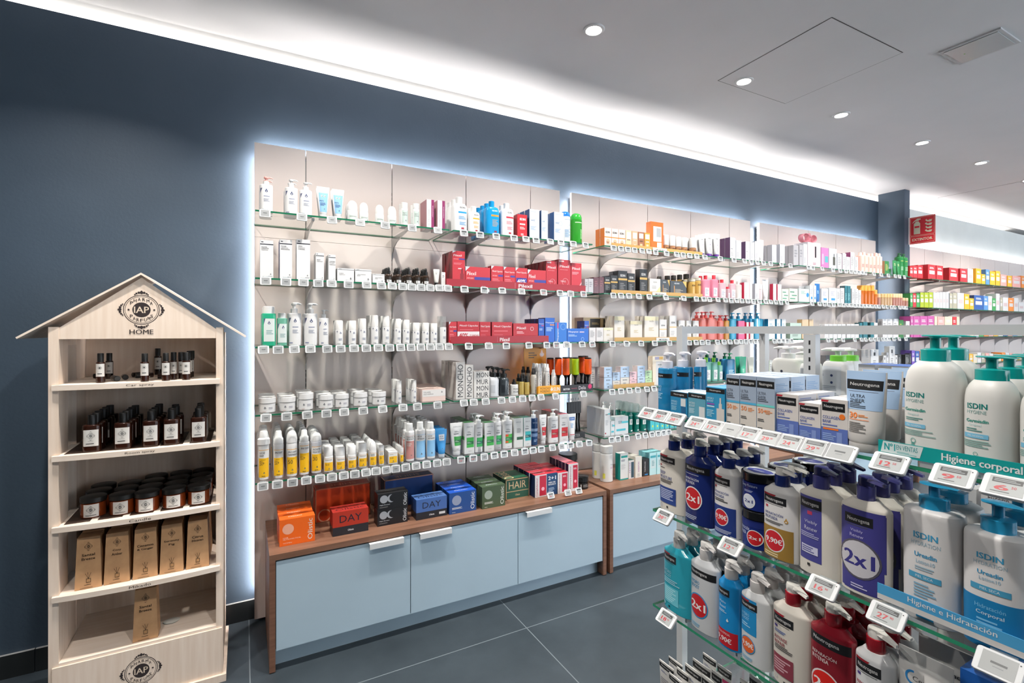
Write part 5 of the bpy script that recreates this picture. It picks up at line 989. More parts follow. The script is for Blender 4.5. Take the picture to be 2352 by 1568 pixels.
SBt('pump_blueb', 'clear blue pump bottle', '4ab8dc:l', '1a8ab4', 'pump', fill='38a8d4', dd=.045, n=3, rn=.012, F=[('L', .2, .8, .5, .3, 3, 'd0ecf6')])
SB('c_bluestripe', 'white carton with blue side', 'eaeef0', '1c84b0', 'dfe6ea', [('L', .2, .8, .8, .3, 5, '9ab8c8')], .035)
SB('c_pinkpat', 'pink patterned carton', 'e0608c', 'c04c74', 'e8a0b8', [('R', .1, .3, .9, .6, 'f0d8e0')])
SB('c_sage', 'sage green metallic carton', 'b8ccc0:g', '8aa090', 'd8dcc8', [('L', .2, .8, .3, .15, 2, '7a8a80')])
SB('c_tan', 'beige metallic carton', 'd8bc98:g', 'b89870', 'e0d0b8', [('L', .2, .8, .3, .15, 2, '8a7458')])
# fourth
for k, w_, c in (('iblue', 'pale blue', 'b8d0ea'), ('ipink', 'pale pink', 'eac4cc'), ('igreen', 'pale green', 'bce0b0'), ('iwhite', 'white and gold', 'ece8e0')):
    SB(k, f'small {w_} cream carton', c, 'cdbfbd', 'e0d4d2', [T(.5, .76, .13, 'ISDIN', '66707a', w=.5, b=2), ('L', .3, .7, .5, .35, 2, '8a9098'), ('R', .42, .1, .6, .18, '3a3a3a')], .05)
SB('c_beigetall', 'tall beige back card with carton', 'e8dcc8', 'd8c8b0', 'd0b890', [('R', .3, 0, 1, .82, 'f0eeec'), T(.65, .7, .04, 'ISDIN', '555', w=.35, b=2), ('R', .2, .88, .6, .98, '9a96b0'), ('R', .6, .88, .95, .98, 'caa050')])
SBt('gel_green', 'clear blue gel bottle with dark green pump', '3a98c8:l', '1c8a5c', 'pump', fill='2a8ac4', dd=.04, n=3, rn=.012, F=[('L', .2, .8, .5, .3, 3, 'c0e0f0')])
SBt('mic_green', 'clear green micellar bottle with lime cap', '8ad0c0:l', '7ccc3a', 'screw', fill='68b8a8', dd=.04, n=3, rn=.012, bf=.82, F=[('R', .2, .1, .8, .6, 'f0f2f0'), ('L', .25, .7, .5, .2, 4, '99a')])
DES['tube_green'] = ('tube', 'sea green tube', dict(dd=.03, c='34b088', cc='2a9a78', F=[('L', .3, .7, .4, .2, 3, 'c0e8d8')]))
DES['tube_ivory'] = ('tube', 'ivory tube', dict(dd=.03, c='e4e4d4', F=[('L', .3, .7, .4, .2, 3, 'b0b098')]))
SB('c_lime', 'white carton with lime side', 'eceee6', '8ac030', 'dfe4d0')
# fifth
SB('c_deriv', 'tall white carton with turquoise mark', 'eceeee', 'd8dada', 'e4e6e6', [T(.4, .8, .05, 'ISDIN', '33373c', w=.4, b=2), ('R', .6, .8, 1, .84, '3ac0c8'), ('L', .2, .7, .6, .4, 4, 'b8bcc0'), ('R', .1, .08, .3, .13, 'a8283a')], .09)
SB('c_low', 'low white and turquoise carton', 'e8ecee', 'c4dcde', 'dfe6e8', [T(.4, .7, .16, 'ISDIN', '5a8a9a', w=.3, b=2), ('R', .5, .62, 1, .74, '5ac4d0'), ('R', .1, .2, .8, .32, '4ab8c8')], .06)
SBt('b_teal1', 'dark teal bottle with clear cap', '0e7064:g', 'dfe8e6:t', 'over', bf=.7, F=[T(.5, .84, .07, 'ISDIN', 'b8e0d8', w=.6, b=2), ('R', .25, .4, .75, .66, 'e8f0ee'), T(.5, .53, .16, '1', '1a5a50', b=2), ('R', .4, .08, .8, .14, 'd8e8e4')])
SB('c_cyan', 'small turquoise carton', '4cc4cc', '3aa8b4', '6ad0d4', [('R', .4, .3, .7, .5, 'd8e060')])
SB('c_lotion', 'cyan and white carton', 'd8eef0', '3cb4c0', 'b8e4e8')
row('I', 1, 3, [('or_face', 462, 545, 540, 2), ('or_face', 548, 630, 550, 2), ('or_face', 634, 713, 560, 2), ('or_beige', 718, 788, 572, 2), ('or_peach', 793, 862, 580, 2), ('or_brown', 868, 938, 590, 2), ('or_orange', 943, 1012, 600, 2),
 ('or_tester', 1018, 1168, 470), ('foundation', 1192, 1254, 622, 3), ('foundation', 1270, 1330, 632, 3), ('foundation', 1344, 1403, 645, 3), ('foundation', 1418, 1475, 655, 3), ('foundation', 1522, 1580, 655, 2)], setback=.05)
row('I', 1, 3, [('tube_purple', 1612, 1682, 620, 2), ('tube_purple', 1692, 1780, 602, 3), ('tube_purple', 1786, 1866, 608, 2)], place='top wall shelf, fourth bay')
row('I', 1, 4, [('c_purple', 1970, 2036, 655, 2), ('c_pale2', 2042, 2104, 690, 2), ('c_purple', 2156, 2208, 705, 2), ('c_pale2', 2212, 2264, 710, 2), ('c_pale2', 2270, 2320, 700)])
row('J', 1, 4, [('tube_white', 232, 302, 262), ('c_pale2', 384, 436, 325, 2), ('c_pale2', 478, 535, 320, 2)])
row('J', 1, 5, [('c_silver', 640, 700, 330, 2), ('c_silver', 712, 756, 325, 2), ('c_pale2', 760, 806, 315, 2)])
SB('c_mag', 'glossy magenta beauty carton', 'c878b0', 'a84c8c', 'd8a0c8', [('R', .5, .3, .95, .6, '58a8b0'), ('R', .1, .2, .35, .7, 'd8a8d0')])
SB('c_clearbox', 'silvery carton picturing a serum bottle', 'd4d8e2', 'c4c8d4', 'dfe2ea', [('R', .5, .2, .8, .6, '4a4a40'), ('R', .6, .6, .7, .75, '33332c')])
SB('c_wh', 'small white carton', 'e8e8ea', 'd0d0d4'); SB('c_plum', 'small white carton with plum lid', 'e8e6ea', '8a3a6a', '8a2a5c')
SBt('b_pinkp', 'pale peach bottle', 'f2c4b8', 'f6d4ca', 'taper', bf=.85, n=2.6, rn=.014, F=[('L', .2, .8, .5, .3, 3, 'b08078')])
SB('c_grn', 'small green and gold carton', '2c7a3c', 'b08a68', '2c6a34', [('L', .2, .8, .8, .3, 5, 'b8b060')])
DES['tube_dgreen'] = ('tube', 'dark green tube', dict(dd=.025, c='2a8048', cc='1f6a3a', F=[('L', .3, .7, .8, .6, 2, 'd8d8a0')]))
SBt('b_dgreen', 'green pump bottle with gold collar', '2c8044:g', '226a38', 'pump', bf=.84, F=[('L', .2, .8, .8, .76, 1, 'd8c870'), ('L', .2, .8, .5, .3, 3, '9ac8a0')])
SBt('b_drop', 'small green dropper bottle', '1f5a30:g', 'e0dcd4', 'drop', bf=.6)
row('J', 1, 5, [('c_mag', 972, 1060, 360), ('c_clearbox', 1066, 1160, 370), ('c_wh', 1168, 1222, 430, 2), ('c_plum', 1228, 1272, 428), ('c_wh', 1276, 1320, 470)])
row('J', 1, 6, [('c_plum', 1325, 1372, 415), ('c_wh', 1378, 1415, 470), ('b_pinkp', 1460, 1502, 410), ('b_pinkp', 1505, 1550, 410), ('b_pinkp', 1556, 1596, 425), ('b_pinkp', 1598, 1640, 425), ('b_pinkp', 1645, 1680, 418), ('b_pinkp', 1682, 1716, 425),
 ('c_grn', 1736, 1786, 520), ('b_drop', 1792, 1832, 560), ('tube_dgreen', 1846, 1890, 510), ('tube_dgreen', 1892, 1930, 520), ('b_dgreen', 1932, 1976, 420), ('b_dgreen', 1985, 2032, 430)])
# gift box with ribbon bow
a, b_ = at_y(vx('J', 812), 0, 2.555)[0], at_y(vx('J', 966), 0, 2.555)[0]
t = empty('gift_box', ((a+b_)/2, 2.555, LEV[1])); tag(t, 'pale pink gift carton topped with a big pink ribbon bow', 'gift box')
mb = MB(); w = b_ - a; H = .215; mb.box(-w/2, w/2, 0, .12, 0, H, 'eec8ce', left='c8c4cc')
ops(mb, [('R', .16, .25, .38, .85, 'f0f0f0'), ('R', .54, .4, .66, .85, '2a2226'), ('R', .78, .2, .94, .62, 'f0eef0'), ('L', .4, .7, .2, .1, 2, 'a87a84')], w, H, lambda x, z, o: (x, -o, z)); mb.build('carton_body', t)
bw = MB()
for s_, rr_ in ((-1, .075), (1, .06), (-.15, .085)):
    for q in (0,):
        pts = []
        for k in range(13):
            a_ = -pi/2 + 2*pi*k/12; pts.append((s_*(.01 + rr_*.75*(1+sin(a_))*.9) , rr_*.55*(1 + cos(a_ + pi/2)*0) * 0 + .5*rr_*cos(a_) + .045))
        n = len(bw.v)
        for x, z in pts: bw.v += [(x, .03, H + z), (x, .075, H + z)]
        for k in range(12): bw.face((n+2*k, n+2*k+1, n+2*k+3, n+2*k+2), 'd88a98', True)
bo = bw.build('ribbon_bow', t); md = bo.modifiers.new('thick', 'SOLIDIFY'); md.thickness = .002
row('I', 2, 3, [('c_silver', 228, 265, 1150, 2), ('c_silver', 270, 328, 1148, 2), ('c_burg', 333, 395, 1132, 2), ('c_burg', 399, 456, 1128, 2), ('c_black', 462, 532, 1125, 2), ('c_black', 538, 620, 1110, 2), ('c_black', 628, 736, 1055, 2), ('c_black', 744, 826, 1085, 2),
 ('c_black_tall', 886, 975, 1035), ('c_whitegold', 1006, 1134, 1150), ('c_darkwide', 1140, 1244, 1162), ('c_darkwide', 1252, 1446, 1180), ('gold_can', 1508, 1572, 1150, 2), ('gold_can', 1580, 1640, 1135, 2)], setback=.05)
row('I', 2, 3, [('gold_bottle', 1118, 1158, 1120), ('gold_bottle', 1216, 1262, 1112), ('gold_bottle', 1292, 1336, 1108), ('gold_bottle', 1365, 1410, 1100), ('gold_bottle', 1445, 1494, 1092)], setback=.14)
row('I', 2, 4, [('mic_pink', 1652, 1748, 1108, 2), ('mic_pink', 1758, 1842, 1105), ('mic_clear', 1852, 1934, 1158, 2), ('mic_clear', 1944, 1976, 1245), ('mic_clear', 1980, 2050, 1165), ('mic_white', 2054, 2122, 1180), ('c_redside', 2140, 2200, 1195, 2)])
row('J', 2, 4, [('c_redside', 112, 145, 780), ('c_pale2', 180, 232, 790), ('b_palepink', 236, 282, 800), ('tube_white', 285, 356, 740), ('c_redside', 396, 434, 792), ('c_redside', 450, 495, 798)])
SB('c_soft', 'soft white pack printed with green leaves', 'dfe0d8', 'd0d4c8', 'd8d8d0', [('R', .1, .7, .6, .78, '4a9070'), ('R', .3, .45, .9, .52, '4a9070'), ('R', .1, .2, .7, .28, '5aa080')], .06)
SB('c_baby', 'white wipes pack with blue disc', 'e2ecec', 'd0dcdc', 'e8eeee', [('C', .85, .55, .13, '2a8cd0'), ('L', .2, .7, .85, .6, 3, '90b8a8')])
DES['tube_dblue'] = ('tube', 'deep blue tube', dict(dd=.025, c='1a6cb0', cc='1a5c98', F=[('L', .3, .7, .6, .4, 3, 'b0d0ec')]))
SB('c_bluewht', 'white carton with small blue square', 'e8ecf0', 'd4d8dc', 'e4e8ea', [('R', .3, .2, .8, .34, '2a8cd0'), ('L', .2, .8, .8, .5, 4, 'aab')])
SB('c_teal', 'dark teal carton', '22707c', '1a5058', '2c6a5c', [('L', .2, .8, .6, .2, 5, '8ac0c4')])
SBt('b_amber', 'amber glass bottle with orange-gold cap', 'e08030:l', 'e8a040', 'over', bf=.72, fill='d86a1c')
SBt('b_goldcap', 'small pale oil bottle with gold cap', 'd8b890:l', 'd0b078', 'over', bf=.68, fill='c89858')
SBt('b_rosecap', 'small rosy bottle with gold cap', 'c89080:l', 'd8b890', 'over', bf=.68, fill='b85c4c')
row('J', 2, 5, [('c_soft', 590, 690, 850), ('c_baby', 706, 828, 852), ('c_bluewht', 838, 876, 812, 2), ('c_bluewht', 882, 912, 812), ('tube_dblue', 912, 972, 790), ('c_bluewht', 976, 1056, 852), ('c_bluewht', 1066, 1158, 842), ('c_wh', 1162, 1200, 850), ('c_wh', 1206, 1250, 842), ('c_teal', 1258, 1286, 815), ('c_teal', 1290, 1326, 818)], setback=.035)
row('J', 2, 4, [('c_soft', 502, 582, 855)])
row('J', 2, 6, [('c_wh', 1342, 1376, 850), ('c_wh', 1382, 1416, 852), ('c_wh', 1420, 1452, 868)] + [('b_amber', x, x+38, 810) for x in (1462, 1503, 1545, 1587)] + [('b_amber', 1625, 1662, 865), ('b_rosecap', 1668, 1700, 910)] +
 [('b_goldcap' if i < 4 else 'b_rosecap', x, x+30, 910) for i, x in enumerate((1708, 1742, 1776, 1808, 1845, 1875, 1903, 1930))] + [('b_rosecap', 1962, 1985, 960), ('b_rosecap', 2000, 2030, 962)])
row('K', 3, 3, [('c_wrap', 240, 305, 278, 2), ('c_wrap', 312, 384, 278, 2), ('c_cream_a', 388, 484, 278, 2), ('c_cream_a', 498, 600, 158, 2), ('c_cream_a', 662, 784, 208, 2), ('c_cream_a', 808, 952, 160, 2), ('c_cream_b', 962, 1036, 195, 1), ('c_cream_b', 1066, 1138, 155, 2), ('c_cream_b', 1160, 1222, 205), ('c_cream_b', 1240, 1288, 207), ('c_cream_b', 1308, 1366, 207)], setback=.05)
row('K', 3, 3, [('c_goldbig', 178, 350, 175), ('c_goldbig', 355, 430, 180)], setback=.17)
row('K', 3, 4, [('pump_coralb', 1388, 1458, 115, 2), ('pump_coralb', 1464, 1568, 112, 2), ('pump_coralb', 1574, 1634, 150, 2), ('pump_amber', 1640, 1690, 150, 2), ('pump_blueb', 1698, 1764, 125, 1), ('c_pinkpat', 1775, 1838, 210, 2), ('c_redside', 1858, 1880, 222), ('c_redside', 1896, 1930, 222), ('pump_blueb', 1950, 2038, 125, 1), ('c_bluestripe', 2080, 2150, 190, 2)])
row('K', 3, 4, [('pump_blueb', 1770, 1820, 128), ('pump_blueb', 1845, 1890, 125), ('pump_blueb', 1900, 1945, 125)], setback=.15)
row('J', 3, 4, [('c_bluestripe', 440, 485, 1215), ('c_bluestripe', 500, 548, 1215)])
row('J', 3, 5, [('c_sage', 600, 735, 1262, 1), ('c_tan', 745, 820, 1220), ('c_tan', 830, 878, 1218)] + [('c_wh', 1016 + i*51, 1062 + i*51, 1275) for i in range(5)])
row('J', 3, 6, [('c_wh', 1280 + i*50, 1326 + i*50, 1275) for i in range(3)] + [('c_teal', 1435, 1468, 1260), ('c_teal', 1478, 1530, 1250), ('c_teal', 1566, 1606, 1255), ('c_wh', 1610, 1650, 1260), ('c_wh', 1712, 1766, 1215), ('c_wh', 1770, 1830, 1215), ('c_wh', 1836, 1900, 1212), ('c_grn', 1906, 1960, 1225), ('c_wh', 1990, 2035, 1240)])
row('K', 4, 3, [('iblue', 392, 475, 792), ('iwhite', 482, 556, 825, 2), ('iwhite', 562, 650, 792), ('ipink', 656, 728, 818), ('iblue', 736, 812, 783), ('igreen', 816, 884, 805), ('c_beigetall', 892, 1004, 572)], setback=.05)
for x0, x1, yt, yb, k in ((392, 475, 685, 790, 'iblue'), (482, 556, 738, 823, 'iblue'), (562, 650, 680, 790, 'iblue'), (656, 728, 733, 816, 'ipink'), (736, 812, 672, 781, 'iblue'), (816, 884, 720, 803, 'igreen')):
    zb = at_y(vx('K', (x0+x1)/2), vy('K', yb), YF + .05)[1] - LEV[4]; zt = at_y(vx('K', (x0+x1)/2), vy('K', yt), YF + .05)[1] - LEV[4]
    row('K', 4, 3, [(k, x0, x1, yt, 1, dict(dz=zb, h=zt - zb, words=DES[k][1] + ' stacked on another'))], setback=.05)
row('K', 4, 3, [('c_wrap', 255, 300, 685), ('c_wrap', 325, 388, 685)], setback=.12)
row('M', 4, 3, [('mic_green', 666, 750, 368, 1)], place='fourth wall shelf, fourth bay'); row('M', 4, 4, [('mic_green', 758, 818, 370), ('mic_green', 822, 868, 410), ('gel_green', 906, 998, 322, 2), ('tube_green', 1045, 1120, 358, 2), ('tube_ivory', 1132, 1200, 362, 1), ('c_lime', 1345, 1375, 395)])
row('M', 4, 4, [('gel_green', 630, 670, 305), ('gel_green', 695, 740, 305), ('gel_green', 768, 822, 310)], setback=.16)
SB('c_gray', 'small charcoal carton', '3a3c40', '2c2e32'); SB('c_lilac', 'small lilac carton', 'c8aec0', 'b09aac'); SB('c_platin', 'platinum grey gift box', 'a8a4a0:g', '8c8a88', 'b8b4b0', dd=.1)
SB('c_sq', 'white carton with small black square', 'e4e4e4', 'c8c8c8', 'dcdcdc', [('R', .35, .7, .6, .86, '222428'), ('L', .3, .7, .5, .2, 3, '999')])
row('V', 4, 5, [('c_gray', 1040, 1110, 445), ('c_lilac', 1392, 1440, 475), ('c_lilac', 1445, 1495, 475)])
row('V', 4, 6, [('c_platin', 1520, 1640, 368), ('c_sq', 1646, 1752, 368), ('c_sq', 1818, 1854, 448), ('c_sq', 1860, 1888, 408), ('c_sq', 1898, 1972, 325), ('c_sq', 1976, 2008, 445), ('c_gray', 2014, 2058, 435), ('c_gray', 2112, 2168, 435), ('c_gray', 2172, 2192, 420)])
row('K', 5, 3, [('c_deriv', 395, 455, 1118, 2), ('c_low', 462, 500, 1240), ('c_low', 505, 640, 1195), ('b_teal1', 645, 700, 1055, 3), ('b_teal1', 712, 768, 1065, 3), ('b_teal1', 778, 842, 1085, 3), ('c_cyan', 868, 912, 1232, 2), ('c_cyan', 916, 962, 1235, 2), ('c_cyan', 968, 1012, 1240, 2), ('c_cyan', 1018, 1062, 1245, 2), ('c_cyan', 1070, 1112, 1250, 2), ('c_cyan', 1118, 1140, 1250, 2)])
row('K', 5, 3, [('pump_white', 385, 440, 1045), ('pump_white', 455, 500, 1055), ('b_teal1', 548, 600, 1045), ('b_teal1', 606, 640, 1045)], setback=.2)
# gold trays with white cards
for vw, lev, x0, x1, hx0, hx1 in (('I', 1, 548, 1642, 1042, 1212), ('I', 2, 547, 1642, 1036, 1204), ('K', 3, 503, 1434, 930, 1065), ('K', 4, 492, 908, None, None)):
    a = at_y(vx(vw, x0), 0, YF + .02)[0]; b_ = min(2.95, at_y(vx(vw, x1), 0, YF + .02)[0])
    t = strip('gold_tray', a, b_, LEV[lev] + .0005, LEV[lev] + .026, YF + .02, 'c49a55', [], f'low gold cardboard tray along the {LN[lev]} shelf, third bay', 'display tray')
    if hx0:
        a2, b2 = at_y(vx(vw, hx0), 0, YF + .016)[0], at_y(vx(vw, hx1), 0, YF + .016)[0]; w = b2 - a2
        mb = MB(); mb.box(0, w, 0, .002, -.006, .022, 'ecebe8'); ops(mb, [T(.62, .5, .34, 'ISDIN', '55585c', w=.4, b=2), ('P', [(.2, .3), (.36, .5), (.2, .7)], 'b08a40'), ('P', [(.36, .3), (.2, .5), (.36, .7)], '3a3c40')], w, .028, lambda x, z, o: (w/2 + x, -o, z - .006))
        c = mb.build('name_card', t); c.location = (a2 - (a + b_)/2, -.004, 0)
wall_tags('I', 1, 3, [560,645,730,810,900,980,1062,1195,1315,1392,1472,1555,1653], 'grey'); wall_tags('I', 2, 3, [555,645,740,858,985,1182,1398], 'grey')
wall_tags('K', 3, 3, [467,612,762,902,1052,1257,1325,1388,1450], 'grey'); wall_tags('K', 4, 3, [465,555,638,728,820,892], 'grey'); wall_tags('K', 5, 3, [458,522,612,728,803,872,935,990,1045], 'grey')
wall_tags('I', 1, 4, [1840,2003,2127,2210,2280], 'grey'); wall_tags('J', 1, 4, [265,350,480,588], 'grey'); wall_tags('I', 2, 4, [1550,1638,1705,1807,1897,1968,2030,2095,2165,2232,2305], 'grey'); wall_tags('J', 2, 4, [145,215,288,350,410,475,545], 'grey')
wall_tags('K', 3, 4, [1545,1613,1673,1738,1785,1838,1885,1935,1975], 'grey'); wall_tags('J', 3, 4, [395,450,500,548,600], 'grey')
wall_tags('J', 1, 6, [805,857,968,1100,1185,1255,1313,1360,1405,1450,1490,1590,1680,1765,1848,1898,1960], 'grey')
wall_tags('J', 2, 6, [848,935,995,1048,1105,1172,1225,1268,1312,1360,1398,1438,1480,1520,1565,1613,1650,1700,1750,1800,1840,1900,1940,1980], 'grey')
wall_tags('J', 3, 6, [780,840,1040,1128,1220,1360,1440,1490,1550,1597,1645,1693,1730,1768,1830,1893,1975], 'grey')

# ------------------------------------------------------------------ far wall beyond the pillar: coloured cartons
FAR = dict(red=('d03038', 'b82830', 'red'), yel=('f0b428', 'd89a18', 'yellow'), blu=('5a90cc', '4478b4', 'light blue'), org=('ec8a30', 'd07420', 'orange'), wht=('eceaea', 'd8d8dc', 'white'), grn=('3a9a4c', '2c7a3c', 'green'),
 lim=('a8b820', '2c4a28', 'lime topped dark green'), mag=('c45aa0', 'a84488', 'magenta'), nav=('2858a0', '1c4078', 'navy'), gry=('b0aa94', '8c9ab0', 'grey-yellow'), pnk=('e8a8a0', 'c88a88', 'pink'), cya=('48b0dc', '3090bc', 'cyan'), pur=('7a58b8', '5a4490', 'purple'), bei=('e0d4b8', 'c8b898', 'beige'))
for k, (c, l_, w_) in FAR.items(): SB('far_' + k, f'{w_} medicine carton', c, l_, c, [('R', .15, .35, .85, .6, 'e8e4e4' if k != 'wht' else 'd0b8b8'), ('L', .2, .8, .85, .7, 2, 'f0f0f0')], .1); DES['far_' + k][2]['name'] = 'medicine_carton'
def far(lev, bay0, seq):
    for x0, x1, yt, k in seq:
        X = at_y(vx('W', x0), 0, YF + .03)[0]; bay = min(BAYS, key=lambda b: abs(sum(BAYS[b])/2 - X))
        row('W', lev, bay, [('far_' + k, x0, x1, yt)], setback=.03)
far(1, 7, [(55, 95, 285, 'red'), (98, 152, 283, 'red'), (156, 222, 275, 'red'), (290, 388, 268, 'red'), (397, 482, 280, 'red'), (562, 674, 310, 'red'), (704, 792, 320, 'red'), (800, 868, 320, 'wht'), (905, 972, 318, 'yel'), (978, 1026, 390, 'yel'), (1032, 1080, 330, 'blu'),
 (1086, 1152, 355, 'yel'), (1160, 1216, 350, 'yel'), (1222, 1300, 395, 'pnk'), (1312, 1368, 410, 'yel'), (1374, 1480, 415, 'pnk'), (1488, 1540, 412, 'org')])
far(2, 7, [(60, 92, 635, 'grn'), (96, 136, 635, 'red'), (140, 182, 635, 'grn'), (188, 238, 625, 'lim'), (242, 296, 625, 'lim'), (300, 352, 622, 'lim')] + [(360 + i*40, 396 + i*40, 625 - i*2, 'wht') for i in range(5)] + [(566, 604, 635, 'gry'), (608, 662, 632, 'gry'), (668, 750, 630, 'wht'), (756, 820, 645, 'yel'), (824, 878, 700, 'yel'),
 (882, 1002, 662, 'nav'), (1006, 1060, 670, 'blu'), (1064, 1112, 672, 'wht'), (1116, 1160, 700, 'grn'), (1164, 1210, 640, 'wht'), (1216, 1248, 690, 'gry'), (1252, 1320, 690, 'wht'), (1324, 1392, 695, 'org'), (1396, 1450, 695, 'wht'), (1456, 1523, 750, 'wht')])
far(3, 7, [(66, 98, 930, 'mag'), (102, 184, 930, 'mag'), (188, 280, 928, 'mag'), (284, 368, 926, 'mag'), (374, 406, 932, 'bei'), (412, 500, 935, 'pnk'), (504, 600, 935, 'bei'), (604, 655, 938, 'red'), (660, 690, 938, 'bei')] +
 [(700 + i*62, 756 + i*62, 1060 + (i*37 % 30), k) for i, k in enumerate(['pnk', 'wht', 'bei', 'wht', 'grn', 'org', 'pnk', 'yel', 'wht', 'nav', 'pnk', 'blu', 'wht', 'pnk'])])
far(4, 7, [(80, 120, 1370, 'pur'), (126, 180, 1378, 'nav'), (186, 262, 1378, 'org')] + [(560 + i*52, 606 + i*52, 1395 + (i*29 % 25), k) for i, k in enumerate(['pnk', 'wht', 'red', 'wht', 'org', 'yel', 'bei', 'wht', 'gry', 'pnk', 'wht', 'gry', 'bei', 'org', 'wht', 'pnk', 'wht', 'yel', 'blu'])])
# ------------------------------------------------------------------ gondola in the right foreground
GX, GYF, GYN = 1.154, 1.19, -.75
GZ = {1: 1.235, 2: .929, 3: .625, 4: .32}
GN = {1: 'top', 2: 'middle', 3: 'lower', 4: 'bottom'}
t = empty('display_gondola', (1.56, 1.24, 0)); tag(t, 'white steel display gondola frame standing in the right foreground', 'display stand')
def gb(n, *b, c='dfe1e3'):
    mb = MB(); mb.box(b[0]-1.56, b[1]-1.56, b[2]-1.24, b[3]-1.24, b[4], b[5], c); return mb.build(n, t)
gb('post', 1.325, 1.35, 1.227, 1.252, 0, 1.488); gb('post', 1.77, 1.795, 1.227, 1.252, 0, 1.488)
gb('rail', 1.325, 1.795, 1.227, 1.252, 1.488, 1.513); gb('rail', 1.548, 1.573, GYN, 1.2265, 1.488, 1.513)
for y in (.905, -.02, -.7):
    mb = MB(); mb.box(-.012, .013, y-1.24, y-1.24+.037, 0, 1.487, 'dfe1e3')
    z = .25
    while z < 1.46:
        mb.box(-.0126, -.0118, y-1.24+.0155, y-1.24+.0205, z, z+.013, '15171a'); z += .0262
    mb.build('slotted_post', t)
gb('base_deck', 1.2, 1.93, GYN, 1.19, .02, .11, c='d8dadc')
for lev, z in GZ.items():
    for s_, (a, b_) in (('left', (GX, 1.544)), ('right', (1.578, 1.97))):
        g = empty('glass_shelf', (a, GYN, z)); tag(g, f'{GN[lev]} clear glass shelf on the {"near" if s_ == "left" else "far"} side of the white gondola', 'shelf', 'gondola glass shelves')
        mb = MB(); mb.box(0, b_-a, 0, GYF-GYN, -.008, 0, 'glass', left='glass_edge2', right='glass_edge2', front='glass_edge2', back='glass_edge2'); mb.build('glass_board', g)
        for y in (1.1, .92, 0):
            mb = MB(); mb.box(.05, b_-a-.01 if s_ == 'left' else b_-a-.05, y-GYN-.003, y-GYN+.003, -.03, -.008, 'c8cacc'); mb.build('shelf_arm', g)
SHOULD['ne'] = [(.9, 1), (.918, .97), (.93, .9), (.965, .55), (1, .3)]
SHOULD['is'] = [(.74, 1), (.82, .95), (.89, .83), (.945, .6), (.975, .35), (1, .12)]
SHOULD['pl'] = [(.93, 1), (.955, .985), (.975, .93), (.99, .7), (1, .25)]
CRM = 'e6e0d6'
def NEU(x=.5, z=.8, h=.052, w=.6, txc='dcdcdc'): return [T(x, z, h, 'Neutrogena', txc, w=w, b=1)]
def nblock(x0, x1, z0, z1, red=True, c='1f1f22'):
    o = [('R', x0, z0, x1, z1, c)] + ([('P', [(x0, z1-.004), (x0, z1+.022), (x0+(x1-x0)*.6, z1+.022), (x0+(x1-x0)*.52, z1-.004)], '9a1f2c')] if red else [])
    return o + NEU((x0+x1)/2, (z0+z1)/2 - .005, (z1-z0)*.52, (x1-x0)*.78) + [('L', x0+.05, x1-.05, z0-.008, z0-.02, 1, '555')]
def badge(x, z, r, txt, c, ring_='f0f0f0', tc='f4f4f4', w=None): return [('C', x, z, r, ring_), ('C', x, z, r*.9, c), T(x, z, .11 if len(txt) < 4 else .085, txt, tc, w=w or r*1.5, b=2)]
def two(x, z, lines, h, c, w, al='L', b=1): return [T(x, z - i*h*1.35, h, l, c, al=al, b=b, w=w*len(l)/max(map(len, lines))) for i, l in enumerate(lines)]
NB = dict(n=2.25, bf=.8, rn=.0165, sh='ne', cap='npump', cc='1c2f74:g', cc2='ece8e2', dd=.048, name='pump_bottle')
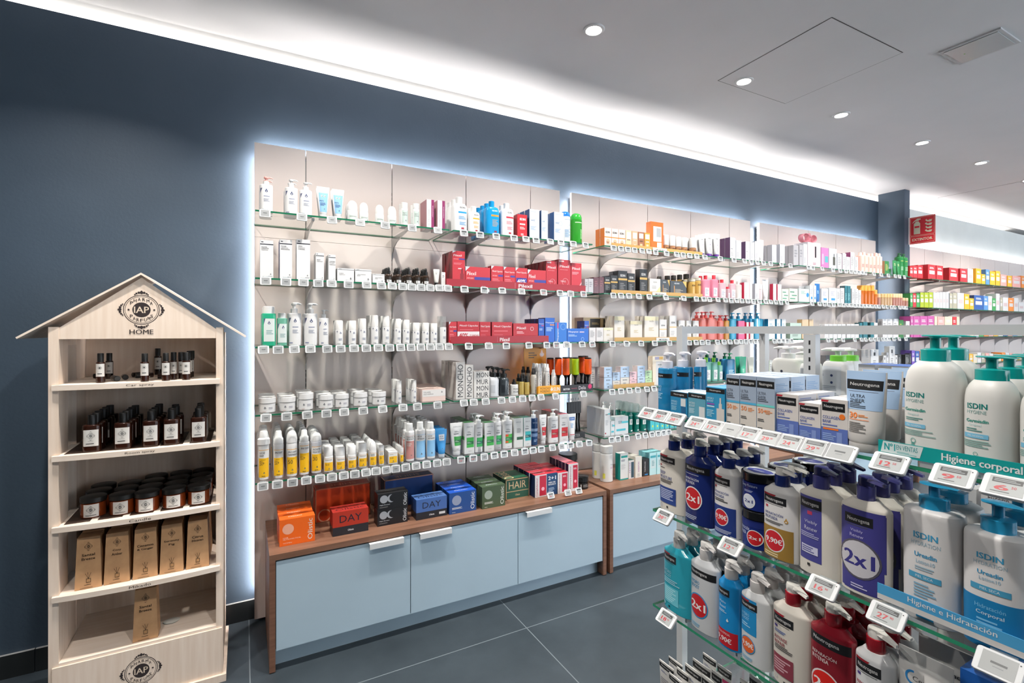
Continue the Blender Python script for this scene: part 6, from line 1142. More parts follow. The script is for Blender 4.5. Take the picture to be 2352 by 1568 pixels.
DES.update({
 'n_deep': ('bot', 'cream pump bottle reading DEEP MOISTURE, navy collar', dict(NB, c=CRM, F=nblock(.1, .72, .79, .89) + [('R', .12, .725, .2, .75, 'b03a48'), ('L', .12, .45, .71, .69, 1, '555')] + two(.12, .62, ['DEEP', 'MOISTURE'], .05, '3c4a86', .5) + [('L', .12, .72, .52, .46, 3, '444'), ('R', .1, .14, .76, .4, '2b4488'), ('L', .16, .7, .37, .2, 6, 'b8c0dc'), ('O', .2, .09, .05, .008, '7a86b0'), ('R', .42, .07, .48, .1, '222')])),
 'n_profb': ('bot', 'wide navy pump bottle with red 2x1 disc', dict(NB, c='1a2864:g', F=[('R', .06, .76, .94, .86, '17181d')] + NEU(.5, .81, .06, .62) + two(.12, .66, ['HIDRATACIÓN', 'PROFUNDA'], .042, 'd4dae8', .52) + [('L', .12, .7, .735, .72, 1, 'a0a8c0')] + badge(.42, .38, .33, '2x1', 'c01c24', w=.5) + [('L', .1, .7, .13, .06, 3, 'b0b8d0')])),
 'n_prof': ('bot', 'white and navy pump bottle with round red 9,90€ badge', dict(NB, c='e4e2e2', F=nblock(.08, .74, .76, .86) + [('R', .14, .7, .22, .73, 'b03a48')] + two(.12, .64, ['HIDRATACIÓN', 'PROFUNDA'], .042, '3c4a86', .58) + [('L', .12, .7, .55, .5, 2, '444'), ('R', .04, .02, .92, .44, '24397e')] + badge(.42, .27, .28, '9,90€', 'c42430', w=.46) + [('L', .12, .8, .1, .04, 3, 'b0b8d0')])),
 'n_gold': ('bot', 'white and gold-brown pump bottle with red 9,90€ badge', dict(NB, c='e4e2e2', F=nblock(.08, .76, .76, .86) + [('R', .16, .69, .24, .72, 'b03a48')] + two(.14, .62, ['HIDRATACIÓN', 'PROFUNDA'], .042, '3c4a86', .54) + [('D', .76, .56, .05, 'b88a3c'), ('L', .14, .7, .52, .48, 2, '444'), ('R', .04, .02, .92, .44, '9a7838')] + badge(.42, .25, .3, '9,90€', 'c42430', w=.5) + [('L', .12, .8, .09, .03, 2, 'e0d0a8')])),
 'n_renew': ('bot', 'cream pump bottle with violet VISIBLY RENEW label', dict(NB, c=CRM, cc='4a4a8c:g', cc2='44447f:g', F=[('R', .08, .16, .64, .9, '49488e')] + nblock(.08, .64, .76, .87, False) + [('R', .3, .69, .42, .73, 'b03a58')] + [T(.38, .6, .045, 'Visibly', 'd4d4ea', w=.32), T(.38, .53, .045, 'Renew', 'd4d4ea', w=.32), ('L', .12, .6, .48, .42, 3, 'a8a8d0'), ('R', .14, .24, .56, .33, 'c8c8e0'), ('L', .16, .54, .32, .25, 3, '555590'), ('R', .3, .1, .37, .13, '333')])),
 'n_renew2': ('bot', 'wide violet pump bottle with white 2x1 disc', dict(NB, c=CRM, cc='4a4a8c:g', cc2='44447f:g', F=[('P', [(.14, .04), (.9, .04), (.94, .9), (.08, .9)], '423f86'), ('R', .05, .3, .95, .88, '423f86'), ('R', .08, .05, .92, .34, '423f86')] + nblock(.16, .74, .74, .84, False) + [T(.42, .67, .035, 'Visibly', 'b8b4dc', w=.26), T(.42, .62, .035, 'Renew', 'b8b4dc', w=.28), ('C', .46, .38, .43, '55525e'), ('C', .46, .38, .39, 'c4c2c8'), T(.46, .38, .15, '2x1', '3a3780', w=.64, b=2), ('L', .3, .66, .12, .07, 2, 'c0bce0')])),
})
IP = dict(n=2.6, bf=.79, rn=.022, sh='is', cap='ipump', dd=.075, name='pump_bottle')
DES.update({
 'i_germ': ('bot', 'large white wash bottle with teal pump', dict(IP, c='eeede9', cc='12a09c:g', F=[T(.1, .66, .05, 'ISDIN', '1a7f78', al='L', w=.36, b=2), T(.1, .6, .032, 'HYGIENE', '7fa8a4', al='L', w=.35), T(.08, .51, .032, 'Germisdin', '1f8f80', al='L', w=.4, b=2), T(.14, .46, .026, 'Original', 'a8cfd0', al='L', w=.22), ('L', .1, .44, .435, .4, 2, '6a9a94'), ('R', .06, .33, .48, .37, '7abcdc'), T(.27, .35, .018, 'PIEL NORMAL', 'e8f2f6', w=.3, b=1), ('L', .04, .66, .31, .25, 4, '8ab0aa'), ('O', .26, .2, .05, .01, '3a9a90'), ('L', .22, .3, .18, .15, 3, '3a9a90'), T(.24, .08, .02, 'e 1000ml', '8ab0aa', w=.18), ('R', .12, .02, .38, .045, '12857c')])),
 'i_germ5': ('bot', 'medium white wash bottle with teal pump', dict(IP, c='eeede9', cc='12a09c:g', F=[T(.16, .72, .06, 'ISDIN', '1a7f78', al='L', w=.42, b=2), T(.16, .655, .036, 'HYGIENE', '7fa8a4', al='L', w=.4), T(.14, .56, .036, 'Germisdin', '1f8f80', al='L', w=.46, b=2), T(.2, .51, .028, 'Original', 'a8cfd0', al='L', w=.26), ('L', .14, .5, .485, .44, 2, '6a9a94'), ('R', .08, .37, .6, .42, '7abcdc'), T(.34, .395, .02, 'PIEL NORMAL', 'e8f2f6', w=.34, b=1), ('L', .06, .72, .35, .27, 4, '8ab0aa'), ('O', .34, .2, .05, .01, '3a9a90'), ('L', .3, .4, .17, .13, 3, '3a9a90'), ('R', .2, .02, .46, .045, '12857c')])),
 'i_urea': ('bot', 'large white lotion bottle with blue pump, PIEL SECA', dict(IP, sh='pl', bf=.82, c='e4e2e2', cc='2a90bc:g', F=[T(.5, .77, .055, 'ISDIN', '4298c0', w=.42, b=2), T(.5, .7, .036, 'HYDRATION', '98b4c4', w=.5), T(.5, .6, .04, 'Ureadin', '3a90bc', w=.38, b=2), T(.5, .54, .034, 'Lotion10', '88b0c8', w=.32), ('L', .32, .72, .5, .46, 2, '98b4c4'), ('R', .2, .38, .76, .43, '4898bc'), T(.48, .405, .022, 'PIEL SECA', 'dceaf2', w=.3, b=1), ('L', .3, .7, .35, .22, 5, '88b0c8'), T(.48, .14, .02, 'e 1000ml', '98b4c4', w=.2), ('R', .34, .075, .64, .095, '2a86b4'), ('R', .34, .04, .64, .06, '2a86b4')])),
 'i_urea2': ('bot', 'lotion bottle with blue pump, lower half blue', dict(IP, sh='pl', bf=.8, c='e4e2e2', cc='2a90bc:g', F=[T(.5, .8, .05, 'ISDIN', '4298c0', w=.4, b=2), T(.5, .74, .032, 'HYDRATION', '98b4c4', w=.5), T(.5, .66, .036, 'Ureadin', '3a90bc', w=.38, b=2), T(.5, .61, .03, 'Lotion10', '88b0c8', w=.32), ('R', .2, .5, .8, .55, '4898bc'), T(.5, .525, .022, 'PIEL SECA', 'dceaf2', w=.3, b=1), ('R', .0, .012, 1, .44, '1a78ae'), T(.5, .37, .034, 'Hidratación', '78b8dc', w=.46), T(.5, .31, .04, 'Corporal', 'd4e6f2', w=.42, b=1), ('L', .3, .7, .27, .18, 3, '78b8dc'), ('R', .34, .1, .64, .12, 'b0bcc8'), ('R', .34, .06, .64, .08, 'b0bcc8')])),
})
HB = dict(NB, cc='e8e4e2', cc2='e8e4e2')
DES.update({
 'h_gel': ('bot', 'turquoise gel pump bottle with white pump', dict(HB, c='2e9cb0:g', F=nblock(.06, .58, .76, .87) + two(.1, .6, ['HYDRO', 'BOOST'], .045, '9ad0e0', .3) + [('L', .1, .7, .5, .42, 3, '9ad0e0'), ('R', .1, .12, .66, .38, '66bccc'), ('L', .14, .6, .36, .15, 7, 'a8dce6'), ('C', .12, .08, .05, '8ac8d8'), ('R', .3, .05, .36, .08, '223')])),
 'h_2x1': ('bot', 'wide white and turquoise pump bottle with red 2x1 disc', dict(HB, c='cfd2d6:g', F=[('R', .04, .76, .96, .86, '1b1b1e')] + NEU(.42, .81, .055, .6) + two(.12, .67, ['HYDRO', 'BOOST'], .045, '4a9cc8', .34) + badge(.4, .35, .36, '2x1', 'c01c24', '2d8ac0', w=.56) + [('L', .12, .6, .1, .04, 2, '7ab0d0')])),
 'h_blue': ('bot', 'bright blue pump bottle with red price band', dict(HB, c='1b86c6:g', F=nblock(.08, .66, .76, .86, False) + [T(.36, .66, .04, 'Hydro', 'c8e2f2', w=.3), T(.36, .6, .04, 'Boost', 'c8e2f2', w=.3), ('L', .16, .56, .55, .51, 2, 'a8d0ea'), ('D', .58, .42, .05, 'e8f2f8'), ('R', .04, .04, .94, .27, 'b81c28'), T(.38, .22, .03, 'PRECIO ESPECIAL', 'f0d8dc', w=.62), T(.42, .13, .085, '9,90€', 'f2e8ea', w=.66, b=2)])),
 'h_small': ('bot', 'white pump bottle with blue panel and orange 9,90€ badge', dict(HB, c='dadcde:g', F=[('R', .06, .42, .66, .9, '2088c2')] + nblock(.06, .68, .76, .86) + two(.12, .67, ['HYDRO', 'BOOST'], .04, '9accec', .3) + [('L', .12, .5, .56, .5, 2, '9accec')] + badge(.36, .26, .26, '9,90€', 'd8602a', '2d8ac0', w=.42) + [('L', .12, .7, .1, .05, 2, '7ab0d0')])),
 'r_intense': ('bot', 'cream pump bottle reading INTENSE REPAIR, crimson collar', dict(NB, c='dcd6cc', cc='9c1826:g', F=nblock(.08, .66, .74, .84) + [('R', .12, .68, .22, .71, '4a3a80'), ('L', .12, .5, .66, .62, 2, '5a70a8')] + two(.12, .56, ['INTENSE', 'REPAIR'], .042, '8c3440', .38) + [('L', .12, .66, .48, .42, 3, '444'), ('R', .08, .12, .66, .36, '863a48'), ('L', .12, .6, .32, .16, 5, 'c8a0a8'), ('O', .18, .08, .05, .008, '9aa0b0'), ('R', .4, .04, .47, .07, '333')])),
 'r_wide': ('bot', 'wide crimson pump bottle with red 2x1 disc', dict(NB, c='7e1a26:g', cc='9c1826:g', F=[('R', .04, .76, .96, .87, '1b1b1e')] + NEU(.45, .815, .055, .6) + two(.12, .66, ['REPARACIÓN', 'INTENSA'], .045, 'dcc8c8', .58) + badge(.44, .32, .36, '2x1', 'd02018', 'e8e0e0', w=.56))),
 'r_white': ('bot', 'white pump bottle reading REPARACIÓN, crimson collar', dict(NB, c='dfe0e2:g', cc='9c1826:g', F=nblock(.08, .76, .76, .87) + [('R', .14, .7, .24, .73, '4a3a80')] + two(.12, .62, ['REPARACIÓN', 'INTENSA'], .045, 'a03040', .5) + badge(.42, .28, .28, '9,90€', 'c42430', w=.46))),
 'ceramol': ('tube', 'large white tube with blue C emblem', dict(dd=.05, base=.9, c='e8e6e4', cc='e8e6e4', F=[('O', .3, .74, .15, .045, '2e86c8'), ('R', .32, .66, .5, .82, 'e8e6e4'), T(.3, .74, .045, 'Ceramol', '4a4a4e', al='L', w=.56, b=1), T(.24, .62, .03, 'BÁLSAMO', '666', al='L', w=.3), ('L', .2, .7, .56, .4, 5, 'aaa')])),
 'blue_box2': ('box', 'deep blue moisturiser carton', dict(dd=.05, c='1c5cb0', left='1a4c98', right='1c58a8', top='2468c0', F=[T(.5, .8, .06, 'Eucerin', 'c8d8ec', w=.5, b=1), ('L', .2, .8, .6, .3, 4, '8ab0e0')])),
 'hand': ('tube', 'small white hand cream tube with black band', dict(dd=.022, base=.7, c='dedcd8', cc='e4e2de', F=[('R', .02, .8, .98, .94, '17181b')] + NEU(.5, .87, .06, .66) + [('L', .15, .6, .72, .66, 2, '7a80a0'), ('L', .15, .8, .5, .2, 5, '8a8a92')])),
 'hand_pink': ('tube', 'small hand cream tube with magenta lower half', dict(dd=.022, base=.7, c='dedcd8', cc='e4e2de', F=[('R', .02, .8, .98, .94, '17181b')] + NEU(.5, .87, .06, .66) + [('R', .02, .1, .98, .72, 'b01c58'), ('O', .5, .5, .3, .03, 'e8c8d8'), T(.5, .5, .1, '9,90', 'f0dce6', w=.4, b=1)])),
 'hyd_pump': ('bot', 'clear blue gel bottle with black band and white pump', dict(n=2.2, c='2a96cc:l', fill='1c86c0', bf=.74, rn=.0145, sh='fl', cap='pump', cc='ecebf4', dd=.055, name='pump_bottle', F=[('R', .02, .78, .98, .88, '16181d')] + NEU(.3, .83, .05, .6) + two(.06, .58, ['HYDRO', 'BOOST'], .055, 'a0d4ee', .44) + [('L', .06, .6, .44, .3, 4, '9ad0ec')])),
 'hyd_c1': ('box', 'teal blue serum carton picturing a small bottle', dict(dd=.05, c='1f7fae', left='1a6a94', right='2a88b4', top='c8d8e0', F=[('R', 0, .78, 1, .98, '16181d')] + NEU(.5, .88, .09, .6) + two(.06, .58, ['HYDRO', 'BOOST'], .08, 'b0d8ea', .34) + [('R', .62, .42, .9, .74, 'dfe4e6'), ('R', .64, .1, .9, .42, '1c5c88'), ('L', .06, .5, .4, .2, 4, '8cc4dc')])),
 'hyd_c2': ('box', 'pale teal serum carton with silver top', dict(dd=.05, c='5a9ab0', left='4a88a0', right='88b4c4', top='dfe6ea', F=[('R', 0, .8, 1, .97, '16181d')] + NEU(.5, .88, .08, .6) + two(.06, .6, ['HYDRO', 'BOOST'], .08, 'd8eaf0', .34) + [('R', .64, .1, .96, .5, 'e0e2e2'), ('L', .06, .5, .4, .2, 4, 'b8d8e4')])),
 'hyd_c3': ('box', 'tall blue serum carton picturing a white dropper', dict(dd=.055, c='2a8cb8', left='1a6a94', right='2a88b4', top='3a9cd8', F=[('R', 0, .84, 1, .97, '16181d')] + NEU(.5, .905, .06, .6) + two(.06, .68, ['HYDRO', 'BOOST'], .055, 'b8dcec', .36) + [('R', .06, .5, .46, .54, '8a4aa8'), ('R', .06, .43, .46, .47, 'b8d4e4'), ('R', .58, .02, .98, .42, 'd8d2cc'), ('R', .7, .42, .86, .56, 'd8d2cc'), ('R', .74, .56, .82, .72, 'd8d2cc'), ('L', .06, .46, .36, .15, 5, '9ad0e4')])),
})
def us(n, band, sub): return [('R', 0, .5, 1, 1, '99a8bc'), ('R', .02, .8, .98, .93, '16181b')] + NEU(.5, .865, .07, .74) + two(.06, .7, ['ULTRA', 'SHEER'], .055, '3a414c', .46) + [('L', .06, .8, .6, .54, 2, '4a505a'), ('R', 0, .46, 1, .5, band), T(.08, .38, .085, n, 'e8813c', al='L', w=.34 if len(n) < 3 else .46, b=1), ('L', .5, .9, .41, .33, 3, 'e89a68'), ('L', .06, .5, .24, .18, 2, '555'), ('L', .06, .5, .08, .05, 1, '444')]
DES.update({
 'us50': ('box', 'grey-blue sun cream carton with orange 50', dict(dd=.06, c='e0d8d0', left='93a4bc', right='a8c0dc', top='b4c4d8', F=us('50', '4fa8d0', 0), RT=[('L', .08, .9, .9, .1, 24, '7ea4d0')])),
 'us50p': ('box', 'grey-blue sun cream carton with orange 50+', dict(dd=.06, c='e0d8d0', left='93a4bc', right='a8c0dc', top='b4c4d8', F=us('50+', '6cc8c4', 0), RT=[('L', .08, .9, .9, .1, 24, '7ea4d0')])),
})
def colb(h2, extra=()): return [('R', 0, 0, 1, .38, '5b70b4'), ('P', [(0, .93), (0, .97), (.3, .97), (.25, .93)], 'b82838'), ('R', .04, .74, .9, .92, '16181b')] + NEU(.47, .83, .08, .72) + two(.06, .6, ['COLLAGEN', 'BANK'], .065, '4a5ea4', .66) + [('L', .06, .8, .46, .41, 1, '6a7ab4'), ('L', .06, .6, .26, .1, 4, '90a8d8'), ('R', .6, .06, .8, .3, '7c90c8')] + list(extra)
DES.update({
 'col1': ('box', 'white and violet COLLAGEN cream carton', dict(dd=.075, c='e2dcd8', left='c8c4c8', right='dfe2ec', top='ece8e6', F=colb(0), RT=[('R', 0, 0, 1, .36, '5b70b4'), ('L', .08, .9, .94, .42, 9, '8a9ac8')])),
 'col2': ('box', 'smaller white and violet COLLAGEN eye cream carton', dict(dd=.05, c='e2dcd8', left='c8c4c8', right='dfe2ec', top='ece8e6', F=colb(0), RT=[('R', 0, 0, 1, .36, '5b70b4')])),
 'col3': ('box', 'white and violet COLLAGEN carton with orange disc', dict(dd=.065, c='e2dcd8', left='c8c4c8', right='d8dcea', top='ece8e6', F=colb(0, [('C', .8, .64, .11, 'e8782c'), ('R', .08, .33, .66, .37, 'e8782c')]), RT=[('R', 0, 0, 1, .36, '5b70b4')])),
 'us_tube': ('tube', 'large pale blue and cream sun lotion tube with orange 30', dict(dd=.06, base=.8, c='dedad6', cc='dcd8d4', cf=.11, F=[('R', .03, .46, .97, 1.0, 'a0bcdc'), ('R', .05, .74, .94, .88, '16181b')] + NEU(.5, .81, .06, .72) + [('L', .1, .9, .72, .71, 1, '667')] + two(.16, .65, ['ULTRA', 'SHEER'], .045, '333c48', .4) + [('L', .16, .6, .57, .48, 4, '4a5460'), T(.16, .38, .08, '30', 'ec8038', al='L', w=.24, b=2), ('L', .42, .7, .4, .36, 2, 'ee9a60'), ('L', .16, .84, .33, .315, 1, 'ec8038'), ('L', .16, .7, .29, .14, 6, '7a7876')])),
 'cv_white': ('bot', 'white lotion bottle seen from the back', dict(n=4, bf=.8, rn=.02, sh='dm', cap='pump', cc='f2f2f2', c='e8e9e4', nz=-1, dd=.06, name='pump_bottle', F=[('O', .1, .72, .04, .008, '2a3348'), ('C', .45, .72, .045, '2a3348'), ('L', .15, .8, .6, .1, 12, 'b0b8b8')])),
 'cv_green': ('bot', 'white lotion bottle with lime green collar', dict(n=4, bf=.8, rn=.02, sh='dm', cap='pump', cc='72cc3c', cc2='f2f2f2', c='eceeee', nz=-1, dd=.06, name='pump_bottle', F=[('R', .02, .1, .8, .9, 'e2e8ee'), ('O', .1, .72, .04, .008, '2a3348'), ('C', .45, .72, .05, '2a3a68'), ('C', .45, .58, .05, '2a3a68'), ('L', .05, .75, .52, .12, 12, '9aa4b0')])),
 'euc_box': ('box', 'white and gold moisturiser carton', dict(dd=.07, c='d8d6d6', left='c8c4c0', right='c8b070', top='d8c088', F=[T(.5, .86, .09, 'Eucerin', '4a4448', w=.6, b=1), ('R', .3, .76, .6, .785, 'b02a38'), ('R', 0, .4, .4, .62, 'b8923c'), ('L', .1, .8, .3, .1, 4, 'aaa')])),
 'white_txt': ('box', 'white carton back covered in fine print', dict(dd=.06, c='d8d8da', F=[('L', .05, .95, .95, .3, 16, '8a8e96'), ('L', .5, .8, .25, .1, 5, '333')])),
 'blue_flap': ('box', 'white carton with blue flap top', dict(dd=.12, c='dfe2e6', right='d0d8e4', top='2a6cc8')),
})
def gon(view, lev, items, place=None):
    prev, pc = 9, 0
    for it in items:
        dn, x0, x1, yt, n, c = it[:6]; o = dict(it[6]) if len(it) > 6 else {}
        typ, _, kw = DES[dn]; z = GZ[lev] + .0005
        d = kw.get('dd') or .05; Xp = c + (0 if typ == 'box' else d/2)
        Ya, Yb = at_x(vx(view, x0), 0, Xp)[0], at_x(vx(view, x1), 0, Xp)[0]
        if abs(pc - c) < .04 and prev < Ya + .0015 and prev > Yb + .02: Ya = prev - .0015
        prev, pc = Yb, c; w = Ya - Yb; Ym = (Ya+Yb)/2
        h = o.pop('h', None) or at_x(to_px(Xp, Ym)[0], vy(view, yt), Xp)[1] - z - o.get('dzz', 0)
        zz = z + o.pop('dzz', 0)
        product(dn, c, Ym, zz, w, h, n, place or f'{GN[lev]} gondola shelf', rz=-pi/2, dirv=(1, 0), d=d, jitter=.006, **o)
gon('M', 1, [('hyd_pump', 217, 360, 315, 1, 1.19), ('hyd_pump', 372, 530, 307, 1, 1.27), ('hyd_pump', 535, 660, 298, 1, 1.30), ('hyd_c1', 318, 492, 722, 2, 1.185), ('hyd_c2', 502, 680, 735, 2, 1.185), ('hyd_c3', 686, 880, 676, 2, 1.185),
 ('us50', 875, 1034, 545, 3, 1.19), ('us50', 1037, 1208, 556, 3, 1.19), ('us50p', 1212, 1400, 572, 3, 1.19), ('col1', 1418, 1645, 745, 2, 1.195), ('col2', 1652, 1876, 838, 2, 1.19), ('col3', 1880, 2158, 800, 2, 1.19)])
gon('N', 1, [('us_tube', 200, 640, 520, 4, 1.175), ('i_germ', 850, 1470, 130, 2, 1.20), ('i_germ5', 1463, 2030, 355, 4, 1.20), ('i_germ5', 2065, 2700, 470, 3, 1.20)])
gon('O', 2, [('n_deep', 133, 400, 75, 3, 1.17), ('n_profb', 367, 680, 122, 4, 1.165), ('n_prof', 685, 960, 247, 3, 1.17), ('n_gold', 1203, 1562, 415, 2, 1.165), ('n_renew', 1565, 2005, 402, 3, 1.165)])
gon('P', 2, [('n_renew2', 392, 922, 420, 4, 1.165), ('i_urea', 1068, 1690, 505, 2, 1.165), ('i_urea2', 1676, 2420, 700, 2, 1.165)])
# two stacked tubs
DES['tub_low'] = ('jar', 'navy body cream tub with black lid, lower of the stack', dict(c='1b2a72:g', cc='17181b:g', lf=.22, F=[('R', .1, .74, .9, .98, '1b2a72')] + two(.08, .66, ['HIDRATACIÓN', 'PROFUNDA'], .12, 'b8c0dc', .4) + badge(.62, .4, .22, '2x1', 'c01c24', w=.32)))
DES['tub_top'] = ('jar', 'navy body cream tub with black lid and 2x1 disc, upper of the stack', dict(c='1b2a72:g', cc='17181b:g', lf=.22, F=[T(.45, .84, .12, 'Deep Moisture', 'b8c4e4', w=.5), ('L', .3, .7, .7, .62, 2, '9aa4cc')] + badge(.45, .32, .2, '2x1', 'c8ccd8', tc='26306e', w=.28),
   TP=[('C', .5, .5, .46, 'd4d6dc'), ('C', .5, .5, .44, 'e8eaee'), ('P', [(.1, .5), (.2, .3), (.5, .2), (.8, .32), (.9, .52), (.7, .66), (.4, .7)], '4a52a8'), ('L', .3, .7, .5, .4, 2, 'c8ccdc')]))
for i, (cx, X_, nst) in enumerate([(1155, 1.21, 2), (1155, 1.322, 2), (1155, 1.434, 2)]):
    Y_ = at_x(vx('O', cx), 0, 1.21)[0] - (.0 if i else .0); dm = .093; hh = .098
    for k in range(nst):
        DES_k = 'tub_top' if k else 'tub_low'
        product(DES_k, X_ - dm/2, Y_, GZ[2] + .0005 + k*(hh + .0006), dm, hh, 1, ('foremost stack' if i == 0 else ['', 'second stack back', 'third stack back'][i]), rz=-pi/2, dirv=(1, 0), d=dm, group='stacked navy body cream tubs')
gon('Q', 3, [('h_gel', 168, 440, 80, 3, 1.17), ('h_2x1', 390, 700, 180, 3, 1.165), ('h_blue', 650, 920, 370, 4, 1.165), ('h_small', 908, 1212, 492, 4, 1.165), ('r_intense', 1235, 1606, 588, 4, 1.165)])
gon('R', 3, [('r_wide', 72, 548, 620, 4, 1.165), ('r_white', 534, 980, 890, 3, 1.165), ('ceramol', 960, 1600, 1195, 4, 1.17, dict(gap=.08)), ('blue_box2', 1665, 2100, 1420, 3, 1.2), ('blue_box2', 2180, 2700, 1500, 2, 1.19)])
for i, (x0, x1, yt, c, k) in enumerate([(105, 250, 1385, 1.19, 'hand'), (195, 335, 1350, 1.25, 'hand'), (200, 330, 1510, 1.175, 'hand'), (275, 395, 1450, 1.2, 'hand'), (355, 520, 1425, 1.215, 'hand'), (430, 610, 1380, 1.25, 'hand'), (530, 665, 1310, 1.33, 'hand'),
     (520, 640, 1520, 1.19, 'hand_pink'), (615, 720, 1465, 1.24, 'hand_pink'), (672, 815, 1420, 1.30, 'hand_pink'), (895, 985, 1545, 1.22, 'hand'), (985, 1105, 1510, 1.27, 'hand')]):
    gon('Q', 4, [(k, x0, x1, yt, 1, c)])
gon('V', 1, [('cv_white', 345, 725, 332, 1, 1.70), ('cv_green', 735, 960, 408, 1, 1.68), ('cv_green', 1030, 1390, 355, 1, 1.68), ('blue_flap', 1480, 1700, 568, 1, 1.62), ('blue_flap', 1760, 2160, 590, 1, 1.62)], place='far side, top gondola shelf')
gon('V', 1, [('cv_white', 590, 860, 332, 1, 1.78), ('cv_green', 1265, 1490, 355, 1, 1.77)], place='far side back row, top gondola shelf')
gon('P', 2, [('white_txt', 1500, 1810, 540, 1, 1.62), ('euc_box', 1860, 2235, 560, 1, 1.6), ('euc_box', 2240, 2500, 600, 1, 1.6)], place='far side, middle gondola shelf')
# price tags on the gondola
def gtag(view, lev, x, price, st='price'):
    Y, _ = at_x(vx(view, x), 0, GX - .014)
    nm = {'off': 'blank', 'price': 'red-priced'}[st]
    price_tag((GX - .006, Y, GZ[lev] + .012), -pi/2, -.78, st, price, f'large {nm} electronic shelf tag{" showing " + price.split(".")[0] if st == "price" else ""}, {GN[lev]} gondola shelf edge', 'gondola price tags', w=.064, h=.043)
for x, p, s_ in ((110, '9', 'price'), (245, '20', 'price'), (395, '20', 'price'), (615, '24', 'price'), (790, '17', 'price'), (970, '', 'off'), (1160, '17.50', 'price'), (1365, '29', 'price'), (1590, '24', 'price'), (1840, '29', 'price'), (2110, '', 'off')): gtag('M', 1, x, p, s_)
gtag('N', 1, 690, '12.50'); gtag('P', 1, 1590, '9.50'); gtag('P', 1, 2160, '6.50')
gtag('O', 2, 180, '20'); gtag('O', 2, 870, '12'); gtag('R', 2, 215, '16'); gtag('R', 2, 905, '27'); gtag('R', 2, 2110, '', 'off'); gtag('Q', 3, 200, '18')
# printed edge strips
def gstrip(y0, y1, z0, z1, c, opsl, lab):
    t = empty('edge_strip', (GX - .004, y0, z0)); w = y0 - y1; mb = MB(); mb.box(-.0016, 0, -w, 0, 0, z1-z0, c)
    ops(mb, opsl, w, z1-z0, lambda x, z, o: (-.0016 - o, -w/2 - x, z)); mb.build('printed_board', t); tag(t, lab, 'shelf strip')
X_ = GX - .006
gstrip(at_x(2017, 0, X_)[0], -.2, 1.248, 1.276, '0f9a98', [('P', [(.006, .16), (.012, .96), (.104, .96), (.096, .16)], 'dfeeee'), T(.028, .6, .5, 'Nº1', '1a9a9c', w=.026, b=2), T(.0675, .66, .34, 'EN VENTAS', '2a8a90', w=.048, b=1), ('L', .045, .09, .38, .22, 2, '6ab4b4'), T(.216, .5, .62, 'Higiene corporal', 'eef6f6', w=.149, b=2)],
       'teal printed strip reading Higiene corporal on the top gondola shelf edge')
gstrip(at_x(2015, 0, X_)[0], -.2, .950, .981, '4a9ccc', [('R', 0, 0, 1, .34, 'dcdad8'), T(.16, .67, .42, 'Higiene e Hidratación', 'e8eef4', w=.178, b=1)],
       'light blue and white printed strip reading Higiene e Hidratación on the middle gondola shelf')
# ------------------------------------------------------------------ wooden-look house display on the left
IX0, IX1, IY, IB = -.647, -.0785, 2.472, 2.852
W_ = IX1 - IX0; CXI = (IX0 + IX1)/2
hs = empty('house_display', (CXI, IY, 0)); tag(hs, 'house-shaped pale wood display stand with pitched roof against the blue wall', 'display stand')
def hb(n, *b, c='pine_card', o=None, opsl=None, par=None, **kk):
    mb = MB(); mb.box(b[0]-CXI, b[1]-CXI, b[2]-IY, b[3]-IY, b[4], b[5], c, **kk); return mb.build(n, par or hs)
def emblem(x, z, r, asp=1.0, c='3a3232', bg='e2d0bb', n_orn=12):
    """round perfume house emblem; r is a fraction of width, asp width/height"""
    o = [('O', x, z, r*.80, r*.035, c), ('O', x, z, r*.72, r*.02, c), ('C', x, z, r*.40, c, 1), T(x, z, r*asp*.34, 'IAP', bg, w=r*.66, b=1)]
    for i, ch in enumerate('PHARMA'):
        a = radians(140 - i*20); o.append(T(x + r*.56*cos(a), z + r*asp*.56*sin(a), r*asp*.17, ch, c, w=r*.13, b=1))
    for i, ch in enumerate('PARFUMS'):
        a = radians(218 + i*17.5); o.append(T(x + r*.56*cos(a), z + r*asp*.56*sin(a), r*asp*.17, ch, c, w=r*.12, b=1))
    for s_ in (-1, 1): o.append(('C', x + s_*r*.56, z, r*.045, c))
    for k in range(4):
        b_ = k*pi/2
        for da, rr, q in ((0, .93, .075), (.13, .93, .055), (-.13, .93, .055), (.25, .9, .045), (-.25, .9, .045), (0, .99, .04), (.34, .86, .035), (-.34, .86, .035)):
            o.append(('C', x + r*rr*cos(b_+da), z + r*asp*rr*sin(b_+da), r*q, c))
    return o
for x0, x1 in ((IX0, IX0+.03), (IX1-.026, IX1)):
    hb('corner_post', x0, x1, IY, IY+.115, 0, 1.512); hb('back_post', x0, x1, 2.70, IB, 0, 1.49)
    hb('side_rail', x0+.002, x1-.002, IY+.115, 2.70, 1.44, 1.49); hb('side_rail', x0+.002, x1-.002, IY+.115, 2.70, 0.0, .42)
hb('back_board', IX0+.03, IX1-.026, IB-.008, IB, 0, 1.5)
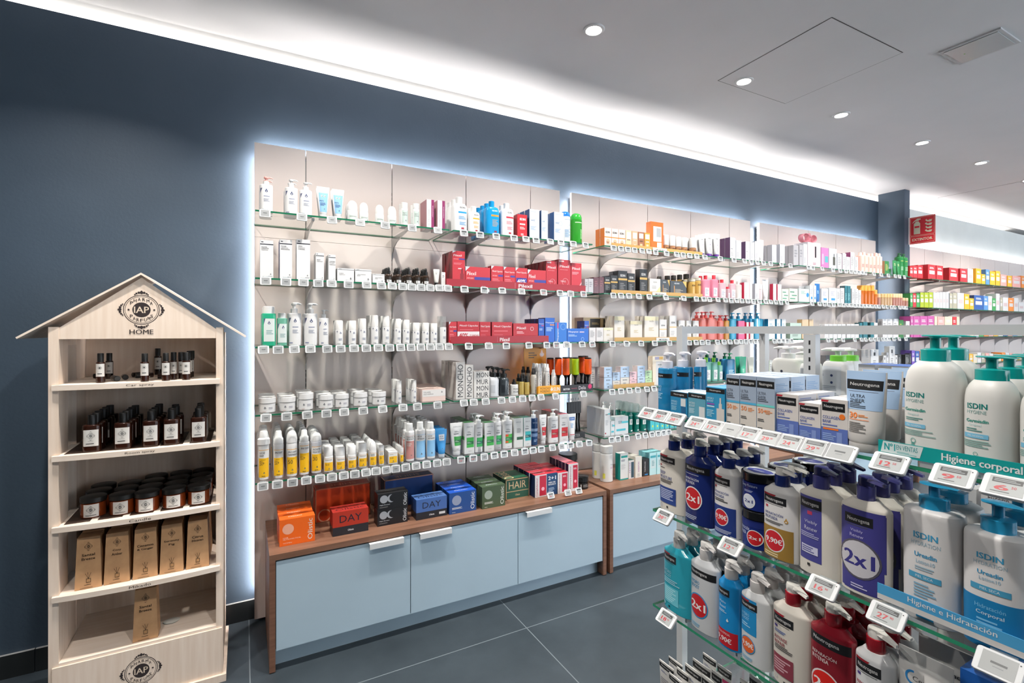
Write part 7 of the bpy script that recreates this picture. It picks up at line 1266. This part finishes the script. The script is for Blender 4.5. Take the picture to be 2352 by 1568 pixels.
# gable with emblem
mb = MB(); gz = 1.466; ap = 1.712; hw = (IX1-IX0)/2 - .03
mb.prism([(-hw-.01, 1.466), (hw+.01, 1.466), (hw+.01, 1.50), (0, ap), (-hw-.01, 1.50)], .002, .01, 'pine_card')
mf = lambda x, z, o: (x, .002 - o, 1.466 + z)
ops(mb, emblem(.5, (1.582-1.466)/.26, .075/.57, .57/.26) + [T(.5, .105, .072, 'HOME', '3a3232', w=.137, b=1)], .57, .26, mf)
mb.build('gable', hs)
for s_ in (-1, 1):                      # roof boards
    mb = MB(); a = (0, 1.722); b_ = (s_*.368, 1.468); nx_, nz_ = -(b_[1]-a[1]), (b_[0]-a[0]); l = sqrt(nx_**2+nz_**2); nx_, nz_ = nx_/l*.007, nz_/l*.007
    if nz_ < 0: nx_, nz_ = -nx_, -nz_
    mb.prism([a, b_, (b_[0]+nx_, b_[1]+nz_), (a[0] + (0 if s_ else 0), a[1]+.0085)], -.012, IB-IY-.004, 'pine_card_x'); mb.build('roof_board', hs)
SZ = [1.292, 1.025, .757, .495]
for z, txt in zip(SZ, ['Car spray', 'Room spray', 'Candle', 'Mikado']):
    mb = MB(); n_ = 16; w2 = W_/2 - .012; th_ = .02
    fr = [(-w2 + 2*w2*i/n_, -.012 - .018*(1 - ((2*i/n_) - 1)**2)) for i in range(n_+1)]
    n0 = len(mb.v)
    mb.v += [(x, y, z) for x, y in fr] + [(x, y, z-th_) for x, y in fr] + [(x, IB-IY-.01, z) for x, y in fr] + [(x, IB-IY-.01, z-th_) for x, y in fr]
    q = n_+1
    for i in range(n_):
        mb.face((n0+i, n0+q+i, n0+q+i+1, n0+i+1), 'pine_card_x'); mb.face((n0+i, n0+i+1, n0+2*q+i+1, n0+2*q+i), 'pine_card_x'); mb.face((n0+q+i, n0+3*q+i, n0+3*q+i+1, n0+q+i+1), 'pine_card_x')
    mb.face((n0, n0+2*q, n0+3*q, n0+q), 'pine_card'); mb.face((n0+n_, n0+q+n_, n0+3*q+n_, n0+2*q+n_), 'pine_card')
    fy = lambda x: -.012 - .018*(1 - (x/w2)**2)
    ops(mb, [T(.5, .5, .52, txt, '4a4038', w=.13 + .012*(len(txt)-6))], 2*w2, th_, lambda x, zz, o: (x, fy(x) - o - .0004, z - th_ + zz), True)
    if txt in ('Room spray', 'Candle'):
        for i in range(5):
            a = -w2 + .03 + i*(2*w2-.04)/5; mb.box(a, a + .078, .01, .30, z-.0005, z+.0006, '3a2c24')
    mb.build('shelf_board', hs)
hb('tray_top', IX0+.03, IX1-.026, IY+.0, IB-.01, .225, .238, c='pine_card_x')
mb = MB(); mb.box(-W_/2+.012, W_/2-.004, -.006, .006, .03, .226, 'pine_card')
ops(mb, emblem(.5, .53, .068/.55, .55/.196) + [T(.5, .05, .1, 'HOME', '3a3232', w=.137, b=1)], .55, .196, lambda x, z, o: (x, -.006 - o, .03 + z)); mb.build('front_board', hs)
mb = MB(); mb.prism([(-W_/2-.006, 0), (W_/2+.012, 0), (W_/2+.012, .03), (-W_/2-.006, .03)], -.016, IB-IY, 'pine_card'); mb.build('foot', hs)
mb = MB(); 
for k in range(3): mb.lathe([(.03, .2385+.0006*k), (.03, .2389+.0006*k)], ['3a4038', 'd8dcd4', 'ecebe4'][k], .085 + .0015*k, .13 + .002*k, 28, 1, .8)
mb.build('printed_discs', hs)
# goods on the house display
AMB = '2a130b:g'; BLK = '141414'
lab_e = [('R', .06, .3, .94, .98, 'e8e6e2')]
DES.update({
 'car_spray': ('bot', 'small amber car spray bottle with white label', dict(c=AMB, cc=BLK, bf=.7, rn=.0095, sh='sq', cap='screw', name='spray_bottle', F=[('R', .04, .3, .96, .92, 'e6e4e0'), ('O', .5, .72, .2, .03, '333'), ('C', .5, .72, .1, '333'), ('L', .25, .75, .48, .4, 1, '555')])),
 'room_spray': ('bot', 'square amber room spray bottle with white label', dict(c=AMB, cc=BLK, n=3.2, bf=.74, rn=.0125, sh='sq', cap='screw', dd=.045, name='spray_bottle', F=[('R', .1, .22, .9, .82, 'e6e4e0')] + emblem(.5, .6, .22, .75, '333', 'ddd') + [('L', .35, .65, .42, .4, 1, '888'), ('L', .25, .75, .34, .29, 1, '333')])),
 'candle': ('jar', 'amber glass candle jar with black lid', dict(c='6e2e10:g', cc='161616', lf=.24, lw=1.02, F=[('R', .22, .08, .78, .92, 'e6e4e0')] + emblem(.5, .56, .17, 1.5, '333', 'ddd') + [('L', .3, .7, .24, .18, 1, '333')])),
})
names = [['Santal', 'Breeze'], ['Cosy', 'Amber'], ['Cinnamon', '& Ginger'], ['Serenity', 'Fig'], ['Citrus', 'Heaven']]
for i, nm in enumerate(names):
    o = emblem(.5, .82, .17, .5, '3a2c20', 'b08860') + [T(.5, .66 - .075*j, .05, l, '2e2218', w=.09*len(l), b=1) for j, l in enumerate(nm)]
    o += [('R', .42, .12, .6, .2, '5a4632'), ('R', .44, .13, .58, .19, 'b1885e'), ('P', [(.5, .2), (.38, .3), (.395, .3), (.51, .2)], '3a2c20'), ('P', [(.5, .2), (.47, .32), (.485, .32), (.51, .2)], '3a2c20'), ('P', [(.5, .2), (.6, .31), (.615, .31), (.515, .2)], '3a2c20'), ('L', .35, .65, .09, .07, 1, '5a4632'), ('L', .2, .8, .03, .015, 1, '5a4632')]
    DES[f'mik{i}'] = ('box', 'tapered kraft diffuser carton reading ' + ' '.join(nm), dict(name='diffuser_carton', dd=.075, c='kraft', taper=.84, F=o))
S_ = 'on the house display'
def onz(view, z, items, place, setd=None):
    for it in items:
        dn, x0, x1, yt, yb = it[:5]; n = it[5] if len(it) > 5 else 1; o = dict(it[6]) if len(it) > 6 else {}
        X, Y = at_z(vx(view, (x0+x1)/2), vy(view, yb), z); Y = max(Y, IY - .005)
        Xa, Xb = at_y(vx(view, x0), 0, Y + (setd or 0))[0], at_y(vx(view, x1), 0, Y + (setd or 0))[0]
        h = at_y(vx(view, (x0+x1)/2), vy(view, yt), Y + (setd or 0))[1] - z
        product(dn, (Xa+Xb)/2, Y, z + .001, Xb-Xa, h, n, place, **o)
onz('G', SZ[0], [('car_spray', 705, 783, 684, 925), ('car_spray', 1072, 1144, 685, 915), ('car_spray', 1247, 1318, 682, 908), ('car_spray', 1415, 1485, 676, 900), ('car_spray', 785, 850, 682, 893), ('car_spray', 1318, 1376, 675, 897), ('car_spray', 1385, 1430, 674, 890),
 ('car_spray', 1455, 1500, 664, 882), ('car_spray', 1480, 1515, 662, 876), ('car_spray', 1006, 1068, 646, 860), ('car_spray', 1188, 1248, 643, 858)], 'on the house display')
cs = proto('car_spray', .0205, .0205, .064)
for i, (x, y, rz) in enumerate([(690, 890, 1.5), (850, 905, .4), (940, 893, .25), (1010, 880, 2.2), (1180, 880, -1.2), (1215, 893, 1.7)]):
    X, Y = at_z(vx('G', x), vy('G', y), SZ[0])
    o = make(cs, 'spray_bottle', (X, Y + .01, SZ[0] + .0115), 0); o.rotation_euler = (pi/2, 0, rz); tag(o, 'small amber car spray bottle lying on its side, house display top shelf', 'bottle', 'fallen car spray bottles')
for i, (x0, x1, yt, yb) in enumerate([(590, 735, 1188, 1500), (836, 968, 1185, 1495), (1065, 1195, 1175, 1485), (1250, 1372, 1160, 1460), (1478, 1612, 1130, 1430)]):
    X, Y = at_z(vx('G', (x0+x1)/2), vy('G', yb), SZ[1]); w = .058; h = .143
    product('room_spray', X, max(Y, IY+.004), SZ[1] + .001, w, h, [6, 5, 5, 4, 4][i], 'room spray shelf', gap=.056, jitter=.01)
for i, (x0, x1, yt, yb) in enumerate([(230, 400, 310, 470), (425, 598, 292, 450), (600, 765, 272, 432), (790, 945, 250, 405), (955, 1115, 225, 380)]):
    X, Y = at_z(vx('H', (x0+x1)/2), vy('H', yb), SZ[2]); w = .085; h = .078
    product('candle', X, max(Y, IY+.006), SZ[2] + .001, w, h, 4, 'candle shelf', gap=.0865, jitter=.003, maxd=IB - .012 - max(Y, IY+.006))
for i, (x0, x1, yt, yb) in enumerate([(205, 385, 590, 945), (398, 570, 565, 915), (590, 758, 535, 882), (770, 935, 500, 848), (950, 1110, 460, 805)]):
    X, Y = at_z(vx('H', (x0+x1)/2), vy('H', yb), SZ[3])
    product(f'mik{i}', X, IY + .012, SZ[3] + .001, .083, .198, 4, 'mikado shelf', gap=.079, jitter=.004)
X, Y = at_z(vx('H', 665), vy('H', 1335), .238)
product('mik0', X, IY + .02, .239, .084, .206, 1, 'alone on the display base')
# ------------------------------------------------------------------ make every label single out one thing
SC.view_layers[0].update()
def wcount(s): return len(s.replace(',', ' ').split())
NUM = ['leftmost', 'second from left', 'third from left', 'fourth from left', 'fifth from left', 'sixth from left', 'seventh from left', 'eighth from left', 'ninth from left', 'tenth from left']
by = {}
for o in THINGS: by.setdefault(o['label'], []).append(o)
for lb, os_ in by.items():
    if len(os_) < 2: continue
    os_.sort(key=lambda o: to_px(o.matrix_world.translation.x, o.matrix_world.translation.y)[0])
    for i, o in enumerate(os_):
        if i < 10: q = NUM[i]
        else: q = f'number {i+1} from left'
        o['label'] = lb + ', ' + q
        if 'group' not in o: o['group'] = o['category'] + ' repeats'
for o in THINGS:
    w_ = o['label'].split()
    if len(w_) > 16: 
        s = o['label']
        for a, b in ((' pump bottle', ' bottle'), ('wide ', ''), ('reading ', ''), ('round ', ''), ('small electronic price tag', 'price tag'), ('at the ', ''), (' with ', ' '), ('the ', ''), (' and ', ' ')):
            if len(s.split()) > 16: s = s.replace(a, b)
        o['label'] = s

    if len(o['label'].split()) > 16: print('LONG', o['label'])
